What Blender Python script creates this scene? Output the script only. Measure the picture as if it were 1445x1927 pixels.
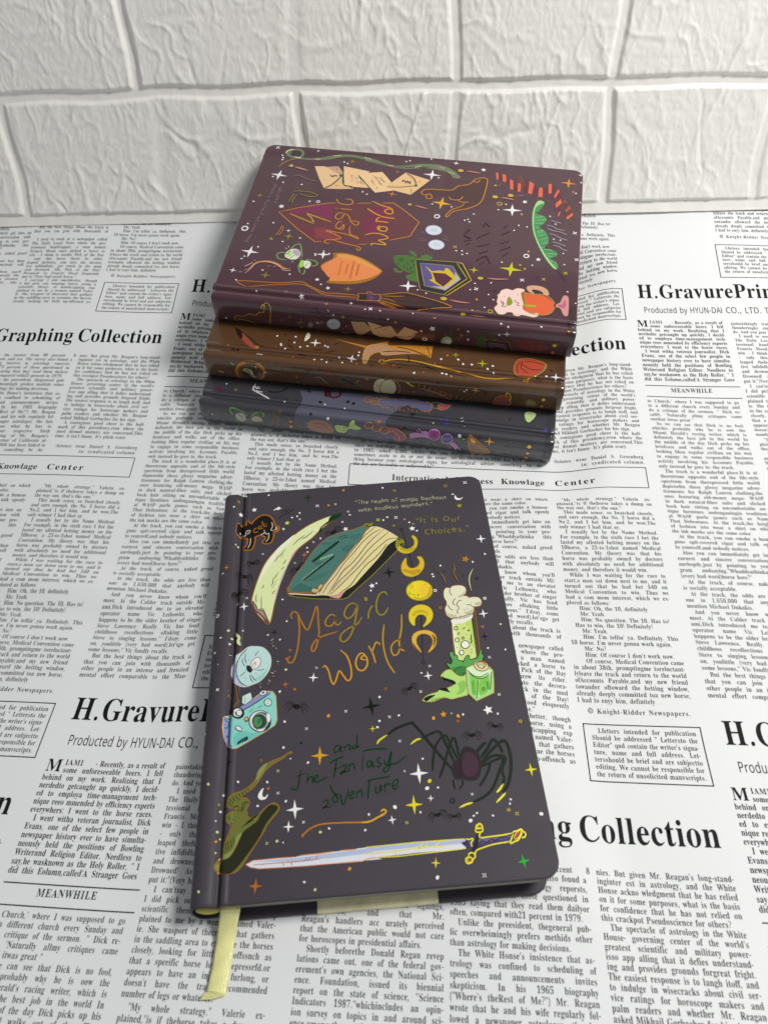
import bpy, bmesh, math
import numpy as np
from mathutils import Vector, Matrix
from mathutils.geometry import tessellate_polygon
for o in list(bpy.data.objects): bpy.data.objects.remove(o)
S = bpy.context.scene
COL = S.collection
RNG = np.random.default_rng(7)

# ------------------------------------------------------------------ camera
cd = bpy.data.cameras.new('camera'); cam = bpy.data.objects.new('camera', cd); COL.objects.link(cam)
S.camera = cam
cam.matrix_world = Matrix(([[0.997557, -0.019345, 0.067123], [0.05829, 0.760065, -0.647228], [-0.038497, 0.64956, 0.759335]])).to_4x4()
cam.location = [0.029928, -0.28858, 0.338566]
cd.sensor_fit = 'VERTICAL'; cd.sensor_height = 24.0; cd.lens = 24.0*1440/1927
cd.clip_start = .01; cd.clip_end = 30
cd.dof.use_dof = True; cd.dof.focus_distance = .455; cd.dof.aperture_fstop = 11

# ------------------------------------------------------------------ light
w = bpy.data.worlds.new('World'); S.world = w; w.use_nodes = True
bg = w.node_tree.nodes['Background']; bg.inputs[0].default_value = (.93, .96, 1, 1); bg.inputs[1].default_value = .25
def area(name, loc, aim, size, power, colr, sy=None):
    l = bpy.data.lights.new(name, 'AREA'); l.energy = power; l.color = colr; l.size = size
    l.shape = 'RECTANGLE' if sy else 'DISK'
    if sy: l.size_y = sy
    o = bpy.data.objects.new(name, l); COL.objects.link(o); o.location = loc
    o.rotation_euler = (Vector(aim)-Vector(loc)).to_track_quat('-Z', 'Y').to_euler()
    return o
area('ceiling_lamp', (.64, .0, .94), (.02, .03, 0), .30, 10.6, (1, .985, .96))
S.view_settings.view_transform = 'Standard'; S.view_settings.look = 'None'
S.view_settings.exposure = 0; S.view_settings.gamma = 1
try: S.view_settings.use_curve_mapping = False
except Exception: pass
S.cycles.max_bounces = 6

# ------------------------------------------------------------------ materials
def mat(name, col, rough=.5, metal=0, coat=0, coat_rough=.1, bump=None, spec=.5, vary=None, wear=None):
    m = bpy.data.materials.new(name); m.use_nodes = True
    nt = m.node_tree; p = nt.nodes['Principled BSDF']
    p.inputs['Base Color'].default_value = (*col, 1); p.inputs['Roughness'].default_value = rough
    p.inputs['Metallic'].default_value = metal; p.inputs['Specular IOR Level'].default_value = spec
    p.inputs['Coat Weight'].default_value = coat; p.inputs['Coat Roughness'].default_value = coat_rough
    tc = nt.nodes.new('ShaderNodeTexCoord')
    if vary:
        n = nt.nodes.new('ShaderNodeTexNoise'); n.inputs['Scale'].default_value = vary[0]; n.inputs['Detail'].default_value = 4
        nt.links.new(tc.outputs['Object'], n.inputs['Vector'])
        r = nt.nodes.new('ShaderNodeValToRGB'); r.color_ramp.elements[0].position = .35; r.color_ramp.elements[1].position = .65
        r.color_ramp.elements[0].color = (*[c*(1-vary[1]) for c in col], 1); r.color_ramp.elements[1].color = (*[min(1, c*(1+vary[1])) for c in col], 1)
        nt.links.new(n.outputs['Fac'], r.inputs['Fac']); nt.links.new(r.outputs['Color'], p.inputs['Base Color'])
    if wear:
        n = nt.nodes.new('ShaderNodeTexNoise'); n.inputs['Scale'].default_value = wear[0]; n.inputs['Detail'].default_value = 6; n.inputs['Roughness'].default_value = .7
        nt.links.new(tc.outputs['Object'], n.inputs['Vector'])
        r = nt.nodes.new('ShaderNodeMapRange'); r.inputs['From Min'].default_value = .3; r.inputs['From Max'].default_value = .7
        r.inputs['To Min'].default_value = rough-wear[1]; r.inputs['To Max'].default_value = rough+wear[1]
        nt.links.new(n.outputs['Fac'], r.inputs['Value']); nt.links.new(r.outputs[0], p.inputs['Coat Roughness' if coat else 'Roughness'])
    if bump:
        prev = None
        for sc, st, dist in bump:
            n = nt.nodes.new('ShaderNodeTexNoise'); n.inputs['Scale'].default_value = sc; n.inputs['Detail'].default_value = 3
            nt.links.new(tc.outputs['Object'], n.inputs['Vector'])
            b = nt.nodes.new('ShaderNodeBump'); b.inputs['Strength'].default_value = st; b.inputs['Distance'].default_value = dist
            nt.links.new(n.outputs['Fac'], b.inputs['Height'])
            if prev: nt.links.new(prev.outputs[0], b.inputs['Normal'])
            prev = b
        nt.links.new(prev.outputs[0], p.inputs['Normal'])
        if coat: nt.links.new(prev.outputs[0], p.inputs['Coat Normal'])
    return m
def srgb(h):
    v = [int(h[i:i+2], 16)/255 for i in (0, 2, 4)]
    return tuple(((c+.055)/1.055)**2.4 if c > .04045 else c/12.92 for c in v)

# ------------------------------------------------------------------ object helpers
def mesh_obj(name, verts, faces, mats, parent=None, midx=None, smooth=False):
    me = bpy.data.meshes.new(name); me.from_pydata([tuple(v) for v in verts], [], [tuple(f) for f in faces])
    for m in (mats if isinstance(mats, (list, tuple)) else [mats]): me.materials.append(m)
    if midx is not None: me.polygons.foreach_set('material_index', np.asarray(midx, dtype=np.int32))
    if smooth: me.polygons.foreach_set('use_smooth', np.ones(len(me.polygons), dtype=bool))
    me.update()
    o = bpy.data.objects.new(name, me); COL.objects.link(o)
    if parent is not None: o.parent = parent
    return o
def tri_mesh(name, V, T, mats, parent=None, midx=None, smooth=False):
    V = np.asarray(V, dtype=np.float32); T = np.asarray(T, dtype=np.int32)
    me = bpy.data.meshes.new(name); me.vertices.add(len(V)); me.vertices.foreach_set('co', V.ravel())
    k = T.shape[1]
    me.loops.add(T.size); me.loops.foreach_set('vertex_index', T.ravel())
    me.polygons.add(len(T)); me.polygons.foreach_set('loop_start', np.arange(0, T.size, k, dtype=np.int32))
    try: me.polygons.foreach_set('loop_total', np.full(len(T), k, dtype=np.int32))
    except Exception: pass
    for m in (mats if isinstance(mats, (list, tuple)) else [mats]): me.materials.append(m)
    if midx is not None: me.polygons.foreach_set('material_index', np.asarray(midx, dtype=np.int32))
    if smooth: me.polygons.foreach_set('use_smooth', np.ones(len(T), dtype=bool))
    me.update(calc_edges=True); me.validate()
    o = bpy.data.objects.new(name, me); COL.objects.link(o)
    if parent is not None: o.parent = parent
    return o
def tag(o, label, cat=None, kind=None, group=None):
    o['label'] = label
    if cat: o['category'] = cat
    if kind: o['kind'] = kind
    if group: o['group'] = group
    return o

# ------------------------------------------------------------------ the printed sheet
KN = np.array([-0.3, -0.02, 0.02, 0.06, 0.1, 0.15, 0.2, 0.25, 0.32]); KH = np.array([0, 0, 0.00384, 0.00892, 0.01735, 0.02827, 0.04052, 0.05863, 0.08398]); TX = -0.01386
YY = np.linspace(-.9, .9, 3601)
def _profile():
    x = KN; m = np.gradient(KH, x); i = np.clip(np.searchsorted(x, YY)-1, 0, len(x)-2)
    d = x[i+1]-x[i]; t = (YY-x[i])/d
    v = (2*t**3-3*t**2+1)*KH[i]+(t**3-2*t**2+t)*d*m[i]+(-2*t**3+3*t**2)*KH[i+1]+(t**3-t**2)*d*m[i+1]
    v = np.where(YY < x[0], KH[0], v)
    return np.where(YY > x[-1], KH[-1]+m[-1]*(YY-x[-1]), v)
PZ = _profile()
ARC = np.concatenate([[0], np.cumsum(np.hypot(np.diff(YY), np.diff(PZ)))]); ARC -= np.interp(0, YY, ARC)
def smooth(t): t = np.clip(t, 0, 1); return t*t*(3-2*t)
FOOT = [[-0.0045, -0.1021, 0.07525, 0.10982, 0.99182, 0.12761, -0.0003, 0, 0, 0.032], [-0.00147, 0.12294, 0.0765, 0.10982, 0.10937, 0.994, 0.01829, -0.03328, 0.1781, 0.035]]   # (centre xy, half sizes, axis, plane) of what lies on the sheet
def sheet_z(x, y):
    z = np.interp(y, YY, PZ)+TX*x*smooth((y+.05)/.15)
    wav = .0007*np.sin(31*x+47*y+1.1)*np.sin(23*x-38*y+.4)+.0003*np.sin(83*y+19*x)
    wav = wav+.0022*np.exp(-((y+.052+.12*(x+.2))/.011)**2)*smooth((-.105-x)/.05)
    wav = wav-.0012*np.exp(-((y+.074+.12*(x+.2))/.010)**2)*smooth((-.105-x)/.05)
    off = np.ones_like(x)
    for cx, cy, hx, hy, ax, ay, pz, gx, gy, marg in FOOT:
        dx, dy = x-cx, y-cy
        lx, ly = dx*ax+dy*ay, -dx*ay+dy*ax
        d = np.hypot(np.maximum(np.abs(lx)-hx, 0), np.maximum(np.abs(ly)-hy, 0))
        k = 1-smooth(d/marg)
        base = pz+gx*dx+gy*dy
        z = z*(1-k)+base*k
        off = off*(1-k)
    return z+wav*off

# ---- what is printed on the sheet: one repeat of the pattern (u across, v away, metres) ----
LOWA = """to Church,' where I was supposed to go
to a different church every Sunday and
do a critique of the sermon. " Dick re-
callS. 'Naturally allmy critiques came
outthat itwas great "|
>So we can see that Dick is no fool,
whichis probably why he is oow the
Miami Herald's racing writer, which is
definitely the best job in the world In
the middle of the day Dick picks up his
briefcase and walks out of the office,
looking likea regular civilian on his way
to engage in some responsible business
activity involving his Accounts Payable,
only instead he goes to: the track.|
>The track is a wonderful place.It is at
theextreme opposite end of the life-style
spectrum from therepressed little world
depictedin those glossy magazine adver-
tisements for Ralph Lauren clothing,the
ones featuring old-money mega- WASP
in dark natural-fiber suits and slicked
back hair sitting on uncomfortable an-
tique furniture andenganingin tradition-
al WASP parlo games such as Name
That Debenture. At the track,the height
of fashion isto wear a shirt on which
the ink marks are the same color.|
>At the track, you can smoke a humon-
gnus spit-covered cigar and talk openly
to youreslf,and nobody notices.|
>Also you can immediately get into an
earnest and sincere conversation with
anvbopdy,just by pointing to your pro-
gram andsaying."Whaddyathinka this
(every bad word)horse here?"|
>At the track, of conrse, naked greed
is socially acceptable.|
>At the teack, the odds are less than
one in 1,650,000 that anybody will
mention Michael Dukakis.|
>And you never know whom you'll
meet. At the Calder track outside Mi-
ami,Dick introduced me to an elevator
operator name Vic Leibowitz, who
happens to be the older brother of singer
Steve Lawrence. Really. Vic has fond
childhoos recollections oftaking little
Steve to singing lessons." I'dsay, come
on, youlittle (very bad word),let'sgo get
some lessons," Vic fondly recalls.|
>But the best things about the track is
that you can join with thousands of
other people in an intense and frenzied
mental effort comparable to the Man-"""
HEADA = """some unforeseeable beers. I fell
behind on my work. Realizing that I
nerdedto getcaught up quickly, I decid-
ed to employa time-management tech-
nique reeo mmended by efficiency experts
everywhers: I went to the horse races.|
>I went witha veteran journalist, Dick
Evans, one of the select few people in
newspaper history ever to have simulta-
neously held the positions of Bowling
Writerand Religion Editor. Needless to
say,he wasknown as the Holy Roller, " I
did this Eolumn,called'A Stranger Goes"""
RACE = """>I used to work at a newspaper called
The Daily Local News where the pro-
tessional handicapper, a man named
Francis Mood, once picked a horse to
win - I think is washis Pick of the Day
- only this horse threw its rider.
leaped thefence, ran into the decora-
tive infididlake, got stuck in the mud
and drowned. The Pick of the Day!
Drowned! As Francis Mood eloquently
put it:"(Very bad word) horse."|
>I can'tsay I did muchbetter, though
I did pick one winning horse, using a
scientific theory of handicapping exp
plained to me by a woman named Valer-
ie. She wasport of thecrowd that gathers
in the saddling area to examine the horses
closely, looking for little tip-offssuch as"""
BTOP = """painstakingly trained to be even more
thunderingky stupid than we normally
do. And you just know it never works.|
""" + RACE + """
that a speeific horse looks depressrfd.or
appears to have an injured furlong, or
doesn't have the track recommended
number of legs or whatever.|"""
VALERIE = """>"My whole strategy." Valerie ex-
plained,"is if thehorse takes a dump on
the way out, that's the one."|
>This made sense, so Iwatched closely,
and sure enough, the No. 3 horse did a
No.2, and I bet him, and he won.The
only winner I had that ay.|
>I usually bet by the Name Method.
For example, in the sixth race I bet the
lastof my allotted betting money on the
10horse, a 25-to-1shot named Medical
Convention. My theory was that his
horse was probably owned by doctors
with absolutely no need for additional
money, and therefore it would win.|
>While I was waiting for the race to
start,a man sat down next to me, and it
turned out that he had bet $40 on
Medical Convention to win. Thus we
had a com mom interest, which we ex-
plored as follows:|
>>Him: Oh, the 10, definitely|
>>Me: Yeah.|
>>Him: No question. The 10. Has to!|
>Has to win, the 10! Definitely!|
>>Me: Yeah.|
>>Him: I'm tellin' ya. Definitely. This
10 horse. I'm never gonna work again.|
>>Me: No?|
>>Him: Of course I don't work now.|
>>Of course, Medical Convention came
in about 38th, promptingme toreluctant-
lyleave the track and return to the world
ofAccounts Payable,and my new friend
towander oftoward the betting window,
already deeply committed toa new horse,
I had to enyy him, definitely|"""
LETTERS = """>Lfetters intended for publication
Shouid be addressed " Lettersto the
Editor" qnd contain the writer's signa-
ture, name and full address. Let-
tersshould be brief and are subjectto
editing. We cannot be responsible for
the return of unsolicited manvscripts."""
COLC = """>Thank Heaven for science. Ever since
the world first learned that the stars
had been consulted about the timing
of speeches, and trips, and signings,
in 1986, and that Mr.
Reagan's handlers acc urately perceived
that the American public would not care
for horoscopes in presidential affairs.|
>Shortly beforethe Donald Regan revep
lations came out, one of the federal gov-
erement's own agencies, the National Sci-
ence. Foundation, issued its biennial
report on the state of science, "Science
Indicators 1987."whichincludes an opin-
ion survey on topics in and around sci-
ence,among them attitudes to astrology.|
>As if anticipating the present guid-
ance on astrology, the survey of a year
in 1985, asked 2,005 adults: Do you
sometimes acide to do or not do some-
thing because your astrological signs, for
the day are favorable or unfavorable?"|"""
COLD = """was the answer from 88 percent; 8
percent said yes. The survey also found a
strong interest in astroiogy reporsts,
with 75 percent of those questioned in
1985 saying that they read them dailyor
often, compared with21 percent in 1979.|
>Unlike the preesident, thegeneral pub-
lic overwheimingly prefers methids other
than astrology for making decisions.|
>The White Honse's insistence that as-
trology was confined to scheduling of
speeches and announcements invites
skepticism. In his 1965 biography
("Where's theRest of Me?") Mr. Reagan
wrote that he and his wife regularly fol-
lowed a newspaper astrologer, the late
Carroll, "to see what he has to
say about our respective birth
signs." The timing of Mr. Reagan's
inaugural as Governor of California al-
ter his election in 1966 has been linked to
astrological advice- something he de-"""
COLE = """nies. But given Mr. Reagan's long-stand-
inginter est in astrology, and the White
Honse ackno wledgment that he has relied
on it for some purposes, what is the basis
for confidence that he has not relied on
this crackpot Pseudoscience for others?|
>The spectacle of astrology in the White
House- governing center of the world's
greatest scientific and military power-
isso app alling that it defies understand-
ing and provides grounds forgreat fright.
The easiest response is to langh itoff, and
to indulge in wisecracks about civil ser-
vice ratings for horoscope makers and
palm readers and whether Mr. Reagan
asked Mikhail Gorbachev for his sign.|
>A contagious good cheer is the hall-
mark of this presidency,even where the
most dismal matters are concerned.This
time, it isn't funny. It's plain scary.|"""


gx = np.linspace(-.62, .66, 430); gy = np.concatenate([np.linspace(-.46, -.32, 24)[:-1], np.linspace(-.32, .27, 250)])
# the sheet ends just behind the foot of the wall panel
GX, GY = np.meshgrid(gx, gy)
GZ = sheet_z(GX, GY)
nx, ny = len(gx), len(gy)
idx = np.arange(nx*ny).reshape(ny, nx)
quads = np.stack([idx[:-1, :-1], idx[:-1, 1:], idx[1:, 1:], idx[1:, :-1]], -1).reshape(-1, 4)
sheet_mat = mat('vinyl_white', (.80, .815, .815), rough=.5, spec=.3, bump=[(40, .06, .002), (9, .10, .004)])
sheet = tri_mesh('tabletop', np.stack([GX, GY, GZ], -1).reshape(-1, 3), quads, sheet_mat, smooth=True)
tag(sheet, 'white glossy sheet printed with newspaper columns, spread under the books', kind='structure')

def on_sheet(u, v, lift):
    y = np.interp(v, ARC, YY); x = u; e = .0008
    z = sheet_z(x, y); zx = (sheet_z(x+e, y)-z)/e; zy = (sheet_z(x, y+e)-z)/e
    n = np.stack([-zx, -zy, np.ones_like(z)], -1); n /= np.linalg.norm(n, axis=-1, keepdims=True)
    return np.stack([x, y, z], -1)+n*lift

# ------------------------------------------------------------------ lettering of the sheet
GL = {'b': {'A': [109,[[[-2,0],[-2,5],[2,5],[6,8],[12,19],[52,117],[56,116],[96,22],[103,9],[106,6],[111,5],[111,0],[57,0],[57,5],[67,6],[71,11],[68,20],[63,33],[26,33],[20,18],[19,15],[19,12],[22,6],[31,5],[32,5],[32,0]],[[28,40],[60,40],[44,80]]]],
'B': [110,[[[4,0],[4,4],[11,5],[16,8],[18,13],[19,20],[19,92],[17,103],[13,108],[4,110],[4,114],[55,114],[74,112],[88,107],[96,99],[99,88],[97,78],[92,71],[84,65],[72,62],[86,58],[96,51],[103,43],[105,33],[102,19],[93,9],[79,2],[59,0]],[[46,63],[47,63],[58,64],[66,68],[70,75],[71,86],[70,96],[67,103],[62,107],[54,108],[49,108],[47,106],[46,98]],[[55,6],[65,8],[71,12],[74,20],[75,32],[74,44],[69,52],[61,56],[49,58],[46,58],[46,16],[48,8],[51,7]]]],
'C': [117,[[[64,-3],[48,-1],[34,5],[23,14],[14,26],[8,41],[7,57],[8,73],[14,88],[23,100],[35,109],[49,114],[65,116],[77,115],[92,110],[97,109],[102,111],[105,116],[109,116],[109,77],[105,77],[98,91],[89,102],[78,109],[66,111],[53,107],[44,97],[38,80],[36,57],[38,34],[44,19],[55,9],[70,6],[80,7],[89,11],[99,18],[107,27],[112,22],[102,11],[91,4],[79,-1]]]],
'D': [124,[[[5,0],[5,4],[12,5],[16,7],[18,12],[18,19],[18,94],[18,102],[15,107],[11,109],[4,110],[4,114],[55,114],[82,110],[101,99],[113,81],[117,57],[113,32],[102,14],[83,4],[57,0]],[[56,6],[70,9],[80,19],[86,35],[88,57],[86,80],[80,96],[70,105],[56,108],[50,108],[47,106],[46,96],[46,18],[47,8],[50,7]]]],
'E': [111,[[[4,0],[4,4],[11,5],[16,7],[18,12],[19,19],[19,92],[18,101],[16,106],[11,109],[4,110],[4,114],[100,114],[100,80],[96,80],[92,93],[85,102],[74,106],[58,108],[50,107],[47,104],[46,97],[46,61],[48,61],[58,63],[65,67],[69,75],[72,86],[76,86],[76,30],[72,30],[68,45],[65,50],[60,53],[46,56],[46,56],[46,17],[46,12],[48,9],[58,7],[69,8],[78,10],[86,13],[93,19],[98,26],[103,36],[107,36],[101,0]]]],
'F': [101,[[[4,0],[4,4],[11,6],[16,8],[18,13],[19,21],[19,94],[18,101],[15,106],[11,108],[4,110],[4,114],[98,114],[98,80],[94,80],[92,89],[89,96],[84,102],[77,105],[69,107],[57,108],[50,107],[46,105],[46,100],[46,62],[48,62],[57,63],[64,68],[68,75],[71,87],[76,87],[76,30],[71,30],[69,42],[64,50],[57,54],[47,56],[46,56],[46,20],[47,11],[49,8],[52,6],[64,4],[64,0]]]],
'G': [127,[[[67,-3],[50,-1],[35,5],[23,14],[14,26],[9,40],[7,57],[9,74],[14,88],[23,100],[35,109],[49,114],[64,116],[78,115],[92,110],[97,109],[101,111],[105,116],[109,116],[109,77],[105,77],[101,86],[96,95],[89,101],[82,107],[75,110],[67,111],[54,107],[44,97],[38,80],[36,57],[39,34],[45,17],[55,7],[69,3],[77,4],[82,7],[85,11],[86,18],[86,32],[85,39],[82,43],[77,45],[69,46],[69,50],[125,50],[125,46],[118,45],[114,43],[112,39],[111,32],[111,7],[89,0]]]],
'H': [131,[[[4,0],[4,4],[11,5],[16,8],[18,13],[19,20],[19,95],[18,102],[16,106],[11,108],[4,110],[4,114],[60,114],[60,110],[51,108],[47,104],[46,95],[46,63],[85,63],[85,95],[84,104],[80,108],[71,110],[71,114],[127,114],[127,110],[120,108],[115,106],[113,102],[112,95],[112,20],[113,13],[115,8],[120,5],[127,4],[127,0],[71,0],[71,4],[78,5],[82,8],[85,12],[85,20],[85,55],[46,55],[46,20],[46,13],[49,8],[53,5],[60,4],[60,0]]]],
'I': [66,[[[3,0],[3,4],[11,6],[15,8],[18,12],[19,19],[19,97],[18,103],[16,107],[11,109],[3,110],[3,114],[61,114],[61,110],[54,109],[49,107],[46,103],[46,97],[46,19],[47,11],[51,7],[61,4],[61,0]]]],
'J': [82,[[[27,-16],[20,-16],[13,-13],[7,-10],[3,-6],[0,0],[-1,6],[0,11],[3,15],[7,18],[11,19],[16,18],[20,15],[22,12],[23,7],[21,0],[19,-5],[21,-9],[26,-10],[31,-9],[35,-6],[37,5],[37,92],[36,102],[34,105],[31,108],[20,110],[20,114],[79,114],[79,110],[69,108],[67,106],[65,103],[64,92],[64,22],[62,5],[55,-7],[43,-14]]]],
'K': [127,[[[4,0],[4,4],[11,5],[16,8],[18,13],[19,20],[19,95],[18,102],[16,106],[11,109],[4,110],[4,114],[61,114],[61,110],[51,108],[47,104],[46,95],[46,58],[80,93],[85,100],[87,105],[84,108],[73,110],[73,114],[121,114],[121,110],[119,110],[104,105],[86,90],[68,71],[116,12],[122,6],[130,4],[130,0],[70,0],[70,4],[76,5],[80,5],[83,9],[79,16],[50,53],[46,50],[46,20],[46,13],[49,8],[53,5],[61,4],[61,0]]]],
'L': [106,[[[4,0],[4,4],[11,5],[16,8],[18,13],[19,20],[19,95],[18,102],[16,106],[11,109],[4,110],[4,114],[62,114],[62,110],[52,108],[49,107],[47,104],[46,95],[46,21],[46,12],[50,8],[58,7],[70,8],[79,10],[86,14],[92,20],[98,28],[102,39],[107,39],[100,0]]]],
'M': [159,[[[4,0],[4,4],[11,5],[15,8],[18,12],[19,20],[19,96],[18,104],[13,108],[4,110],[4,114],[46,114],[79,36],[112,114],[154,114],[154,110],[147,108],[143,106],[141,101],[140,95],[140,21],[141,11],[145,6],[154,4],[154,0],[99,0],[99,4],[108,6],[112,11],[114,21],[114,100],[72,0],[67,0],[26,97],[26,20],[27,12],[30,7],[35,5],[42,4],[42,0]]]],
'N': [123,[[[101,-3],[27,87],[27,20],[27,12],[30,8],[34,5],[42,4],[42,0],[5,0],[5,4],[14,6],[18,10],[19,20],[19,97],[9,108],[5,110],[5,114],[39,114],[98,42],[98,94],[97,104],[92,108],[83,110],[83,114],[120,114],[120,110],[113,109],[108,106],[106,102],[105,94],[105,-3]]]],
'O': [131,[[[65,-3],[53,-2],[42,2],[32,7],[24,14],[17,23],[11,33],[8,45],[7,57],[8,69],[11,80],[17,90],[24,99],[32,107],[43,112],[54,115],[66,117],[78,115],[89,112],[99,107],[108,100],[115,91],[120,81],[123,69],[125,57],[123,45],[120,33],[115,23],[108,14],[99,7],[89,2],[77,-2]],[[66,3],[79,6],[88,16],[93,33],[95,57],[93,80],[87,97],[77,107],[65,111],[52,107],[43,97],[38,80],[36,57],[38,34],[44,17],[54,6]]]],
'P': [105,[[[4,0],[4,4],[11,5],[16,8],[18,13],[19,20],[19,95],[18,102],[16,106],[11,108],[4,110],[4,114],[53,114],[72,113],[84,110],[92,105],[97,99],[101,92],[102,83],[100,70],[92,60],[79,54],[60,51],[46,51],[46,20],[46,13],[49,8],[53,5],[60,4],[60,0]],[[46,57],[50,57],[61,59],[68,63],[72,71],[73,82],[72,94],[69,102],[63,106],[54,108],[47,106],[46,100]]]],
'Q': [131,[[[95,-29],[79,-27],[65,-22],[55,-13],[47,0],[35,5],[25,13],[17,22],[12,32],[8,44],[7,57],[8,69],[11,80],[17,90],[24,99],[32,107],[43,112],[54,115],[66,117],[78,115],[89,112],[99,107],[108,100],[115,91],[120,81],[123,69],[125,57],[122,38],[113,21],[100,8],[83,0],[94,-15],[111,-20],[123,-18],[124,-23],[109,-27]],[[66,3],[79,6],[88,16],[93,33],[95,57],[93,80],[87,97],[77,107],[65,111],[52,107],[43,97],[38,80],[36,57],[38,34],[44,17],[54,6]]]],
'R': [118,[[[4,0],[4,4],[11,5],[16,8],[18,13],[19,20],[19,95],[18,102],[16,106],[11,108],[4,110],[4,114],[54,114],[76,112],[92,106],[101,97],[104,84],[103,74],[98,66],[90,60],[79,56],[108,13],[113,6],[120,4],[120,4],[120,0],[85,0],[50,53],[46,53],[46,20],[46,13],[49,8],[53,5],[60,4],[60,0]],[[46,58],[51,58],[62,60],[70,65],[74,72],[76,84],[75,94],[71,102],[65,106],[56,108],[51,107],[47,106],[46,96]]]],
'S': [97,[[[11,-3],[11,39],[16,39],[21,24],[28,12],[37,6],[49,4],[58,5],[64,9],[68,15],[70,22],[66,32],[56,40],[41,48],[28,55],[19,63],[14,72],[12,83],[14,92],[17,101],[22,107],[29,112],[37,115],[46,117],[57,115],[71,112],[73,111],[75,111],[78,112],[80,117],[85,117],[85,80],[81,80],[78,89],[73,96],[68,102],[62,107],[55,110],[49,111],[41,110],[35,107],[31,101],[30,95],[31,89],[34,84],[47,76],[63,68],[79,58],[84,53],[87,47],[90,33],[89,23],[85,14],[79,7],[70,2],[60,-1],[48,-3],[40,-2],[31,0],[25,2],[21,3],[17,2],[15,-3]]]],
'T': [105,[[[23,0],[23,4],[31,5],[36,8],[38,13],[39,20],[39,108],[37,108],[25,106],[16,101],[10,92],[7,79],[3,79],[3,114],[103,114],[103,79],[98,79],[95,92],[89,101],[80,106],[67,108],[66,108],[66,20],[67,12],[69,8],[74,5],[82,4],[82,0]]]],
'U': [123,[[[62,-3],[42,-1],[29,7],[21,20],[18,39],[18,95],[18,102],[15,106],[11,108],[4,110],[4,114],[60,114],[60,110],[51,108],[46,104],[45,95],[45,35],[47,22],[51,13],[58,7],[69,6],[82,8],[91,14],[96,25],[98,40],[98,95],[97,101],[95,106],[90,108],[82,110],[82,114],[119,114],[119,110],[112,108],[108,105],[106,101],[106,95],[106,45],[103,23],[95,8],[81,0]]]],
'V': [107,[[[53,-3],[11,95],[6,105],[2,108],[-4,110],[-4,114],[53,114],[53,110],[42,108],[39,106],[38,102],[40,95],[65,36],[87,94],[89,102],[88,106],[85,108],[75,110],[75,114],[110,114],[110,110],[106,109],[102,107],[96,96],[57,-3]]]],
'W': [153,[[[43,-3],[8,98],[4,107],[1,109],[-4,110],[-4,114],[45,114],[45,110],[37,108],[36,106],[35,103],[37,93],[56,38],[75,88],[72,100],[69,105],[67,107],[57,110],[57,114],[110,114],[110,110],[101,108],[98,103],[100,97],[119,41],[135,92],[137,102],[137,105],[134,108],[126,110],[126,114],[156,114],[156,110],[152,108],[149,105],[144,95],[111,-3],[107,-3],[79,77],[48,-3]]]],
'X': [118,[[[3,0],[3,4],[13,7],[22,17],[48,52],[19,97],[12,106],[8,109],[4,110],[4,110],[4,114],[61,114],[61,110],[57,110],[50,108],[48,104],[50,97],[66,72],[80,93],[85,103],[82,108],[73,110],[73,114],[115,114],[115,110],[114,110],[107,109],[101,106],[89,93],[70,66],[103,14],[109,7],[115,4],[116,4],[116,0],[60,0],[60,4],[61,4],[70,6],[73,10],[69,20],[52,46],[34,20],[31,11],[34,6],[43,4],[43,0]]]],
'Y': [106,[[[25,0],[25,4],[33,5],[37,8],[39,13],[40,20],[40,45],[12,97],[7,104],[4,107],[0,109],[-3,109],[-3,114],[52,114],[52,109],[49,109],[42,108],[39,104],[41,98],[62,56],[83,92],[87,102],[84,108],[75,109],[74,109],[74,114],[110,114],[110,109],[102,106],[96,98],[67,51],[67,20],[68,13],[70,8],[75,5],[82,4],[82,0]]]],
'Z': [110,[[[5,0],[5,3],[69,107],[54,107],[35,105],[29,102],[24,96],[19,89],[15,79],[11,79],[14,114],[102,114],[102,111],[38,7],[60,7],[75,9],[87,15],[96,26],[102,41],[106,41],[102,0]]]],
'a': [86,[[[64,-3],[54,0],[50,9],[38,1],[24,-2],[16,-1],[10,3],[6,9],[5,16],[8,26],[16,34],[30,41],[50,48],[50,60],[49,66],[47,71],[43,73],[37,74],[29,73],[26,69],[28,64],[31,58],[30,54],[27,50],[24,48],[19,48],[15,48],[11,51],[9,54],[8,59],[9,65],[12,70],[17,74],[24,77],[31,79],[40,80],[56,78],[66,73],[71,65],[73,53],[73,16],[74,10],[76,9],[80,10],[82,7],[73,0]],[[38,8],[43,10],[50,16],[50,42],[41,39],[35,35],[31,29],[30,21],[32,12]]]],
'b': [91,[[[11,-3],[11,97],[9,107],[2,110],[2,114],[35,114],[35,70],[44,77],[55,80],[64,78],[71,75],[77,69],[82,61],[84,52],[85,41],[84,29],[81,19],[75,10],[67,3],[58,-1],[48,-3],[37,0],[26,7],[13,-3]],[[46,4],[53,6],[58,12],[60,24],[61,40],[60,53],[58,63],[53,68],[46,70],[39,67],[36,64],[35,60],[35,17],[37,7]]]],
'c': [74,[[[39,-3],[30,-1],[22,3],[15,9],[9,17],[6,27],[5,37],[6,49],[10,59],[16,68],[24,74],[33,78],[44,80],[54,78],[63,75],[68,69],[69,61],[69,57],[67,54],[63,52],[59,51],[52,54],[49,63],[49,65],[49,68],[48,73],[42,74],[36,73],[32,67],[29,59],[28,47],[30,31],[34,19],[42,12],[51,10],[60,12],[68,18],[71,15],[57,2]]]],
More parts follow.
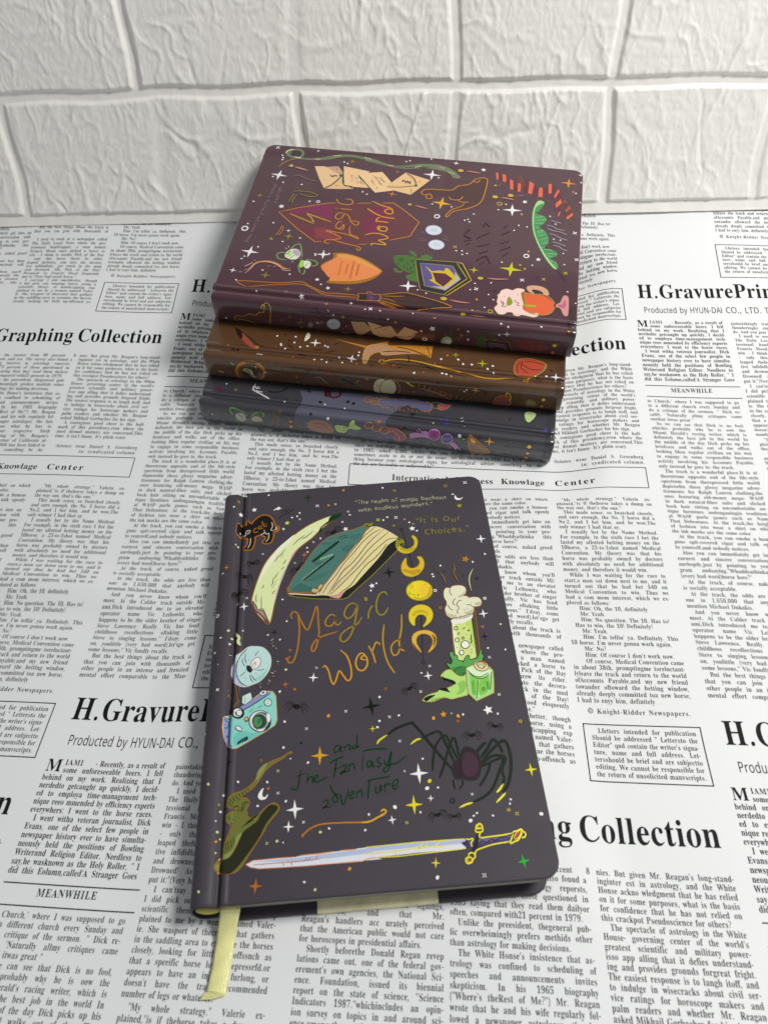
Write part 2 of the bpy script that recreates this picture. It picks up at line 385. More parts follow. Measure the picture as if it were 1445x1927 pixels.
'd': [93,[[[35,-3],[27,-1],[19,3],[13,9],[9,17],[6,26],[5,37],[6,49],[9,59],[14,68],[20,74],[28,78],[36,80],[47,77],[56,70],[56,100],[55,105],[53,108],[44,110],[44,114],[80,114],[80,19],[81,10],[84,8],[88,7],[88,3],[73,1],[56,-3],[56,10],[47,1]],[[43,7],[47,8],[50,10],[54,14],[56,19],[56,60],[54,64],[52,67],[43,70],[37,68],[33,62],[30,52],[29,38],[30,24],[32,15],[37,9]]]],
'e': [75,[[[38,-3],[29,-1],[21,3],[14,9],[9,17],[6,27],[5,39],[6,50],[9,60],[15,68],[22,74],[30,78],[39,80],[52,77],[62,70],[69,59],[71,43],[71,41],[29,41],[31,28],[35,18],[41,13],[50,11],[59,13],[67,21],[71,18],[57,3]],[[29,48],[50,48],[50,54],[48,69],[45,73],[40,74],[32,68],[29,51]]]],
'f': [53,[[[4,0],[4,4],[10,5],[12,9],[13,18],[13,69],[4,69],[4,78],[13,78],[13,88],[15,100],[21,109],[31,114],[43,116],[53,115],[60,111],[64,106],[66,100],[65,95],[63,92],[60,90],[56,89],[49,91],[47,94],[46,98],[48,105],[49,107],[49,108],[48,110],[45,111],[41,110],[38,107],[37,98],[37,78],[51,78],[51,69],[37,69],[37,16],[38,10],[39,6],[43,5],[50,4],[50,0]]]],
'g': [82,[[[36,-35],[22,-34],[12,-30],[6,-25],[4,-19],[7,-11],[17,-6],[9,0],[6,8],[7,13],[11,18],[17,23],[26,28],[11,38],[6,53],[7,60],[10,67],[15,72],[22,76],[30,79],[39,80],[49,79],[58,76],[79,76],[79,67],[67,67],[71,59],[73,51],[72,44],[69,38],[64,33],[58,29],[51,26],[43,26],[39,26],[35,26],[28,24],[26,21],[25,18],[28,14],[35,12],[44,12],[65,10],[71,7],[76,3],[78,-2],[79,-9],[76,-20],[68,-28],[55,-33]],[[39,31],[44,32],[48,36],[49,43],[50,53],[49,62],[48,69],[44,73],[39,74],[34,73],[31,69],[29,62],[29,53],[29,43],[31,36],[34,32]],[[40,-29],[51,-28],[59,-26],[64,-22],[66,-16],[65,-13],[62,-10],[51,-9],[24,-9],[20,-13],[18,-18],[20,-22],[24,-26],[30,-28]]]],
'h': [95,[[[5,0],[5,4],[11,6],[13,14],[13,100],[11,107],[9,109],[5,110],[5,114],[37,114],[37,67],[48,76],[61,80],[70,78],[77,73],[81,65],[83,53],[83,14],[84,6],[87,5],[91,4],[91,0],[51,0],[51,4],[52,4],[57,7],[59,14],[59,54],[57,64],[55,67],[51,68],[43,66],[37,59],[37,14],[39,6],[41,5],[45,4],[45,0]]]],
'i': [50,[[[25,90],[20,91],[16,94],[13,98],[13,103],[13,108],[16,112],[20,115],[25,116],[30,115],[34,112],[37,108],[38,103],[37,98],[34,94],[30,91]],[[5,0],[5,4],[11,6],[13,14],[13,63],[12,71],[5,73],[5,78],[37,78],[37,14],[39,7],[45,4],[45,0]]]],
'j': [52,[[[27,91],[22,92],[18,94],[15,98],[14,103],[15,108],[18,112],[22,115],[27,116],[31,115],[36,112],[38,108],[39,103],[38,99],[36,95],[31,92]],[[9,-35],[-3,-33],[-11,-26],[-13,-22],[-14,-17],[-13,-13],[-11,-10],[-8,-8],[-4,-7],[4,-10],[6,-13],[7,-16],[5,-22],[3,-26],[4,-28],[8,-29],[12,-28],[15,-25],[16,-13],[16,62],[14,71],[11,73],[6,74],[6,78],[40,78],[40,-5],[38,-18],[32,-28],[22,-33]]]],
'k': [90,[[[4,0],[4,4],[11,6],[13,14],[13,99],[12,107],[9,109],[5,110],[5,114],[37,114],[37,42],[57,62],[60,66],[61,70],[59,72],[52,73],[51,73],[51,78],[86,78],[86,73],[77,71],[69,65],[56,52],[86,9],[90,5],[94,4],[94,0],[53,0],[53,4],[54,4],[58,5],[60,8],[58,12],[41,37],[37,34],[37,14],[39,7],[45,4],[45,0]]]],
'l': [50,[[[5,0],[5,4],[11,6],[13,14],[13,99],[12,107],[9,109],[5,110],[5,114],[37,114],[37,14],[39,7],[45,4],[45,0]]]],
'm': [138,[[[5,0],[5,4],[11,6],[13,14],[13,63],[11,71],[9,73],[5,74],[5,78],[37,78],[37,66],[47,76],[59,80],[73,76],[80,65],[91,76],[104,80],[114,78],[121,73],[125,65],[126,53],[126,14],[128,6],[130,5],[134,4],[134,0],[94,0],[94,4],[98,5],[101,7],[102,14],[102,54],[101,64],[99,67],[94,68],[87,66],[81,59],[81,14],[83,7],[85,5],[89,4],[89,0],[50,0],[50,4],[54,5],[56,7],[58,14],[58,54],[56,64],[54,67],[50,68],[43,66],[37,59],[37,14],[38,7],[40,5],[44,4],[44,0]]]],
'n': [95,[[[5,0],[5,4],[11,6],[13,14],[13,63],[11,71],[9,73],[5,74],[5,78],[37,78],[37,67],[48,76],[61,80],[70,78],[77,73],[81,65],[83,53],[83,14],[84,6],[87,5],[91,4],[91,0],[51,0],[51,4],[52,4],[57,7],[59,14],[59,54],[57,64],[55,67],[51,68],[43,66],[37,59],[37,14],[39,6],[41,5],[45,4],[45,0]]]],
'o': [84,[[[42,-3],[32,-1],[23,3],[15,9],[9,18],[6,27],[5,38],[6,50],[9,60],[15,68],[23,74],[32,78],[42,80],[52,78],[61,74],[69,68],[74,60],[78,50],[79,38],[78,27],[74,17],[69,9],[61,3],[52,-1]],[[42,3],[48,5],[52,10],[54,20],[55,38],[54,57],[52,68],[48,73],[42,75],[36,73],[32,68],[30,57],[29,39],[30,20],[32,10],[36,5]]]],
'p': [93,[[[4,-35],[4,-31],[10,-29],[13,-25],[13,-16],[13,61],[12,71],[5,74],[5,78],[36,78],[36,66],[45,76],[58,80],[66,78],[73,75],[79,68],[84,60],[87,51],[87,40],[87,28],[84,18],[79,9],[73,3],[65,-1],[57,-3],[46,0],[37,8],[37,-14],[38,-25],[42,-29],[49,-31],[49,-35]],[[49,7],[55,9],[60,15],[62,25],[63,39],[62,52],[60,62],[56,68],[50,70],[43,67],[37,59],[37,17],[42,10]]]],
'q': [91,[[[44,-35],[44,-31],[53,-28],[55,-26],[56,-21],[56,7],[47,0],[35,-2],[27,-1],[20,3],[14,8],[9,16],[6,25],[5,36],[6,48],[10,59],[16,67],[23,74],[32,78],[42,80],[54,77],[64,70],[77,80],[80,80],[80,-21],[82,-28],[84,-30],[88,-31],[88,-35]],[[45,7],[52,10],[55,13],[56,17],[56,60],[53,70],[45,74],[38,72],[33,65],[30,54],[29,39],[30,25],[33,15],[37,9]]]],
'r': [72,[[[5,0],[5,4],[11,6],[13,14],[13,63],[12,71],[5,73],[5,78],[36,78],[36,63],[41,70],[47,75],[53,79],[58,80],[64,79],[69,76],[71,72],[72,66],[72,62],[70,59],[66,56],[62,56],[55,58],[52,62],[47,65],[44,64],[40,60],[38,55],[37,48],[37,14],[38,9],[40,6],[49,4],[49,0]]]],
's': [72,[[[38,-3],[30,-2],[22,2],[18,2],[15,1],[13,-2],[9,-2],[9,26],[13,26],[17,17],[22,10],[28,5],[35,4],[41,4],[45,7],[47,10],[48,15],[46,21],[39,26],[27,32],[19,37],[14,42],[10,48],[9,55],[11,65],[16,73],[24,78],[35,80],[41,79],[50,77],[52,76],[53,76],[56,77],[58,80],[61,80],[61,55],[57,55],[54,63],[49,69],[44,73],[37,74],[33,73],[29,71],[27,68],[26,65],[29,58],[37,53],[48,47],[55,43],[60,38],[63,32],[64,24],[62,13],[57,5],[49,-1]]]],
't': [57,[[[31,-2],[22,-1],[16,3],[13,9],[12,18],[12,70],[5,70],[5,75],[22,92],[32,106],[36,106],[36,78],[52,78],[52,70],[36,70],[36,20],[37,13],[39,11],[42,10],[47,12],[52,19],[56,16],[46,2]]]],
'u': [94,[[[33,-3],[23,-1],[16,4],[13,13],[11,24],[11,62],[10,71],[7,73],[3,74],[3,78],[35,78],[35,18],[38,12],[40,10],[44,9],[51,11],[57,16],[57,62],[55,71],[52,73],[47,74],[47,78],[81,78],[81,17],[83,10],[90,7],[90,3],[75,2],[57,-3],[57,10],[52,5],[47,1],[40,-2]]]],
'v': [77,[[[36,-3],[10,62],[6,70],[3,73],[-1,73],[-1,78],[41,78],[41,74],[39,74],[34,72],[32,69],[33,67],[46,31],[59,63],[60,68],[58,72],[51,74],[51,78],[76,78],[76,74],[72,72],[69,70],[65,61],[40,-3]]]],
'w': [109,[[[31,-3],[4,66],[2,71],[-3,73],[-3,78],[35,78],[35,73],[30,72],[29,69],[29,66],[30,63],[42,32],[53,59],[50,66],[47,72],[42,74],[42,78],[81,78],[81,73],[76,72],[74,69],[74,67],[74,65],[84,35],[96,64],[97,69],[95,72],[89,74],[89,78],[111,78],[111,74],[106,71],[103,64],[76,-3],[72,-3],[56,49],[35,-3]]]],
'x': [80,[[[1,0],[1,4],[9,7],[15,14],[31,34],[11,66],[6,71],[1,73],[1,78],[42,78],[42,74],[37,73],[35,70],[37,65],[46,51],[56,64],[59,70],[57,73],[50,74],[50,78],[78,78],[78,74],[71,71],[63,63],[50,46],[73,9],[76,5],[80,4],[80,0],[39,0],[39,4],[44,5],[46,8],[43,15],[34,29],[24,15],[21,9],[23,5],[29,4],[29,4],[29,0]]]],
'y': [75,[[[13,-35],[7,-34],[3,-31],[-1,-27],[-2,-21],[-1,-17],[1,-13],[5,-11],[9,-10],[16,-12],[18,-15],[19,-19],[19,-20],[18,-22],[19,-24],[21,-25],[25,-23],[29,-18],[32,-11],[35,-1],[9,63],[6,69],[4,72],[-1,73],[-1,73],[-1,78],[40,78],[40,73],[34,72],[32,69],[32,67],[33,64],[46,30],[58,60],[59,65],[59,69],[57,72],[51,73],[51,78],[75,78],[75,73],[72,73],[69,70],[65,61],[40,-6],[32,-24],[28,-29],[24,-33]]]],
'z': [73,[[[3,0],[3,4],[42,72],[32,72],[24,71],[18,68],[14,62],[11,54],[7,54],[8,78],[69,78],[69,73],[31,6],[38,6],[48,7],[56,11],[61,17],[65,27],[69,27],[67,0]]]],
'0': [94,[[[47,-2],[33,0],[23,6],[15,15],[10,28],[7,43],[6,60],[7,78],[10,93],[15,105],[23,114],[33,120],[47,122],[60,120],[71,114],[79,105],[84,93],[87,78],[88,60],[87,43],[84,28],[79,15],[71,6],[60,0]],[[47,9],[55,13],[59,23],[61,39],[62,60],[61,81],[59,97],[55,107],[47,111],[39,107],[35,97],[32,81],[32,60],[32,39],[35,23],[39,13]]]],
'1': [93,[[[16,0],[16,9],[30,9],[34,9],[36,11],[38,20],[38,104],[27,91],[22,88],[17,86],[13,87],[10,90],[8,94],[7,99],[18,103],[33,112],[45,121],[63,121],[63,20],[65,12],[68,10],[72,9],[86,9],[86,0]]]],
'2': [94,[[[6,0],[6,17],[31,43],[47,61],[54,77],[57,93],[56,101],[53,107],[49,110],[43,111],[36,109],[31,104],[29,95],[28,82],[19,83],[13,86],[8,91],[7,99],[8,105],[11,110],[16,115],[23,118],[32,121],[43,122],[60,120],[72,114],[79,105],[82,94],[80,82],[73,70],[60,55],[39,34],[22,18],[61,18],[66,19],[70,21],[73,25],[75,30],[76,35],[86,35],[85,0]]]],
'3': [94,[[[41,-2],[29,-1],[20,1],[13,4],[8,9],[6,13],[5,18],[6,24],[9,28],[14,31],[19,32],[20,22],[25,15],[31,11],[40,10],[50,12],[54,15],[57,20],[60,26],[60,35],[59,43],[54,51],[45,55],[34,57],[24,57],[24,67],[35,67],[44,69],[51,74],[55,82],[56,92],[55,100],[53,106],[48,110],[42,111],[37,110],[33,108],[29,98],[28,85],[19,86],[12,89],[7,94],[6,100],[8,108],[15,115],[27,120],[43,122],[59,120],[72,114],[79,106],[82,94],[80,84],[75,75],[66,69],[56,64],[70,60],[76,56],[81,50],[85,43],[86,35],[85,25],[82,17],[78,11],[72,6],[58,0]]]],
'4': [94,[[[30,0],[30,9],[35,9],[45,11],[48,15],[49,21],[49,31],[2,31],[2,41],[50,120],[73,120],[73,42],[91,42],[91,31],[73,31],[73,21],[74,15],[77,11],[87,9],[89,9],[89,0]],[[14,42],[49,42],[49,72],[49,88],[50,104],[47,99],[43,91],[39,84],[37,80]]]],
'5': [94,[[[41,-2],[30,-1],[21,1],[14,5],[10,9],[8,14],[7,19],[8,24],[10,27],[15,30],[20,30],[22,21],[28,13],[32,11],[39,10],[49,13],[53,16],[56,21],[59,28],[59,37],[58,48],[53,56],[46,60],[36,62],[26,61],[18,59],[10,62],[15,120],[79,120],[80,89],[70,89],[69,95],[67,100],[61,101],[26,101],[24,70],[31,72],[42,73],[60,71],[73,64],[82,53],[85,37],[84,27],[81,19],[76,12],[71,7],[56,0]]]],
'6': [94,[[[49,-2],[38,0],[27,4],[19,12],[13,23],[9,38],[8,55],[8,69],[10,81],[14,93],[19,102],[26,110],[34,116],[44,120],[55,122],[65,121],[73,119],[78,116],[82,112],[84,108],[85,103],[84,98],[81,94],[74,91],[65,90],[64,100],[61,108],[58,111],[54,112],[45,109],[38,100],[33,86],[31,67],[40,72],[54,74],[68,71],[79,64],[86,53],[88,39],[86,22],[78,10],[66,1]],[[50,9],[55,11],[60,16],[63,25],[64,37],[63,49],[60,57],[55,62],[48,63],[39,61],[31,55],[33,34],[37,20],[43,12]]]],
'7': [94,[[[28,0],[72,102],[28,102],[21,99],[18,93],[17,85],[7,85],[8,120],[88,120],[88,112],[42,0]]]],
'8': [94,[[[46,-2],[33,-1],[23,3],[15,8],[9,14],[6,22],[5,31],[7,40],[12,48],[20,55],[30,61],[21,67],[14,74],[10,82],[9,91],[10,99],[13,106],[18,112],[25,117],[35,120],[48,122],[63,119],[75,113],[81,104],[84,92],[82,83],[77,76],[61,65],[74,58],[82,50],[87,41],[89,32],[86,18],[77,7],[64,1]],[[51,71],[56,75],[60,79],[62,85],[62,93],[61,102],[55,109],[52,111],[47,112],[41,110],[36,106],[33,100],[33,93],[34,85],[37,79]],[[47,8],[54,9],[60,14],[64,20],[65,29],[64,36],[60,43],[52,48],[41,54],[31,44],[29,38],[28,30],[29,21],[33,14],[39,9]]]],
'9': [94,[[[38,-2],[29,-1],[22,1],[17,4],[13,8],[11,17],[13,24],[19,27],[22,20],[26,14],[31,10],[39,9],[49,12],[56,21],[60,36],[63,58],[53,49],[47,47],[39,46],[26,48],[15,55],[8,66],[6,81],[7,92],[10,102],[16,110],[24,116],[33,120],[44,122],[56,120],[66,116],[74,108],[81,97],[85,83],[86,65],[84,39],[80,28],[75,18],[69,10],[60,4],[50,0]],[[46,58],[51,59],[56,61],[63,70],[61,88],[58,101],[52,108],[45,110],[39,109],[34,103],[31,94],[30,82],[31,72],[34,64],[39,60]]]],
'.': [45,[[[22,-2],[15,0],[13,4],[12,9],[13,14],[15,18],[22,20],[30,18],[32,14],[33,9],[32,4],[30,0]]]],
',': [45,[[[7,-22],[12,-1],[15,19],[31,19],[32,18],[26,-2],[18,-22]]]],
"'": [38,[[[14,77],[11,120],[27,120],[24,77]]]],
'"': [68,[[[45,77],[42,120],[58,120],[54,77]],[[14,77],[11,120],[27,120],[24,77]]]],
'-': [54,[[[7,38],[7,52],[47,52],[47,38]]]],
':': [45,[[[22,70],[15,72],[13,76],[12,81],[13,86],[15,90],[22,92],[30,90],[32,86],[33,81],[32,76],[30,72]],[[22,-2],[15,0],[13,4],[12,9],[13,14],[15,18],[22,20],[30,18],[32,14],[33,9],[32,4],[30,0]]]],
'!': [45,[[[18,34],[14,120],[32,120],[27,34]],[[22,-2],[15,0],[13,4],[12,9],[13,14],[15,18],[22,20],[30,18],[32,14],[33,9],[32,4],[30,0]]]],
'?': [72,[[[24,34],[24,38],[25,49],[29,58],[38,67],[48,76],[53,83],[54,92],[53,99],[49,104],[43,108],[34,109],[19,107],[7,102],[2,113],[17,119],[35,122],[49,120],[60,114],[66,104],[69,92],[66,79],[59,70],[49,60],[40,52],[36,45],[35,37],[35,34]],[[30,-2],[26,-2],[23,0],[20,4],[20,9],[20,14],[23,18],[30,20],[37,18],[40,14],[40,9],[40,4],[37,0]]]],
'(': [51,[[[31,-27],[20,-11],[13,7],[8,26],[7,46],[8,66],[13,86],[20,104],[31,120],[45,120],[35,103],[28,85],[23,66],[22,46],[23,27],[28,8],[35,-10],[45,-27]]]],
')': [50,[[[5,-27],[15,-10],[23,8],[27,27],[29,46],[27,66],[23,85],[15,103],[5,120],[19,120],[30,104],[38,86],[42,66],[44,46],[42,26],[38,7],[30,-11],[19,-27]]]],
'$': [96,[[[42,-10],[42,8],[25,10],[10,14],[10,28],[25,23],[42,21],[42,55],[28,60],[18,66],[12,75],[10,85],[13,96],[19,105],[29,110],[42,113],[42,127],[53,127],[53,113],[69,111],[83,107],[78,94],[66,98],[53,100],[53,66],[72,60],[78,55],[83,51],[86,45],[87,37],[84,26],[78,18],[67,12],[53,9],[53,-10]],[[42,70],[42,100],[35,98],[29,96],[26,92],[25,86],[26,81],[29,76],[34,73]],[[53,22],[62,24],[68,27],[71,31],[72,36],[71,42],[68,46],[62,49],[53,52]]]],
'©': [159,[[[43,64],[45,73],[48,82],[54,90],[62,95],[71,99],[80,100],[89,99],[97,97],[103,92],[109,86],[113,79],[115,72],[100,72],[98,77],[93,82],[87,85],[80,86],[74,85],[69,83],[61,75],[58,69],[58,64],[58,58],[61,52],[69,44],[74,42],[80,41],[87,42],[92,45],[96,50],[99,56],[114,56],[112,48],[108,41],[103,35],[96,30],[89,28],[80,27],[71,28],[62,32],[54,37],[48,45],[45,54]],[[80,-2],[66,-1],[54,3],[43,9],[33,17],[25,27],[19,38],[15,50],[14,64],[15,77],[19,89],[25,100],[33,110],[43,118],[54,124],[66,128],[80,129],[93,128],[105,124],[116,118],[126,110],[134,100],[140,89],[144,77],[145,64],[144,50],[140,38],[134,27],[126,17],[116,9],[105,3],[93,-1]],[[80,13],[90,14],[99,17],[108,21],[115,28],[122,35],[126,44],[129,53],[130,64],[129,74],[126,83],[122,92],[115,99],[108,106],[99,110],[90,113],[80,114],[69,113],[60,110],[51,106],[44,99],[37,92],[33,83],[30,74],[29,64],[30,53],[33,44],[37,35],[44,28],[51,21],[60,17],[69,14]]]]}, 's': {'H': [124,[[[16,0],[16,120],[31,120],[31,69],[93,69],[93,120],[108,120],[108,0],[93,0],[93,56],[31,56],[31,0]]]],
'Y': [95,[[[40,0],[40,46],[0,120],[16,120],[48,61],[79,120],[95,120],[55,47],[55,0]]]],
'U': [123,[[[61,-2],[41,1],[27,10],[18,25],[15,43],[15,120],[30,120],[30,42],[32,29],[38,19],[48,13],[62,11],[76,14],[85,20],[91,30],[93,42],[93,120],[107,120],[107,42],[106,30],[102,20],[96,11],[87,4],[75,0]]]],
'N': [128,[[[16,0],[16,120],[34,120],[98,21],[98,21],[98,29],[97,40],[97,52],[97,120],[111,120],[111,0],[94,0],[30,100],[29,100],[30,85],[30,67],[30,0]]]],
'D': [123,[[[16,0],[16,120],[53,120],[70,118],[85,113],[96,105],[105,93],[111,79],[112,61],[108,34],[96,15],[76,4],[50,0]],[[31,13],[48,13],[69,16],[84,25],[93,40],[96,61],[93,81],[85,96],[70,104],[51,107],[31,107]]]],
'A': [107,[[[0,0],[47,120],[60,120],[107,0],[92,0],[77,37],[30,37],[15,0]],[[35,51],[73,51],[59,87],[57,92],[55,99],[53,105],[51,95],[48,87]]]],
'I': [44,[[[10,0],[10,120],[27,120],[27,0]]]],
'C': [106,[[[65,-2],[49,0],[35,6],[24,15],[16,27],[12,43],[10,60],[12,77],[17,92],[25,104],[36,114],[51,120],[68,122],[86,120],[101,115],[95,102],[83,106],[68,108],[50,105],[37,95],[29,80],[26,60],[29,40],[37,25],[49,15],[67,12],[82,13],[96,16],[96,3],[82,-1]]]],
'O': [131,[[[66,-2],[49,0],[35,6],[24,15],[16,28],[12,43],[10,60],[12,78],[16,93],[24,105],[35,114],[49,120],[66,122],[82,120],[96,114],[107,105],[115,93],[119,78],[121,60],[119,43],[115,28],[107,15],[96,6],[82,0]],[[66,11],[83,15],[96,24],[103,40],[105,60],[103,80],[96,96],[83,105],[66,108],[48,105],[36,96],[29,80],[26,60],[29,40],[36,24],[48,15]]]],
'L': [88,[[[16,0],[16,120],[31,120],[31,13],[84,13],[84,0]]]],
'T': [93,[[[39,0],[39,107],[2,107],[2,120],[92,120],[92,107],[54,107],[54,0]]]],
'P': [102,[[[16,0],[16,120],[48,120],[68,118],[82,111],[90,100],[93,85],[92,75],[89,66],[83,58],[74,52],[61,48],[45,47],[31,47],[31,0]],[[31,60],[43,60],[58,61],[69,65],[75,73],[77,84],[76,94],[70,101],[60,106],[47,107],[31,107]]]],
'F': [87,[[[16,0],[16,120],[83,120],[83,107],[31,107],[31,64],[80,64],[80,51],[31,51],[31,0]]]],
'S': [92,[[[41,-2],[23,0],[9,4],[9,18],[24,14],[42,11],[54,13],[62,17],[67,23],[69,31],[67,41],[58,48],[41,55],[28,62],[18,69],[12,79],[10,91],[11,100],[15,107],[21,113],[28,118],[38,121],[48,122],[66,120],[81,115],[77,102],[63,106],[48,108],[38,107],[31,104],[27,98],[25,91],[28,81],[36,74],[52,67],[69,58],[76,53],[81,48],[83,41],[84,32],[81,18],[73,7],[59,1]]]],
'V': [100,[[[43,0],[0,120],[16,120],[43,43],[47,29],[50,17],[53,29],[58,43],[85,120],[101,120],[58,0]]]],
'E': [94,[[[16,0],[16,120],[83,120],[83,107],[31,107],[31,69],[80,69],[80,56],[31,56],[31,13],[83,13],[83,0]]]],
'G': [122,[[[68,-2],[50,0],[36,6],[25,15],[17,27],[12,42],[10,60],[12,77],[18,93],[27,105],[39,114],[54,120],[72,122],[91,120],[108,115],[102,101],[88,106],[72,108],[52,105],[38,95],[29,80],[26,60],[27,46],[31,35],[37,25],[45,18],[57,13],[71,11],[85,12],[95,14],[95,50],[68,50],[68,63],[110,63],[110,5],[90,0]]]],
'M': [152,[[[16,0],[16,120],[39,120],[76,22],[76,22],[114,120],[136,120],[136,0],[121,0],[121,74],[121,91],[122,105],[122,105],[82,0],[69,0],[30,105],[29,105],[30,91],[30,73],[30,0]]]],
'R': [104,[[[16,0],[16,120],[49,120],[69,118],[82,111],[90,101],[93,86],[92,77],[89,70],[85,64],[81,60],[69,54],[102,0],[84,0],[55,50],[31,50],[31,0]],[[31,62],[49,62],[62,64],[71,68],[76,75],[77,85],[76,95],[70,102],[61,106],[49,107],[31,107]]]],
'-': [54,[[[7,38],[7,52],[47,52],[47,38]]]],
'.': [45,[[[22,-2],[15,0],[13,4],[12,9],[13,14],[15,18],[22,20],[30,18],[32,14],[33,9],[32,4],[30,0]]]],
',': [45,[[[7,-22],[12,-1],[15,19],[31,19],[32,18],[26,-2],[18,-22]]]],
'a': [94,[[[36,-2],[25,0],[16,5],[10,13],[8,25],[10,37],[18,46],[32,51],[51,54],[66,54],[66,60],[65,69],[61,75],[55,78],[48,80],[34,77],[22,73],[18,84],[32,89],[48,92],[63,90],[73,84],[79,75],[81,61],[81,0],[70,0],[67,13],[66,13],[60,6],[54,2],[46,-1]],[[39,10],[50,12],[58,17],[64,25],[66,36],[66,44],[53,43],[39,42],[29,38],[25,32],[23,25],[24,18],[28,14],[33,11]]]],
'b': [103,[[[57,-2],[47,-1],[40,2],[34,6],[29,11],[28,11],[25,0],[14,0],[14,128],[29,128],[29,97],[29,86],[28,78],[29,78],[34,83],[40,88],[47,91],[57,92],[72,89],[84,80],[91,65],[94,45],[91,25],[84,10],[72,1]],[[55,11],[65,13],[73,19],[77,30],[79,45],[77,60],[73,71],[65,77],[54,79],[42,77],[35,71],[30,61],[29,46],[29,45],[30,30],[35,19],[42,13]]]],
'c': [81,[[[50,-2],[39,0],[29,3],[21,9],[15,18],[11,30],[9,44],[11,60],[15,72],[21,81],[30,87],[40,90],[51,92],[65,90],[75,87],[71,75],[61,77],[51,79],[39,77],[31,70],[26,60],[25,45],[26,30],[31,20],[39,13],[50,11],[63,13],[74,16],[74,3],[64,0]]]],
'd': [103,[[[46,-2],[31,1],[19,10],[12,25],[9,45],[12,65],[19,80],[31,89],[46,92],[56,91],[63,88],[74,78],[75,78],[75,85],[74,92],[74,128],[89,128],[89,0],[77,0],[75,12],[74,12],[70,7],[63,2],[56,-1]],[[49,11],[61,13],[69,18],[73,28],[74,42],[74,45],[73,59],[69,70],[61,77],[48,79],[38,77],[30,70],[26,59],[25,44],[26,30],[30,19],[38,13]]]],
'e': [95,[[[53,-2],[41,0],[30,4],[21,10],[15,19],[11,31],[9,44],[10,58],[14,70],[20,79],[28,86],[38,90],[49,92],[60,90],[69,87],[76,81],[82,72],[85,63],[86,51],[86,42],[25,42],[27,29],[32,19],[41,13],[53,11],[68,13],[82,17],[82,4],[69,0]],[[25,54],[71,54],[69,64],[65,72],[59,78],[49,80],[39,78],[32,73],[27,65]]]],
'f': [58,[[[18,0],[18,79],[3,79],[3,85],[18,90],[18,96],[20,111],[26,121],[35,127],[48,128],[57,128],[65,125],[61,114],[55,116],[48,116],[41,115],[37,111],[34,105],[33,96],[33,90],[56,90],[56,79],[33,79],[33,0]]]],
'g': [103,[[[49,-40],[31,-39],[16,-35],[16,-21],[31,-26],[50,-28],[60,-26],[68,-21],[73,-13],[74,-3],[74,1],[75,7],[75,12],[74,12],[63,2],[46,-2],[31,1],[19,11],[12,25],[9,45],[12,64],[19,79],[31,89],[46,92],[55,91],[62,88],[69,84],[74,78],[75,78],[77,90],[89,90],[89,-2],[87,-18],[79,-31],[67,-38]],[[49,10],[60,12],[68,18],[73,27],[75,41],[75,45],[73,61],[68,71],[60,77],[48,79],[38,77],[31,70],[26,59],[25,45],[26,30],[31,19],[38,13]]]],
'h': [104,[[[14,0],[14,128],[29,128],[29,90],[28,78],[29,78],[34,84],[41,88],[49,91],[57,92],[72,90],[82,84],[88,74],[90,59],[90,0],[76,0],[76,58],[74,67],[71,74],[64,78],[55,79],[43,77],[35,71],[30,60],[29,47],[29,0]]]],
'i': [44,[[[22,105],[16,107],[14,110],[13,114],[14,119],[16,121],[22,124],[28,121],[30,119],[30,114],[30,110],[28,107]],[[14,0],[14,90],[29,90],[29,0]]]],
'j': [44,[[[22,105],[16,107],[14,110],[13,114],[14,119],[16,121],[22,124],[28,121],[30,119],[30,114],[30,110],[28,107]],[[4,-40],[-4,-40],[-9,-38],[-9,-26],[-4,-28],[2,-28],[7,-27],[11,-25],[13,-21],[14,-14],[14,90],[29,90],[29,-13],[28,-25],[23,-33],[15,-39]]]],
'k': [90,[[[14,0],[14,128],[29,128],[29,61],[29,54],[28,46],[29,46],[32,50],[36,55],[40,60],[68,90],[86,90],[49,52],[88,0],[70,0],[39,42],[29,33],[29,0]]]],
'l': [43,[[[14,0],[14,128],[29,128],[29,0]]]],
'm': [157,[[[14,0],[14,90],[26,90],[28,78],[29,78],[34,84],[41,88],[48,91],[56,92],[73,88],[83,77],[84,77],[89,83],[96,88],[104,91],[113,92],[126,90],[136,84],[141,74],[143,59],[143,0],[129,0],[129,58],[128,67],[124,74],[118,78],[110,79],[99,77],[92,72],[88,62],[86,50],[86,0],[72,0],[72,58],[70,67],[67,74],[61,78],[53,79],[42,77],[34,71],[30,61],[29,47],[29,0]]]],
'n': [104,[[[14,0],[14,90],[26,90],[28,78],[29,78],[34,84],[41,88],[49,91],[58,92],[72,90],[82,84],[88,74],[90,59],[90,0],[76,0],[76,58],[74,67],[71,74],[64,78],[55,79],[43,77],[35,71],[30,61],[29,47],[29,0]]]],
'o': [101,[[[51,-2],[39,0],[29,4],[21,10],[15,20],[11,31],[9,45],[12,65],[20,80],[34,89],[51,92],[63,90],[73,86],[81,80],[87,70],[91,59],[93,45],[90,25],[81,11],[68,1]],[[51,11],[63,13],[71,20],[76,31],[77,45],[76,59],[71,70],[63,77],[51,79],[39,77],[31,70],[26,59],[25,45],[26,31],[31,20],[39,13]]]],
'p': [103,[[[14,-40],[14,90],[26,90],[28,78],[29,78],[34,83],[40,88],[47,91],[57,92],[72,89],[84,80],[91,66],[94,45],[91,25],[84,10],[72,1],[57,-2],[47,-1],[40,2],[29,11],[28,11],[29,4],[29,-3],[29,-40]],[[55,11],[62,12],[68,15],[73,20],[76,27],[79,45],[77,59],[73,70],[65,77],[54,79],[43,77],[35,72],[31,62],[29,48],[29,45],[30,30],[35,20],[42,13]]]],
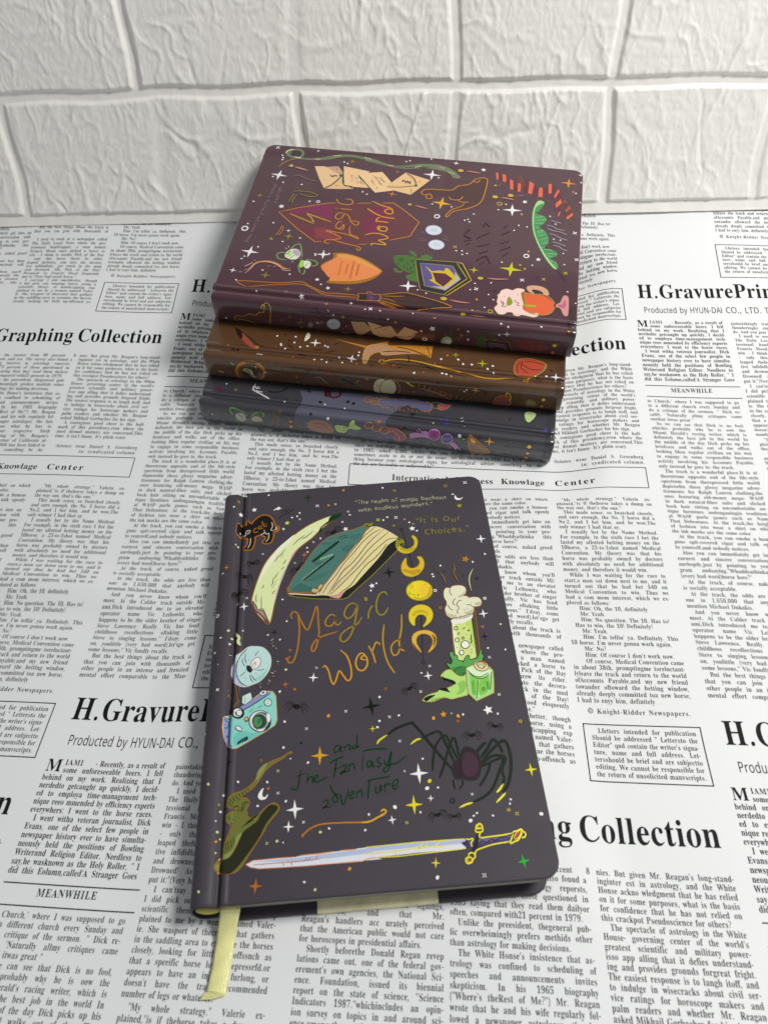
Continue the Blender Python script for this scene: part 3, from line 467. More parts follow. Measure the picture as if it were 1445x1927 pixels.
'q': [103,[[[74,-40],[74,-2],[74,5],[75,12],[74,12],[69,7],[63,2],[56,-1],[46,-2],[31,1],[19,10],[12,25],[9,45],[12,65],[20,80],[31,89],[46,92],[56,91],[64,88],[70,83],[74,78],[75,78],[77,90],[89,90],[89,-40]],[[49,11],[61,12],[68,18],[73,28],[74,42],[74,45],[73,60],[69,71],[61,77],[48,79],[38,77],[30,70],[26,59],[25,44],[26,30],[30,20],[38,13]]]],
'r': [69,[[[14,0],[14,90],[26,90],[28,74],[29,74],[34,80],[40,86],[47,90],[56,92],[62,91],[67,91],[65,77],[60,78],[55,78],[49,77],[42,74],[37,70],[33,64],[30,57],[29,48],[29,0]]]],
's': [80,[[[37,-2],[21,0],[9,4],[9,17],[22,13],[37,10],[47,11],[54,14],[57,18],[59,24],[57,30],[50,35],[36,41],[21,48],[12,56],[9,61],[9,68],[11,78],[18,85],[29,90],[42,92],[58,90],[71,86],[66,74],[54,78],[41,80],[33,79],[27,77],[24,73],[23,69],[25,62],[32,57],[46,52],[60,45],[70,37],[72,31],[73,25],[70,13],[63,5],[52,0]]]],
't': [61,[[[42,-2],[29,1],[23,4],[19,9],[16,16],[15,26],[15,79],[3,79],[3,86],[16,92],[21,111],[30,111],[30,90],[56,90],[56,79],[30,79],[30,27],[31,19],[34,14],[39,11],[44,10],[51,11],[57,12],[57,1],[50,-1]]]],
'u': [104,[[[46,-2],[32,0],[21,6],[15,16],[13,31],[13,90],[28,90],[28,32],[29,23],[33,16],[39,12],[48,11],[61,13],[69,19],[73,29],[75,43],[75,90],[89,90],[89,0],[77,0],[75,12],[75,12],[69,6],[62,2],[54,-1]]]],
'v': [86,[[[34,0],[0,90],[16,90],[35,37],[38,29],[40,20],[42,13],[43,13],[45,20],[48,29],[50,37],[70,90],[85,90],[51,0]]]],
'w': [132,[[[27,0],[2,90],[17,90],[30,42],[33,28],[35,15],[36,15],[38,22],[40,31],[42,39],[58,90],[74,90],[90,39],[93,27],[96,15],[96,15],[99,27],[102,42],[115,90],[130,90],[105,0],[88,0],[72,51],[69,64],[66,75],[65,75],[63,64],[59,51],[43,0]]]],
'x': [89,[[[3,0],[36,46],[5,90],[21,90],[44,56],[67,90],[84,90],[53,46],[86,0],[69,0],[44,36],[20,0]]]],
'y': [85,[[[14,-40],[7,-40],[2,-39],[2,-27],[6,-28],[12,-28],[19,-27],[24,-24],[28,-19],[32,-12],[36,0],[0,90],[16,90],[35,39],[40,26],[43,14],[44,14],[47,25],[51,39],[70,90],[86,90],[47,-12],[41,-24],[35,-33],[26,-38]]]],
'z': [79,[[[7,0],[7,10],[55,79],[9,79],[9,90],[71,90],[71,79],[24,11],[72,11],[72,0]]]]}}
_tess = {}
def simplify(p, tol):
    p = [np.array(q) for q in p]
    while len(p) > 6:
        best = None
        for i in range(len(p)):
            a, b, c = p[i-1], p[i], p[(i+1) % len(p)]; d = c-a
            h = abs(d[0]*(b-a)[1]-d[1]*(b-a)[0])/max(math.hypot(*d), 1e-9)
            if best is None or h < best[0]: best = (h, i)
        if best[0] >= tol: break
        p.pop(best[1])
    return np.array(p)
def loop_area(p): return .5*float(np.sum(p[:, 0]*np.roll(p[:, 1], -1)-np.roll(p[:, 0], -1)*p[:, 1]))
def glyph(font, ch, thin=0., keep=1):
    """outline of a letter as (advance, points, triangles); thin = how much the strokes are pared down"""
    k = (font, ch, thin, keep)
    if k in _tess: return _tess[k]
    g = GL[font].get(ch)
    if g is None: _tess[k] = None; return None
    loops = [np.array(lp, float)/250 for lp in g[1]]
    if keep > 1: loops = [simplify(p, .0048) for p in loops]
    raw = [p.copy() for p in loops]; ar = [loop_area(p) for p in loops]; sg = 1 if max(ar, key=abs) > 0 else -1
    if thin:
        for n_, p in enumerate(loops):
            d = np.roll(p, -1, 0)-p; d /= np.maximum(np.linalg.norm(d, axis=1, keepdims=True), 1e-6)
            n = np.stack([-d[:, 1], d[:, 0]], 1); n = n+np.roll(n, 1, 0); n /= np.maximum(np.linalg.norm(n, axis=1, keepdims=True), .5)
            loops[n_] = p+n*thin*sg
    off = np.cumsum([0]+[len(p) for p in loops]); T = []
    for n_, a in enumerate(ar):
        if a*sg <= 0: continue
        P = raw[n_]; hs = [h for h, b in enumerate(ar) if b*sg < 0 and P[:, 0].min() <= raw[h][:, 0].min() and raw[h][:, 0].max() <= P[:, 0].max() and P[:, 1].min() <= raw[h][:, 1].min() and raw[h][:, 1].max() <= P[:, 1].max()]
        ids = [i for q in [n_]+hs for i in range(off[q], off[q+1])]
        T += [[ids[v] for v in t] for t in tessellate_polygon([[Vector((x, y, 0)) for x, y in loops[q]] for q in [n_]+hs])]
    _tess[k] = (g[0]/250, np.concatenate(loops), np.array(T, np.int32).reshape(-1, 3))
    return _tess[k]
PU, PV = .30997, .30739
class Ink:
    def __init__(s): s.V = []; s.T = []; s.n = 0
    def add(s, P, T): s.V.append(P); s.T.append(T+s.n); s.n += len(P)
def width(font, txt, size, cond, track):
    return sum((glyph(font, c)[0]*size*cond+track) if c != ' ' and glyph(font, c) else .24*size*cond+track for c in txt)
ink_bold, ink_text = Ink(), Ink()
def line(ink, font, txt, u, v, size, cond, track=0, fit=None, thin=0., keep=1, tiles=None, clip=True):
    """one line of print; fit = width it is justified to (in the spaces between words)"""
    sp = .24*size*cond
    if fit is not None:
        n = txt.count(' '); nat = width(font, txt, size, cond, track)
        extra = fit-nat
        if n and extra > 0: sp += extra/n
        elif extra < 0: cond *= fit/nat; sp *= fit/nat; track *= fit/nat
        elif not n: track += extra/max(1, len(txt)-1)
    pos = []; x = u
    for c in txt:
        g = glyph(font, c, thin, keep)
        if c == ' ' or g is None: x += sp+track; continue
        pos.append((x, g)); x += g[0]*size*cond+track
    for m, n in (tiles or TILES):
        for gx_, g in pos:
            uu, vv = gx_+m*PU, v+n*PV
            if clip and not (UMIN < uu < UMAX and VMIN < vv < VMAX): continue
            # the corner outside the view and its surroundings carries no print
            ink.add(np.stack([uu+g[1][:, 0]*size*cond, vv+g[1][:, 1]*size], 1), g[2])
    return x
TILES = [(m, n) for m in (-2, -1, 0, 1, 2) for n in (-1, 0, 1)]
UMIN, UMAX, VMIN, VMAX = -.36, .37, -.33, .262
SZ = .0054
def block(txt, u0, u1, v, pitch, size=SZ, cond=.77, thin=.003, font='b', indent=.0032, track=.00006, ink=None):
    lines = txt.split('\n')
    for i, l in enumerate(lines):
        ind = 0; end = l.endswith('|'); l = l.rstrip('|').rstrip()
        while l.startswith('>'): ind += 1; l = l[1:]
        u = u0+ind*indent
        if not l: continue
        last = end or i == len(lines)-1 and False
        line(ink or ink_text, font, l, u, v-i*pitch, size, cond, track, fit=None if last else u1-u, thin=thin, keep=2)
def rule(u0, v0, u1, v1, wd, ink=None):
    d = np.array([u1-u0, v1-v0]); L = np.linalg.norm(d); d /= L; n = np.array([-d[1], d[0]])*wd/2
    k = max(2, int(L/.004)); ts = np.linspace(0, 1, k+1)
    for m, t in TILES:
        a = np.array([u0+m*PU, v0+t*PV])
        if not (UMIN-.12 < a[0] < UMAX and VMIN-.05 < a[1] < VMAX+.02): continue
        c = a+np.outer(ts*L, d)
        c = c[(c[:, 1] < VMAX+.01)]
        if len(c) < 2: continue
        P = np.concatenate([c+n, c-n]); q = len(c)
        T = [(i, q+i, i+1) for i in range(q-1)]+[(i+1, q+i, q+i+1) for i in range(q-1)]
        (ink or ink_bold).add(P, np.array(T))
def frame_box(u0, v0, u1, v1, wd):
    rule(u0-wd/2, v0, u1+wd/2, v0, wd); rule(u0-wd/2, v1, u1+wd/2, v1, wd); rule(u0, v0, u0, v1, wd); rule(u1, v0, u1, v1, wd)
# column a
def head(txt, u0, u1, v, cap, font='b', ink=None, thin=0.):
    """headline set to a cap height and stretched to a width"""
    size = cap/(.456 if font == 'b' else .508)
    cond = min(1.05, .97*(u1-u0)/width(font, txt, size, 1, 0))
    tr = (u1-u0-width(font, txt, size, cond, 0))/max(1, len(txt)-1)
    line(ink or ink_bold, font, txt, u0, v, size, cond, tr, thin=thin)
head('H.GravurePrint', -.1452, -.0500, -.1334, .0116)
head('Producted by HYUN-DAI', -.1424, -.0905, -.1464, .0053, 's')
head('CO., LTD. Taipei', -.0885, -.0480, -.1464, .0053, 's')
head('M', -.1484, -.1408, -.1594, .0058)
AL, AR = -.1484, -.0922
line(ink_bold, 'b', 'IAMI', -.1398, -.1562, .0058, .8, .0003)
line(ink_bold, 'b', '- Recently, as a result of', -.1255, -.1562, .0058, .77, .00003, fit=AR+.1255, keep=2)
for i, l in enumerate(HEADA.split('\n')):
    ind = .0027 if l[0] == '>' else .0085 if i == 0 else 0
    end = l.endswith('|'); l = l.strip('>|')
    line(ink_bold, 'b', l, AL+ind, -.1598-i*.00369, .0058, .77, .00003, fit=AR-AL-ind, keep=2)
rule(AL, -.2078, -.0895, -.2082, .0005); rule(AL, -.2164, -.0895, -.2168, .0005)
line(ink_bold, 'b', 'MEANWHILE', -.1328, -.2127, .0068, .80, .0003)
block(LOWA, AL, AR, -.2211, .00364)
# column b
block(BTOP, -.0868, -.0305, -.1567, .00372)
block(VALERIE, -.0862, -.0300, .0571, .00365)
line(ink_text, 'b', '\u00a9 Knight-Ridder Newspapers.', -.0840, -.0800, SZ, .85, .00025, thin=.003, keep=2)
frame_box(-.0878, -.0862, -.0320, -.1158, .0005)
block(LETTERS, -.0845, -.0345, -.0905, .00355)
# columns c, d, e
head('Collection', .0935, .1524, -.1800, .0108)
head('Graphing', .0905-.0589*width('b', 'Graphing', 1, 1, 0)/width('b', 'Collection', 1, 1, 0), .0905, -.1800, .0108)
block(COLC, -.0207, .0366, -.1992, .00352)
block(COLD, .0388, .0945, -.1932, .00362)
block(COLE, .0988, .1545, -.1932, .00342)
line(ink_text, 'b', '-Science wrae Daniel S. Greenberg', .1005, .0416, SZ, .8, .0001, fit=.053, thin=.003, keep=2)
line(ink_text, 'b', 'in: syndicated column.', .1170, .0377, SZ, .85, .0003, thin=.003, keep=2)
frame_box(-.0227, .0350, .1537, .0203, .00045)
head('International', .0032, .0372, .0243, .0042, thin=.004)
head('Business', .0415, .0640, .0243, .0042); head('Knowlage', .0685, .0945, .0243, .0042); head('Center', .1005, .1235, .0243, .0042)
block('\n'.join(LOWA.split('\n')[5:45]), -.0200, .0370, .0105, .00355)
block('\n'.join(LOWA.split('\n')[26:53]), .0390, .0950, .0105, .00350)
block(RACE, .0392, .0955, -.0875, .00345)
block(VALERIE, .0997, .1535, .0105, .00347)
line(ink_text, 'b', '\u00a9 Knight-Ridder Newspapers.', .1040, -.1200, SZ, .85, .00025, thin=.003, keep=2)
frame_box(.1012, -.1255, .1548, -.1534, .0005)
block(LETTERS, .1045, .1525, -.1298, .00355)
ink_m = mat('printing_ink', (.010, .010, .011), rough=.6, spec=.12); ink_g = mat('printing_ink_grey', (.045, .045, .047), rough=.6, spec=.15)
for nm, ink, m in (('newsprint_headline', ink_bold, ink_m), ('newsprint_text', ink_text, ink_g)):
    UV = np.concatenate(ink.V); T = np.concatenate(ink.T)
    tri_mesh(nm, on_sheet(UV[:, 0], UV[:, 1], .00009), T, m, parent=sheet)

# ------------------------------------------------------------------ the foam brick wall panel
W0 = np.array([-0.27457, 0.22852, 0.05434]); E1 = np.array([0.999434, 0.033637, -0.00107]); E2 = np.array([-0.010669, 0.346823, 0.93787]); E3 = np.array([-0.031918, 0.937327, -0.346985])   # foot, along, up, out of the wall (towards the room: -E3)
def vnoise(x, y, seed):
    """smooth gradient noise in numpy"""
    xi = np.floor(x).astype(np.int64); yi = np.floor(y).astype(np.int64); xf = x-xi; yf = y-yi
    def g(ix, iy, dx, dy):
        h = (ix*374761393+iy*668265263+seed*1442695041) & 0x7fffffff
        h = ((h ^ (h >> 13))*1274126177) & 0x7fffffff
        a = (h & 0xffff)/65536*2*np.pi
        return np.cos(a)*dx+np.sin(a)*dy
    u = xf**3*(xf*(xf*6-15)+10); v = yf**3*(yf*(yf*6-15)+10)
    a = g(xi, yi, xf, yf); b = g(xi+1, yi, xf-1, yf); c = g(xi, yi+1, xf, yf-1); d = g(xi+1, yi+1, xf-1, yf-1)
    return (a*(1-u)+b*u)*(1-v)+(c*(1-u)+d*u)*v
A = np.concatenate([np.arange(-.32, -.06, .002), np.arange(-.06, .60, .0008), np.arange(.60, .86, .002)]); B = np.concatenate([np.arange(-.0005, .165, .0008), np.arange(.165, .34, .0025)])
AA, BB = np.meshgrid(A, B)
wx = .004*vnoise(AA*22, BB*22, 3); wy = .004*vnoise(AA*22, BB*22, 4)
aw, bw = AA+.35*wx, BB+.2*wy
ROWJ = [.0045, .0822, .1602, .238, .316]           # mid of the horizontal joints
def trench(d, half, soft):
    return 1-smooth((np.abs(d)-half)/soft)
H = np.zeros_like(AA)
joint = np.zeros_like(AA)
bot = 1-smooth((bw-.0062)/.0022)                    # thin flat lip along the foot
joint = np.maximum(joint, bot)
for r in ROWJ[1:]: joint = np.maximum(joint, trench(bw-r-.0012*np.sin(9*AA)-.0006*np.sin(70*AA), .0020, .0030))
VJ = {0: [(-.213, 1), (-.107, .5), (-.001, 1), (.1068, .32), (.207, .95), (.3128, .55), (.4188, 1), (.525, .6), (.631, 1), (.737, .5)],
      1: [(-.225, .5), (-.118, 1), (-.01, .4), (.0945, 1), (.2060, .30), (.3130, .8), (.4195, .75), (.525, 1), (.631, .5), (.737, 1)]}
for row in range(4):
    lo, hi = ROWJ[row], ROWJ[row+1]
    inrow = smooth((bw-lo+.002)/.002)*smooth((hi+.002-bw)/.002)
    for a, s in VJ[row % 2]:
        joint = np.maximum(joint, s*trench(aw-a-(.0015*np.sin(60*BB+a*90)), .0018, .0030 if s > .45 else .006)*inrow)
face = 1-joint
H += .0021*face
# pillowy brick faces, long creases running mostly up the wall, crumpled patches
warp = .016*vnoise(AA*14, BB*9, 11)+.006*vnoise(AA*38, BB*30, 12)+.0025*vnoise(AA*90, BB*80, 15)
wrb = .016*vnoise(AA*11, BB*13, 13)+.005*vnoise(AA*40, BB*40, 14)+.0025*vnoise(AA*90, BB*80, 16)
def ridge(sx, sy, seed, wdt): return np.exp(-(vnoise((AA+warp)*sx, (BB+wrb)*sy, seed)/wdt)**2)
def patch(sx, sy, seed, bias): return smooth(vnoise(AA*sx, BB*sy, seed)*1.9+bias)
H += face*.0008*vnoise(AA*16, BB*14, 21)
H += face*.0007*ridge(20, 9, 22, .035)*patch(13, 12, 31, .42)
H += face*.0005*ridge(30, 17, 23, .05)*patch(15, 17, 32, .42)
H += face*.0004*ridge(52, 36, 24, .08)*patch(20, 17, 33, .5)
H -= face*.0006*ridge(19, 10, 25, .025)*patch(11, 14, 34, .4)
H += face*.0005*ridge(80, 46, 26, .10)*patch(24, 22, 35, .5)
fine = np.abs(vnoise((AA+warp*.5)*170, (BB+wrb*.5)*95, 41))
H += (.2+.8*face)*.00054*fine
H += (.3+.7*face)*.00042*np.abs(vnoise((AA+warp*.3)*330, (BB+wrb*.3)*190, 42))
H += (.4+.6*face)*.00011*vnoise(AA*620, BB*470, 44)
H += joint*.0004*vnoise(AA*90, BB*90, 43)
# the foam leans back and its foot curls out a little on to the sheet
curl = .0035*np.exp(-BB/.012)
Pw = W0+AA[..., None]*E1+BB[..., None]*E2-(H+curl-.001)[..., None]*E3
foot = sheet_z(Pw[..., 0], Pw[..., 1])
Pw[..., 2] = np.where(BB < .004, np.maximum(Pw[..., 2], foot+.0001), Pw[..., 2])
nb, na = AA.shape
idx = np.arange(na*nb).reshape(nb, na)
quads = np.stack([idx[:-1, :-1], idx[:-1, 1:], idx[1:, 1:], idx[1:, :-1]], -1).reshape(-1, 4)
back = W0+np.array([[A[0], B[0]], [A[-1], B[0]], [A[-1], B[-1]], [A[0], B[-1]]])@np.stack([E1, E2])+.006*E3
V = np.concatenate([Pw.reshape(-1, 3), back])
n0 = na*nb
foam = mat('white_foam', (.87, .845, .80), rough=.33, spec=.5, bump=[(900, .18, .0004), (2200, .12, .0002)])
wall = tri_mesh('brick_wall', V, quads, foam, smooth=True)
bm = bmesh.new(); bm.from_mesh(wall.data); bm.verts.ensure_lookup_table()
c = [bm.verts[n0+i] for i in range(4)]
bm.faces.new((c[3], c[2], c[1], c[0]))
bm.faces.new((bm.verts[idx[-1, 0]], c[3], c[0], bm.verts[idx[0, 0]])); bm.faces.new((bm.verts[idx[-1, -1]], bm.verts[idx[0, -1]], c[1], c[2]))
bm.faces.new((bm.verts[idx[-1, 0]], bm.verts[idx[-1, -1]], c[2], c[3])); bm.faces.new((bm.verts[idx[0, 0]], c[0], c[1], bm.verts[idx[0, -1]]))
bm.to_mesh(wall.data); bm.free()
tag(wall, 'white embossed foam wall panel of wrinkled bricks leaning back behind the books', 'wall')

# ------------------------------------------------------------------ books
def profile(W, T, k=1.0):
    """outer contour of the binding in (x across, z up): fore-edge top, groove, spine, groove, fore-edge bottom"""
    up = [(.0165, 0), (.0142, .0000), (.0134, .0002), (.0129, .0009), (.0125, .0020), (.0121, .0026), (.0116, .0026), (.0110, .0021), (.0102, .0014), (.0093, .0007), (.0082, .0002), (.0056, 0), (.0036, .0002), (.0022, .0010), (.0012, .0024), (.0006, .0044), (.0002, .0068)]
    t = [(x*k, T-d*(1 if k == 1 or x < .006 else .6)) for x, d in up]
    return [(W, T)]+t+[(0., T/2)]+[(x, T-z) for x, z in t[::-1]]+[(W, 0.)]
class Surf:
    """the printed outside of a binding: (along y, q = arc length from the top fore-edge) -> local point"""
    def __init__(s, W, T, k):
        s.K = np.array(profile(W, T, k)); s.q = np.concatenate([[0], np.cumsum(np.linalg.norm(np.diff(s.K, axis=0), axis=1))])
        d = np.diff(s.K, axis=0); d /= np.linalg.norm(d, axis=1, keepdims=True)
        n = np.stack([d[:, 1], -d[:, 0]], 1)
        n = -n if n[0, 1] < 0 else n
        s.fn = n; s.vn = np.concatenate([n[:1], (n[1:]+n[:-1]), n[-1:]]); s.vn /= np.linalg.norm(s.vn, axis=1, keepdims=True)
    def at(s, y, q, lift):
        x = np.interp(q, s.q, s.K[:, 0]); z = np.interp(q, s.q, s.K[:, 1])
        nx = np.interp(q, s.q, s.vn[:, 0]); nz = np.interp(q, s.q, s.vn[:, 1])
        return np.stack([x+nx*lift, y, z+nz*lift], -1)
def board(name, W, L, x0, z0, z1, r, m, parent, e=.0005, y0=0., ext=0.):
    """a cover board: rounded at the fore-edge corners, softened edges"""
    def outline(ins):
        P = [(x0, y0-ext+ins)]
        for cx, cy, a0 in ((W-r, y0-ext+r, -90), (W-r, L-r, 0)):
            for i in range(9):
                a = math.radians(a0+90*i/8); P.append((cx+(r-ins)*math.cos(a), cy+(r-ins)*math.sin(a)))
        P.append((x0, L-ins)); return P
    rings = [(e, z1), (e*.3, z1-e*.35), (0, z1-e), (0, z0+e), (e*.3, z0+e*.35), (e, z0)]
    V = []; F = []
    for ins, z in rings: V += [(x, y, z) for x, y in outline(ins)]
    n = len(V)//len(rings)
    for k in range(len(rings)-1):
        for i in range(n):
            a, b = k*n+i, k*n+(i+1) % n; F.append((a, a+n, b+n, b))
    F.append(tuple(range(n))); F.append(tuple(reversed(range((len(rings)-1)*n, len(rings)*n))))
    return mesh_obj(name, V, F, m, parent)
def binding(name, W, L, T, k, lo, hi, m, parent, thick=.0011):
    """the joint and spine strip of the case, between contour points lo and hi"""
    sf = Surf(W, T, k); K = sf.K[lo:hi+1]; N = sf.vn[lo:hi+1].copy(); N[0] = (0, 1); N[-1] = (0, -1)
    I = K-N*thick
    ys = [0., .0006, .003]+list(np.linspace(.02, L-.02, 12))+[L-.003, L-.0006, L]
    V = []; F = []; n = len(K)
    for j, y in enumerate(ys):
        t = .00045 if j in (0, len(ys)-1) else 0
        V += [(a-t*b[0], y, c-t*b[1]) for (a, c), b in zip(K, N)]+[(a, y, c) for a, c in I]
    for j in range(len(ys)-1):
        o, p = j*2*n, (j+1)*2*n
        for i in range(n-1):
            F.append((o+i, o+i+1, p+i+1, p+i)); F.append((o+n+i, p+n+i, p+n+i+1, o+n+i+1))
        F.append((o, p, p+n, o+n)); F.append((o+n-1, o+2*n-1, p+2*n-1, p+n-1))
    for o, s in ((0, 1), ((len(ys)-1)*2*n, -1)):
        for i in range(n-1):
            f = (o+i, o+n+i, o+n+i+1, o+i+1); F.append(f if s > 0 else f[::-1])
    ob = mesh_obj(name, V, F, m, parent, smooth=True)
    return ob
page_m = mat('paper_pages', (.62, .59, .52), rough=.8)
_nt = page_m.node_tree; _p = _nt.nodes['Principled BSDF']
_tc = _nt.nodes.new('ShaderNodeTexCoord'); _mp = _nt.nodes.new('ShaderNodeMapping'); _mp.inputs['Scale'].default_value = (8, 8, 4200)
_n = _nt.nodes.new('ShaderNodeTexNoise'); _n.inputs['Scale'].default_value = 1; _r = _nt.nodes.new('ShaderNodeValToRGB')
_r.color_ramp.elements[0].color = (.30, .28, .25, 1); _r.color_ramp.elements[1].color = (.72, .69, .61, 1); _r.color_ramp.elements[0].position = .35; _r.color_ramp.elements[1].position = .62
_nt.links.new(_tc.outputs['Object'], _mp.inputs[0]); _nt.links.new(_mp.outputs[0], _n.inputs['Vector']); _nt.links.new(_n.outputs['Fac'], _r.inputs['Fac']); _nt.links.new(_r.outputs['Color'], _p.inputs['Base Color'])
yellow_m = mat('yellow_thread', (.72, .66, .14), rough=.6)
def book(name, label, M, W, L, T, k, cover_m, group=None, band=True, ext=0., rec=.0035):
    root = bpy.data.objects.new(name, None); COL.objects.link(root); root.empty_display_size = .03
    root.matrix_world = M
    tag(root, label, 'book', group=group)
    x0 = .0165*k
    board('front_cover', W, L, x0, T-.0023, T, .0068, cover_m, root)
    board('back_cover', W-(.0032 if ext else .0005), L, x0, 0, .0023, .0068, cover_m, root, ext=ext)
    binding('spine', W, L, T, k, 1, len(profile(W, T, k))-2, cover_m, root)
    V = []; F = []
    xs0, xs1, ya, yb, za, zb = .0141*k, W-.0035, rec, L-.0035, .0024, T-.0024
    r = .0055
    P = [(xs0, ya)]+[(xs1-r+r*math.cos(a), ya+r+r*math.sin(a)) for a in np.radians(np.linspace(-90, 0, 7))]+[(xs1-r+r*math.cos(a), yb-r+r*math.sin(a)) for a in np.radians(np.linspace(0, 90, 7))]+[(xs0, yb)]
    n = len(P)
    V = [(x, y, za) for x, y in P]+[(x, y, zb) for x, y in P]
    F = [(i, (i+1) % n, n+(i+1) % n, n+i) for i in range(n)]+[tuple(reversed(range(n))), tuple(range(n, 2*n))]
    mesh_obj('page_block', V, F, page_m, root)
    if band:
        V = []; F = []; S_ = 14
        for i in range(S_+1):
            t = i/S_; x = .0022+.0095*t; rr = .0024*math.sin(math.pi*(.06+.88*t))**.5
            for j in range(10):
                a = 2*math.pi*j/10; V.append((x, .0016+rr*.85*math.cos(a), T*.56-.0022*t+rr*math.sin(a)))
        for i in range(S_):
            for j in range(10): F.append((i*10+j, i*10+(j+1) % 10, (i+1)*10+(j+1) % 10, (i+1)*10+j))
        F += [tuple(reversed(range(10))), tuple(range(S_*10, S_*10+10))]
        mesh_obj('headband', V, F, yellow_m, root, smooth=True)
    return root
matte = mat('soft_touch_charcoal', srgb('413c43'), rough=.55, spec=.35, bump=[(3000, .10, .0002)], vary=(25, .06), wear=(18, .12))
plum = mat('laminated_plum', srgb('4a2833'), rough=.5, spec=.3, coat=1., coat_rough=.13, bump=[(45, .10, .002), (9, .15, .004)])
brown = mat('laminated_brown', srgb('5a3b20'), rough=.5, spec=.3, coat=1., coat_rough=.08, bump=[(45, .10, .002), (9, .15, .004)])
black = mat('laminated_black', srgb('3a393f'), rough=.5, spec=.3, coat=1., coat_rough=.08, bump=[(45, .10, .002), (9, .15, .004)])
FRONT = Matrix([[0.991824, -0.127612, 0, -0.063396], [0.127612, 0.991824, 0, -0.218382], [0, 0, 1, 0], [0, 0, 0, 1]]); ST = [Matrix(m) for m in [[[0.106024, -0.993824, 0.032744, 0.107215], [0.979562, 0.098728, -0.175248, 0.079178], [0.170933, 0.050655, 0.98398, 0.04885], [0, 0, 0, 1]], [[0.091271, -0.995288, 0.032744, 0.102214], [0.980918, 0.084187, -0.175248, 0.058957], [0.171666, 0.048114, 0.98398, 0.024581], [0, 0, 0, 1]], [[0.107758, -0.993638, 0.032744, 0.097646], [0.979388, 0.100437, -0.175248, 0.039099], [0.170845, 0.050953, 0.98398, 0.000363], [0, 0, 0, 1]]]]
WF, LF, TF = [0.1465, 0.21563, 0.0175]; WS, LS, TS = [0.149, 0.21563, 0.0203]
front = book('notebook', 'charcoal book lying alone in front with a sword and a spider on its cover', FRONT, WF, LF, TF, 1., matte, ext=.0016, rec=.0026)
plum_b = book('notebook', 'plum book on top of the stack with envelopes and a broom on its cover', ST[0], WS, LS, TS, 0.72, plum, group='books stacked against the wall', band=False)
brown_b = book('notebook', 'brown book in the middle of the stack with a round clock on its spine', ST[1], WS, LS, TS, 0.72, brown, group='books stacked against the wall', band=False)
black_b = book('notebook', 'dark grey book at the bottom of the stack with green bows on its spine', ST[2], WS, LS, TS, 0.72, black, group='books stacked against the wall', band=False)


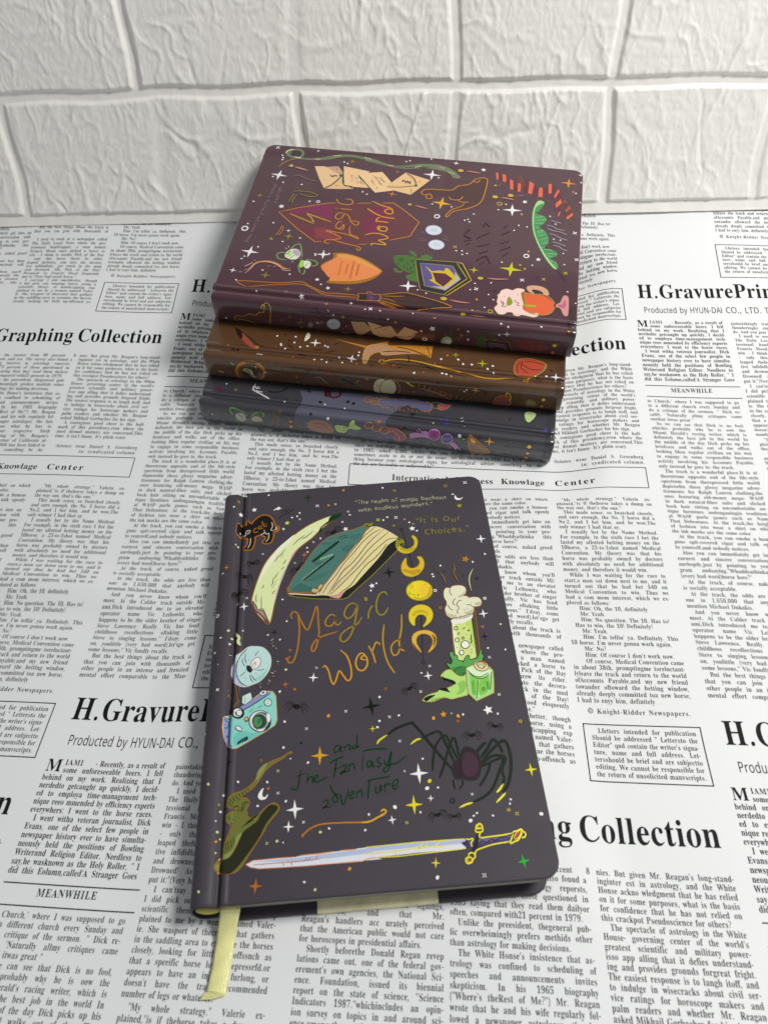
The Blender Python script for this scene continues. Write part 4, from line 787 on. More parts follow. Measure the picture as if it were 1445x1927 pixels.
# ------------------------------------------------------------------ printing on the covers
# every entry: kind, colour, layer, sizes in micrometres, then points (along the book, round the outside) in twentieths of a millimetre
INKS = [[1, 0.5286, 0.1907, 0.0185], [0, 0.0086, 0.0065, 0.0048], [0, 0.8879, 0.8796, 0.855], [0, 0.6867, 0.624, 0.552], [0, 0.7379, 0.8148, 0.4179], [0, 0.855, 0.8714, 0.6584], [0, 0.6105, 0.4851, 0.4678], [0, 0.1441, 0.0685, 0.0578], [0, 0.3916, 0.2747, 0.2542], [0, 0.0423, 0.0232, 0.0052], [0, 0.0685, 0.0685, 0.0232], [0, 0.5457, 0.4851, 0.2542], [1, 0.0048, 0.0595, 0.016], [1, 0.4239, 0.3823, 0.0166], [0, 0.0144, 0.0144, 0.0137], [0, 0.7682, 0.6795, 0.3231], [0, 0.624, 0.3372, 0.2542], [0, 0.0232, 0.016, 0.008], [0, 0.6939, 0.4621, 0.4179], [0, 0.4621, 0.3278, 0.0685], [0, 0.0704, 0.1878, 0.1559], [0, 0.0467, 0.15, 0.1274], [0, 0.0497, 0.162, 0.1356], [0, 0.0437, 0.1441, 0.1221], [0, 0.0176, 0.0578, 0.0482], [0, 0.0284, 0.1946, 0.0595], [0, 0.004, 0.0116, 0.006], [0, 0.3231, 0.5711, 0.3231], [0, 0.0685, 0.0423, 0.0091], [0, 0.5841, 0.4452, 0.1946], [0, 0.6939, 0.6105, 0.4793], [0, 0.011, 0.0091, 0.0103], [0, 0.0123, 0.0103, 0.0116], [0, 0.6724, 0.4969, 0.0273], [0, 0.2542, 0.2542, 0.0144], [0, 0.7454, 0.4621, 0.0252], [0, 0.8388, 0.6654, 0.0252], [0, 0.8714, 0.5583, 0.0343], [0, 0.7682, 0.5841, 0.0232], [0, 0.6939, 0.4678, 0.0648], [0, 0.0423, 0.0273, 0.0024], [0, 0.0685, 0.0369, 0.0024], [0, 0.0232, 0.0194, 0.0152], [0, 0.0931, 0.0802, 0.0452], [0, 0.624, 0.7454, 0.2542], [0, 0.7913, 0.855, 0.5271], [0, 0.5029, 0.6795, 0.1274], [0, 0.8308, 0.8148, 0.7157], [0, 0.7682, 0.7682, 0.552], [0, 0.5089, 0.521, 0.3372], [0, 0.5647, 0.5841, 0.3813], [0, 0.0685, 0.0467, 0.0176], [0, 0.0242, 0.0242, 0.006], [0, 0.8714, 0.8714, 0.7605], [0, 0.1529, 0.1946, 0.0356], [0, 0.0052, 0.0091, 0.0048], [0, 0.1095, 0.3763, 0.0931], [0, 0.0497, 0.2307, 0.0513], [0, 0.3916, 0.1441, 0.0296], [0, 0.4564, 0.7231, 0.1878], [0, 0.2747, 0.552, 0.107], [0, 0.0056, 0.008, 0.0048], [0, 0.3763, 0.6939, 0.2542], [0, 0.6939, 0.8632, 0.552], [0, 0.2307, 0.6038, 0.0844], [0, 0.4678, 0.7682, 0.3231], [0, 0.2016, 0.5841, 0.0782], [0, 0.0116, 0.0423, 0.0091], [0, 0.7913, 0.7379, 0.4342], [0, 0.5711, 0.5089, 0.2307], [0, 0.0685, 0.0423, 0.0103], [0, 0.1022, 0.0931, 0.0513], [0, 0.2542, 0.1441, 0.0296], [0, 0.624, 0.5841, 0.2542], [0, 0.1946, 0.0595, 0.0176], [0, 0.521, 0.7454, 0.7157], [0, 0.4851, 0.5395, 0.7157], [0, 0.7682, 0.8388, 0.8228], [0, 0.3467, 0.6514, 0.5776], [0, 0.0232, 0.0185, 0.016], [0, 0.0232, 0.0232, 0.0273], [0, 0.1441, 0.0343, 0.0091], [0, 0.8714, 0.8388, 0.7758], [0, 0.0685, 0.0423, 0.0343], [1, 0.927, 0.3998, 0.0313], [0, 0.2747, 0.6724, 0.5972], [0, 0.2384, 0.3005, 0.5776], [0, 0.2542, 0.2918, 0.4969], [0, 0.1714, 0.5647, 0.491], [0, 0.0144, 0.0176, 0.0252], [0, 0.624, 0.7913, 0.7454], [0, 0.7758, 0.7758, 0.7454], [0, 0.0116, 0.0116, 0.013], [0, 0.7379, 0.7913, 0.7758], [0, 0.7605, 0.8308, 0.807], [0, 0.807, 0.807, 0.7758], [0, 0.2542, 0.1441, 0.0423], [0, 0.7454, 0.5776, 0.2542], [0, 0.7379, 0.7758, 0.7605], [0, 0.0252, 0.0232, 0.0252], [0, 0.3231, 0.3916, 0.3515], [0, 0.0284, 0.0782, 0.0395], [0, 0.0782, 0.2542, 0.107], [0, 0.0103, 0.0232, 0.013], [0, 0.8714, 0.8714, 0.855], [0, 0.0052, 0.0103, 0.006], [0, 0.7379, 0.807, 0.7913], [0, 0.0075, 0.0144, 0.013], [0, 0.7913, 0.7913, 0.7913], [0, 0.3916, 0.3712, 0.1384], [0, 0.7454, 0.7913, 0.3916], [0, 0.159, 0.1746, 0.0343], [0, 0.0232, 0.0232, 0.0103], [0, 0.2623, 0.2831, 0.0802], [0, 0.007, 0.0075, 0.0037], [1, 0.6471, 0.2627, 0.0195], [1, 0.5861, 0.3115, 0.0238], [1, 0.5148, 0.3218, 0.0238], [1, 0.4488, 0.3431, 0.0238], [1, 0.3998, 0.3652, 0.0195], [1, 0.9662, 0.4362, 0.0216], [1, 0.9662, 0.4746, 0.0262], [1, 0.8152, 0.4362, 0.0262], [1, 0.7283, 0.3998, 0.0262], [1, 0.0064, 0.0571, 0.0195], [0, 0.016, 0.0123, 0.0137], [0, 0.0284, 0.0144, 0.0222], [0, 0.0561, 0.0252, 0.0423], [0, 0.0116, 0.007, 0.0091], [1, 1.0, 0.9174, 0.0447], [1, 0.7797, 0.2627, 0.0286], [1, 1.0, 0.5286, 0.0313], [0, 0.7379, 0.7605, 0.8228], [0, 0.4564, 0.521, 0.7157], [1, 0.7452, 0.2187, 0.0399], [1, 0.927, 0.3431, 0.0286], [1, 1.0, 0.4746, 0.0313], [0, 0.0704, 0.0497, 0.1384], [0, 0.1529, 0.1274, 0.2462], [0, 0.0137, 0.0091, 0.0395], [0, 0.0168, 0.0144, 0.0252], [0, 0.0137, 0.0116, 0.0232], [0, 0.3231, 0.0762, 0.0452], [0, 0.4342, 0.0802, 0.0685], [0, 0.6939, 0.7157, 0.4233], [0, 0.6867, 0.6867, 0.4564], [1, 0.6471, 0.4362, 0.0195], [0, 0.6867, 0.7157, 0.4342], [0, 0.6867, 0.6867, 0.3916], [0, 0.6867, 0.6867, 0.4793], [0, 0.6939, 0.7454, 0.1022], [0, 0.0044, 0.0052, 0.0044], [1, 0.7116, 0.2627, 0.0286], [1, 0.8515, 0.1946, 0.0175], [1, 0.7797, 0.1946, 0.0216], [0, 0.0176, 0.0137, 0.016], [0, 0.6867, 0.7157, 0.5271], [1, 0.5286, 0.2446, 0.0175], [0, 0.007, 0.006, 0.007], [1, 0.5861, 0.4746, 0.0195], [0, 0.6867, 0.6867, 0.0452], [1, 0.5861, 0.2914, 0.0175], [1, 0.5286, 0.4746, 0.0157], [0, 0.003, 0.007, 0.0037], [0, 0.0232, 0.0176, 0.0194], [0, 0.6654, 0.7157, 0.3325], [1, 0.9662, 0.4057, 0.0175], [1, 0.7797, 0.2536, 0.0175], [1, 0.5286, 0.4362, 0.0195], [1, 0.7797, 0.3115, 0.0175], [0, 0.624, 0.6867, 0.3231], [0, 0.004, 0.004, 0.0044], [1, 1.0, 0.5286, 0.0195], [1, 0.7116, 0.2187, 0.0238], [1, 1.0, 0.5861, 0.0195], [1, 0.8515, 0.2187, 0.0195], [1, 1.0, 0.4746, 0.0195], [1, 1.0, 0.8515, 0.0195], [0, 0.3916, 0.4342, 0.2542], [1, 0.8515, 0.2627, 0.0195], [0, 0.5776, 0.6038, 0.0685], [1, 0.6471, 0.5286, 0.0195], [0, 0.6867, 0.6867, 0.6867], [1, 1.0, 0.4117, 0.0175], [1, 1.0, 0.8515, 0.0286], [1, 0.7797, 0.7452, 0.0195], [1, 0.0139, 0.4362, 0.0399], [1, 1.0, 0.7797, 0.0286], [1, 1.0, 0.7797, 0.0195], [0, 0.159, 0.1946, 0.1022], [0, 0.0452, 0.0194, 0.0296], [0, 0.7157, 0.6939, 0.3515], [0, 0.0284, 0.2542, 0.0452], [1, 0.7797, 0.3218, 0.0313], [0, 0.4342, 0.2542, 0.0685], [0, 0.807, 0.5333, 0.2789], [0, 0.7605, 0.4793, 0.2307], [0, 0.5841, 0.3372, 0.2159], [0, 0.7084, 0.4564, 0.2961], [0, 0.0284, 0.1022, 0.0423], [0, 0.0232, 0.1441, 0.0343], [0, 0.0423, 0.0296, 0.0296], [0, 0.8388, 0.552, 0.2831], [0, 0.0513, 0.0802, 0.0423], [0, 0.0685, 0.0423, 0.0296], [0, 0.855, 0.5711, 0.2961], [0, 0.807, 0.521, 0.2542], [0, 0.6724, 0.4072, 0.1946], [0, 0.1022, 0.0513, 0.0212], [0, 0.0273, 0.0273, 0.0395], [0, 0.1248, 0.0262, 0.0343], [0, 0.1946, 0.0123, 0.0685], [0, 0.1746, 0.0091, 0.0497], [0, 0.2384, 0.0284, 0.0423], [0, 0.162, 0.0103, 0.0452], [1, 0.6471, 0.3765, 0.034], [1, 0.927, 0.4362, 0.0286], [0, 0.159, 0.3515, 0.0762], [0, 0.7379, 0.7913, 0.5271], [0, 0.5776, 0.3916, 0.6308], [0, 0.2542, 0.521, 0.1022], [0, 0.1946, 0.3231, 0.1022], [0, 0.3763, 0.624, 0.1119], [0, 0.7758, 0.7379, 0.6308], [0, 0.2542, 0.3231, 0.1441], [0, 0.0232, 0.0423, 0.0144], [0, 0.8388, 0.8228, 0.8388], [1, 0.5286, 0.2358, 0.0175], [0, 0.807, 0.2462, 0.0685], [0, 0.7835, 0.3231, 0.0723], [0, 0.2542, 0.0423, 0.0116], [0, 0.6939, 0.3231, 0.162], [0, 0.4621, 0.162, 0.0648], [0, 0.6308, 0.5776, 0.6038], [0, 0.1022, 0.0232, 0.0144], [0, 0.0232, 0.0103, 0.0116], [0, 0.0423, 0.016, 0.0137], [0, 0.0685, 0.0252, 0.016], [0, 0.0123, 0.0086, 0.008], [0, 0.1022, 0.0423, 0.0844], [0, 0.0232, 0.0103, 0.0212], [1, 0.927, 0.2358, 0.0313], [0, 0.0612, 0.1413, 0.0252], [0, 0.0685, 0.162, 0.0296], [0, 0.016, 0.117, 0.013], [0, 0.0356, 0.0931, 0.0137], [1, 0.7885, 0.5286, 0.0286], [0, 0.0116, 0.0176, 0.0194], [0, 0.1022, 0.0782, 0.2384], [0, 0.4621, 0.4342, 0.5029], [1, 0.9367, 0.655, 0.034], [0, 0.1022, 0.0137, 0.0296], [0, 0.0685, 0.0232, 0.0212], [0, 0.1022, 0.0116, 0.0343], [0, 0.1022, 0.0232, 0.0194], [0, 0.1441, 0.0369, 0.0194], [0, 0.6867, 0.1301, 0.0452], [0, 0.3231, 0.0802, 0.0343], [0, 0.1441, 0.0578, 0.0395], [0, 0.0497, 0.2831, 0.0802], [0, 0.3712, 0.6308, 0.2542], [0, 0.4851, 0.7157, 0.3515], [0, 0.0137, 0.1022, 0.0296], [0, 0.0232, 0.0144, 0.0176], [0, 0.3968, 0.3467, 0.4233], [0, 0.7454, 0.117, 0.0284], [0, 0.4793, 0.0595, 0.0232], [0, 0.3916, 0.0685, 0.0296], [1, 0.5286, 0.4746, 0.0924], [0, 0.8879, 0.624, 0.5647], [1, 0.3708, 0.4362, 0.0238], [1, 0.5286, 0.5861, 0.0399], [0, 0.1946, 0.0685, 0.0648], [0, 0.6867, 0.3515, 0.2462], [0, 0.0423, 0.016, 0.0212], [0, 0.6867, 0.2542, 0.2961], [0, 0.4793, 0.1248, 0.1946], [0, 0.0296, 0.0176, 0.0116], [0, 0.6654, 0.7011, 0.7913], [0, 0.2582, 0.2918, 0.3813], [0, 0.3231, 0.2159, 0.2789], [1, 0.7885, 0.601, 0.0571], [0, 0.5271, 0.1946, 0.1384], [1, 0.7885, 0.5286, 0.1946], [0, 0.5271, 0.2542, 0.2159], [0, 0.2542, 0.1746, 0.2159], [1, 0.3708, 0.3431, 0.0238], [0, 0.3916, 0.3231, 0.3712], [0, 0.0685, 0.0091, 0.0319], [1, 0.5286, 0.2817, 0.0286], [1, 0.7116, 0.2627, 0.034], [0, 0.2542, 0.1441, 0.1878], [1, 1.0, 0.5286, 0.0195], [1, 0.7538, 0.7452, 0.0195], [1, 0.8515, 0.6162, 0.0286], [1, 0.7116, 0.5861, 0.0286], [1, 0.7116, 0.4746, 0.0286], [1, 0.6471, 0.3218, 0.0313], [1, 0.7116, 0.4746, 0.034], [1, 0.5861, 0.4362, 0.0571], [0, 0.0452, 0.0091, 0.0395], [1, 0.7116, 0.4362, 0.061], [1, 0.6238, 0.4362, 0.034], [0, 0.0176, 0.006, 0.0091], [0, 0.4851, 0.5395, 0.5776], [0, 0.2542, 0.314, 0.3712], [0, 0.107, 0.1441, 0.1746], [0, 0.2016, 0.2307, 0.2623], [1, 0.5286, 0.3115, 0.034], [1, 0.3431, 0.1946, 0.0238], [0, 0.5776, 0.3515, 0.1812], [0, 0.6939, 0.4342, 0.2307], [0, 0.6514, 0.402, 0.2086], [0, 0.6867, 0.4342, 0.2307], [0, 0.0685, 0.0343, 0.0176], [0, 0.0296, 0.0513, 0.0232], [0, 0.0685, 0.1441, 0.0423], [0, 0.3968, 0.4793, 0.3515], [0, 0.7454, 0.7454, 0.7011], [0, 0.0497, 0.1022, 0.0296], [0, 0.1946, 0.2542, 0.162], [0, 0.0284, 0.0844, 0.0194], [1, 0.7885, 0.4117, 0.034], [0, 0.0144, 0.0103, 0.0176], [1, 0.6471, 0.3115, 0.034], [0, 0.0685, 0.0513, 0.1384], [0, 0.0356, 0.008, 0.0137], [1, 0.6471, 0.6162, 0.0286], [1, 0.6471, 0.4239, 0.034], [1, 0.5286, 0.2536, 0.0313], [1, 0.6238, 0.6471, 0.034], [1, 0.5861, 0.2627, 0.0286], [1, 0.4362, 0.1946, 0.0238], [1, 0.4746, 0.2627, 0.0313], [0, 0.1441, 0.0176, 0.0144], [0, 0.3325, 0.0685, 0.0343], [0, 0.0176, 0.0091, 0.006], [0, 0.4342, 0.162, 0.0296], [0, 0.0116, 0.0052, 0.0052], [1, 0.7116, 0.138, 0.0534], [0, 0.0176, 0.007, 0.0052], [0, 0.0144, 0.007, 0.0052], [0, 0.7758, 0.7157, 0.5271], [0, 0.0685, 0.007, 0.007], [0, 0.4342, 0.0423, 0.0296], [1, 0.5861, 0.2627, 0.034], [1, 0.5286, 0.2627, 0.0286], [0, 0.5271, 0.1946, 0.0296], [1, 0.8515, 0.4746, 0.0692], [0, 0.4851, 0.2542, 0.1274], [1, 0.7797, 0.4117, 0.034], [0, 0.4793, 0.2542, 0.1329], [0, 0.5776, 0.2384, 0.0232], [0, 0.0423, 0.0176, 0.0052], [0, 0.0176, 0.0091, 0.0052], [1, 0.927, 0.4746, 0.0286], [1, 0.6471, 0.7452, 0.0286], [1, 0.5861, 0.5286, 0.0286], [1, 0.5286, 0.4362, 0.0571], [0, 0.4793, 0.0648, 0.0252], [0, 0.1441, 0.0176, 0.0091], [1, 0.3431, 0.4746, 0.0924], [1, 0.8515, 0.4362, 0.034], [0, 0.0685, 0.0296, 0.0144], [1, 0.5861, 0.138, 0.0875], [0, 0.0423, 0.007, 0.007], [1, 0.7116, 0.4746, 0.0534], [1, 0.6238, 0.2627, 0.034], [0, 0.1441, 0.0612, 0.0144], [0, 0.0423, 0.0232, 0.0144], [0, 0.4793, 0.4342, 0.1946], [0, 0.0685, 0.0513, 0.0144], [0, 0.6724, 0.6038, 0.4564], [1, 0.5286, 0.2627, 0.034], [1, 0.5286, 0.2627, 0.0313], [0, 0.1022, 0.0212, 0.0176], [1, 0.5286, 0.3765, 0.1869], [1, 0.4746, 0.2627, 0.0571], [0, 0.0194, 0.0296, 0.0423], [0, 0.6867, 0.6445, 0.402], [0, 0.1441, 0.1274, 0.0513], [1, 0.5286, 0.3324, 0.0571], [1, 0.6471, 0.5286, 0.034], [0, 0.2542, 0.1441, 0.0976], [1, 0.5286, 0.3014, 0.138], [0, 0.1441, 0.0802, 0.0648], [1, 0.8515, 0.4239, 0.034], [1, 0.5286, 0.2627, 0.0571], [1, 0.7116, 0.3218, 0.034], [0, 0.2542, 0.0612, 0.0319], [0, 0.0685, 0.0144, 0.0091], [1, 0.7797, 0.4746, 0.034], [0, 0.1441, 0.0685, 0.0423], [1, 0.7538, 0.7283, 0.034], [1, 0.6471, 0.3218, 0.0571], [1, 0.4362, 0.1946, 0.0313], [0, 0.0953, 0.0953, 0.1384], [0, 0.0452, 0.0437, 0.0513], [0, 0.1022, 0.0091, 0.0513], [1, 0.5286, 0.3765, 0.034], [0, 0.5776, 0.5647, 0.6038], [0, 0.0423, 0.0052, 0.0091], [0, 0.0685, 0.007, 0.0144], [0, 0.2542, 0.0116, 0.0144], [0, 0.0116, 0.0037, 0.007], [0, 0.7758, 0.7758, 0.7758], [1, 0.6471, 0.2627, 0.0571], [0, 0.2542, 0.1022, 0.0513], [0, 0.1095, 0.1022, 0.1878], [1, 0.5286, 0.3115, 0.0571], [0, 0.3231, 0.0685, 0.0802], [1, 0.3708, 0.3431, 0.138], [0, 0.0103, 0.0037, 0.0091], [0, 0.0685, 0.0513, 0.3515], [0, 0.6308, 0.6038, 0.6724], [0, 0.0144, 0.0176, 0.0103], [0, 0.4851, 0.624, 0.2542], [0, 0.1022, 0.1441, 0.0513], [0, 0.0685, 0.0423, 0.3515], [0, 0.1144, 0.3231, 0.0423], [0, 0.4851, 0.4452, 0.3916], [0, 0.0782, 0.2542, 0.0423], [0, 0.4851, 0.4072, 0.2961], [0, 0.1946, 0.1022, 0.1878], [0, 0.0423, 0.1022, 0.0296], [1, 0.6471, 0.1946, 0.0313], [1, 0.7116, 0.3431, 0.138], [1, 0.5286, 0.2627, 0.0924], [0, 0.3515, 0.162, 0.107], [0, 0.0116, 0.0176, 0.007], [0, 0.4564, 0.624, 0.1746], [0, 0.0252, 0.0423, 0.0103], [1, 0.7116, 0.2187, 0.0313], [0, 0.2961, 0.0802, 0.1022], [1, 0.5861, 0.2627, 0.0924], [0, 0.552, 0.2542, 0.5271], [0, 0.3515, 0.0423, 0.2789], [0, 0.1946, 0.0232, 0.1441], [0, 0.1022, 0.0802, 0.2789], [0, 0.3916, 0.3515, 0.6308], [1, 0.7116, 0.4746, 0.0571], [1, 0.927, 0.4746, 0.034], [0, 0.2542, 0.1441, 0.0802], [1, 0.5286, 0.2536, 0.0571], [1, 0.927, 0.5286, 0.034], [1, 0.5286, 0.2446, 0.0571], [1, 0.3431, 0.1946, 0.0924], [1, 0.6471, 0.2187, 0.034]]  # foil hues differ per item: shifting reflections and glare painted into base colour
PRINT = [
[[2,0,1,1784,0,3878,2781,3864,2730,3822,2640,3884,2629,3837,2587,3896,2542,3944,2487,3953,2438,3929,2389,3871,2351,3790,2328,3736,2309,3703,2342,3651,2343,3597,2356,3561,2378,3564,2434,3582,2446,3604,2426,3648,2413,3661,2437,3686,2478,3661,2541,3610,2543,3550,2552,3494,2575,3497,2637,3509,2644,3552,2616,3606,2606,3648,2616,3675,2682,3718,2753,3757,2783,3820,2782,3878,2781],
[0,1,2,3878,2781,3864,2730,3822,2640,3884,2629,3837,2587,3896,2542,3944,2487,3953,2438,3929,2389,3871,2351,3790,2328,3736,2309,3703,2342,3651,2343,3597,2356,3561,2378,3564,2434,3582,2446,3604,2426,3648,2413,3661,2437,3686,2478,3661,2541,3610,2543,3550,2552,3494,2575,3497,2637,3509,2644,3552,2616,3606,2606,3648,2616,3675,2682,3718,2753,3757,2783,3820,2782],
[2,0,3,1021,0,3784,2320,3781,2288,3748,2279,3710,2294,3710,2330,3738,2331],
[2,2,4,381,0,3743,2331,3743,2310,3764,2308,3768,2320],
[2,0,5,638,0,3785,2520,3770,2545,3743,2556,3717,2537,3732,2505],
[2,0,5,639,0,3808,2478,3797,2500,3769,2502,3766,2483,3799,2472,3768,2469,3771,2453],
[2,0,5,644,0,3875,2467,3830,2459,3796,2440,3806,2411],
[2,0,5,641,0,3823,2473,3834,2414],
[2,3,6,380,0,3728,2640,3757,2621,3749,2594,3714,2607,3707,2635,3728,2640],
[2,3,6,381,0,3741,2620,3725,2608],
[2,3,6,598,0,3723,2722,3680,2658,3697,2638],
[2,3,6,402,0,3764,2754,3751,2737,3735,2750],
[2,3,7,418,0,3647,2584,3574,2585,3508,2610],
[2,3,7,421,0,3692,2388,3625,2390,3575,2418],
[2,3,7,423,0,3746,2440,3702,2440,3684,2478],
[2,3,7,429,0,3851,2362,3787,2351,3737,2367,3729,2343],
[2,3,7,422,0,3723,2439,3684,2414,3697,2389],
[2,0,1,1119,0,3872,1686,3826,1826,3742,1981,3619,2132,3506,2251,3384,2353,3262,2423,3104,2476,2949,2514,2805,2533,2683,2482,2594,2416,2535,2359,2603,2336,2709,2319,2817,2303,2944,2277,3090,2241,3229,2188,3353,2130,3441,2079,3511,2011,3588,1921,3678,1844,3750,1766,3807,1701,3872,1686],
[0,4,2,3872,1686,3826,1826,3742,1981,3619,2132,3506,2251,3384,2353,3262,2423,3104,2476,2949,2514,2805,2533,2683,2482,2594,2416,2535,2359,2603,2336,2709,2319,2817,2303,2944,2277,3090,2241,3229,2188,3353,2130,3441,2079,3511,2011,3588,1921,3678,1844,3750,1766,3807,1701],
[0,5,3,3644,2112,3578,2188,3460,2300,3333,2372,3230,2424,3142,2458,3039,2479,3052,2461,3153,2422,3240,2375,3350,2310,3462,2237,3543,2162],
[0,6,4,3512,2023,3439,2086,3311,2147,3222,2183,3089,2224,2981,2259,2888,2281,2768,2308,2867,2296,2960,2277,3068,2245,3178,2207,3274,2172,3410,2117],
[0,7,5,2821,2530,2809,2512,2764,2492,2712,2461,2708,2425,2664,2400,2606,2375,2549,2350,2529,2361,2552,2385,2610,2422,2663,2465,2702,2502,2747,2530],
[0,8,6,2799,2523,2743,2491,2701,2460,2694,2425,2643,2399,2586,2380,2616,2404,2668,2447,2722,2497],
[2,9,7,410,1,3466,2196,3425,2227,3384,2254,3360,2285,3318,2303,3299,2321],
[2,9,7,402,1,3316,2197,3278,2212,3256,2235],
[2,9,7,398,1,3229,2214,3203,2232,3186,2251],
[2,9,7,395,1,3162,2272,3122,2292,3069,2325,3017,2332,2979,2354],
[2,9,7,388,1,3018,2420,2986,2428,2969,2447],
[2,9,7,384,1,2937,2300,2910,2321,2878,2335],
[2,10,8,344,1,2906,2489,2865,2497,2829,2495,2799,2488],
[2,10,8,342,1,2856,2478,2793,2493],
[2,10,8,343,1,2878,2440,2816,2441,2738,2437,2721,2449],
[2,10,8,339,1,2786,2496,2712,2467,2724,2437,2708,2416,2656,2394,2549,2350],
[2,10,8,337,1,2733,2390,2698,2392],
[2,10,8,334,1,2655,2347,2643,2359],
[2,11,9,488,1,3396,2217,3367,2241,3347,2272],
[2,11,9,469,1,3079,2273,3036,2300,2972,2325,2959,2343],
[2,11,9,460,1,2925,2294,2880,2311],
[1,12,10,3850,1728,3885,1688,3899,1580,3851,1611,3814,1680,3769,1739,3753,1769,3719,1808,3641,1828,3667,1847,3709,1832,3761,1788,3801,1739],
[2,12,11,687,1,3850,1601,3806,1632],
[2,12,11,676,1,3709,1770,3681,1799],
[2,9,12,421,1,3679,1905,3612,1972,3569,2034],
[2,9,12,418,1,3632,1991,3578,2058,3498,2129],
[2,9,12,425,1,3761,1783,3716,1837],
[9,13,1,764,0,2892,2183,2863,2164,2834,2092,2795,1913,2775,1753,2761,1610,2778,1565,2882,1461,3023,1308,3169,1170,3319,1029,3406,946,3441,943,3483,996,3379,1156,2892,2183],
[1,14,2,2892,2183,2863,2164,2834,2092,2795,1913,2775,1753,2761,1610,2778,1565,2882,1461,3023,1308,3169,1170,3319,1029,3406,946,3441,943,3483,996,3379,1156],
[0,15,3,2852,1886,2928,1821,3044,1755,3172,1669,3302,1572,3422,1474,3559,1382,3662,1299,3672,1222,3633,1143,3584,1084,3535,1030,3486,1001,3410,1106,3321,1169,3244,1221,3137,1311,3011,1419,2919,1496,2856,1589,2771,1654,2805,1734,2825,1823],
[0,16,4,2807,1752,2822,1680,2847,1607,2771,1654],
[2,17,5,418,0,2844,1859,3001,1775,3149,1670,3288,1554,3421,1455,3545,1363,3667,1232],
[2,17,6,418,0,2835,1823,2955,1757,3070,1672,3210,1585,3340,1477,3462,1387,3572,1276,3630,1176],
[2,17,7,417,0,2820,1778,2980,1675,3108,1598,3202,1502,3332,1403,3421,1341,3532,1240,3627,1138],
[2,17,8,417,0,2823,1751,2957,1667,3070,1562,3175,1466,3294,1376,3393,1296,3491,1195,3579,1094],
[2,17,9,417,0,2827,1733,2942,1622,3024,1546,3128,1450,3245,1351,3331,1271,3406,1191,3482,1101,3490,1005],
[2,17,10,418,0,2834,1643,2922,1532,3037,1454,3164,1356,3247,1258,3345,1177,3423,1124],
[2,18,11,571,1,2848,1841,2984,1766,3115,1671,3255,1574],
[2,18,12,571,1,2849,1796,2962,1712,3098,1617,3227,1519,3348,1439],
[2,18,13,571,1,2854,1733,2996,1602,3131,1486,3260,1388],
[2,18,14,614,1,3433,1341,3522,1260,3610,1159],
[2,19,15,472,1,3107,1589,3159,1541],
[2,19,15,480,1,3244,1463,3331,1393],
[2,19,15,474,1,3146,1403,3253,1313],
[2,19,15,495,1,3503,1318,3536,1278],
[2,19,15,459,1,2882,1570,2931,1513],
[2,19,15,460,1,2903,1677,2975,1621],
[2,19,15,482,1,3270,1256,3303,1226],
[9,0,16,844,0,2925,2183,3036,2130,3132,2076,3250,1992,3383,1917,3483,1840,3571,1744,3619,1618,3653,1463,3692,1356,3669,1313,3512,1403,3401,1493,3257,1593,3117,1689,2990,1775,2929,1830,2863,1886,2880,2002,2895,2156,2925,2183],
[1,20,17,2925,2183,3036,2130,3132,2076,3250,1992,3383,1917,3483,1840,3571,1744,3619,1618,3653,1463,3692,1356,3669,1313,3512,1403,3401,1493,3257,1593,3117,1689,2990,1775,2929,1830,2863,1886,2880,2002,2895,2156],
[0,21,18,3412,1606,3440,1529,3446,1472,3367,1514,3362,1589],
[0,22,19,3031,1966,3079,1883,3112,1754,3069,1782,3012,1884,3007,1948],
[0,23,20,2936,2129,2993,2039,2955,1984,2901,1885,2881,1957,2896,2111],
[0,22,21,3494,1831,3507,1774,3488,1708,3465,1774],
[0,22,22,3549,1525,3588,1428,3547,1392,3519,1469],
[2,24,23,415,0,3554,1639,3574,1591,3574,1534],
[2,24,23,414,0,3540,1621,3550,1563,3547,1530],
[2,24,23,411,0,3484,1793,3496,1755],
[2,24,23,399,0,3229,1900,3236,1853,3244,1816],
[2,24,23,398,0,3210,1881,3221,1835],
[9,25,24,401,0,3280,1933,3244,1909,3292,1919,3256,1895,3304,1905,3268,1881,3316,1890,3280,1867,3328,1876,3292,1853,3341,1862,3304,1839,3353,1848,3316,1825,3365,1834,3329,1810,3377,1819,3341,1796,3389,1805,3353,1782,3402,1791,3365,1767,3414,1776,3377,1753,3426,1762,3389,1739,3438,1748,3402,1724,3451,1733,3414,1710,3463,1719,3426,1695,3476,1704,3439,1681,3488,1690,3451,1666,3500,1675,3463,1652,3513,1661,3476,1637,3525,1646,3488,1623],
[9,26,25,481,0,3271,1924,3244,1907,3283,1911,3256,1893,3295,1897,3268,1879,3307,1883,3280,1865,3319,1869,3292,1851,3332,1855,3305,1838,3344,1841,3317,1823,3356,1827,3329,1810,3368,1813,3341,1795,3380,1799,3353,1781,3393,1785,3365,1767,3405,1771,3378,1753,3417,1757,3390,1739,3430,1742,3402,1725,3442,1728,3414,1711,3454,1714,3427,1696,3467,1700,3439,1682,3479,1685,3451,1668,3492,1671,3464,1654,3504,1657,3476,1639,3517,1642,3489,1625],
[9,27,26,351,0,3044,2035,3010,2012,3057,2020,3023,1997,3070,2005,3036,1982,3083,1990,3048,1967,3096,1975,3061,1952,3109,1960,3074,1937,3122,1945,3087,1922,3135,1930,3100,1907,3148,1915,3113,1891,3161,1899,3126,1876,3174,1884,3139,1861,3187,1869,3152,1846,3200,1853,3165,1830,3213,1838,3178,1815,3227,1823,3191,1800,3240,1807,3204,1784,3253,1792,3217,1769,3266,1776,3231,1753,3280,1761,3244,1738,3293,1745,3257,1722,3306,1730,3270,1707,3320,1714,3284,1691,3333,1698,3297,1676],
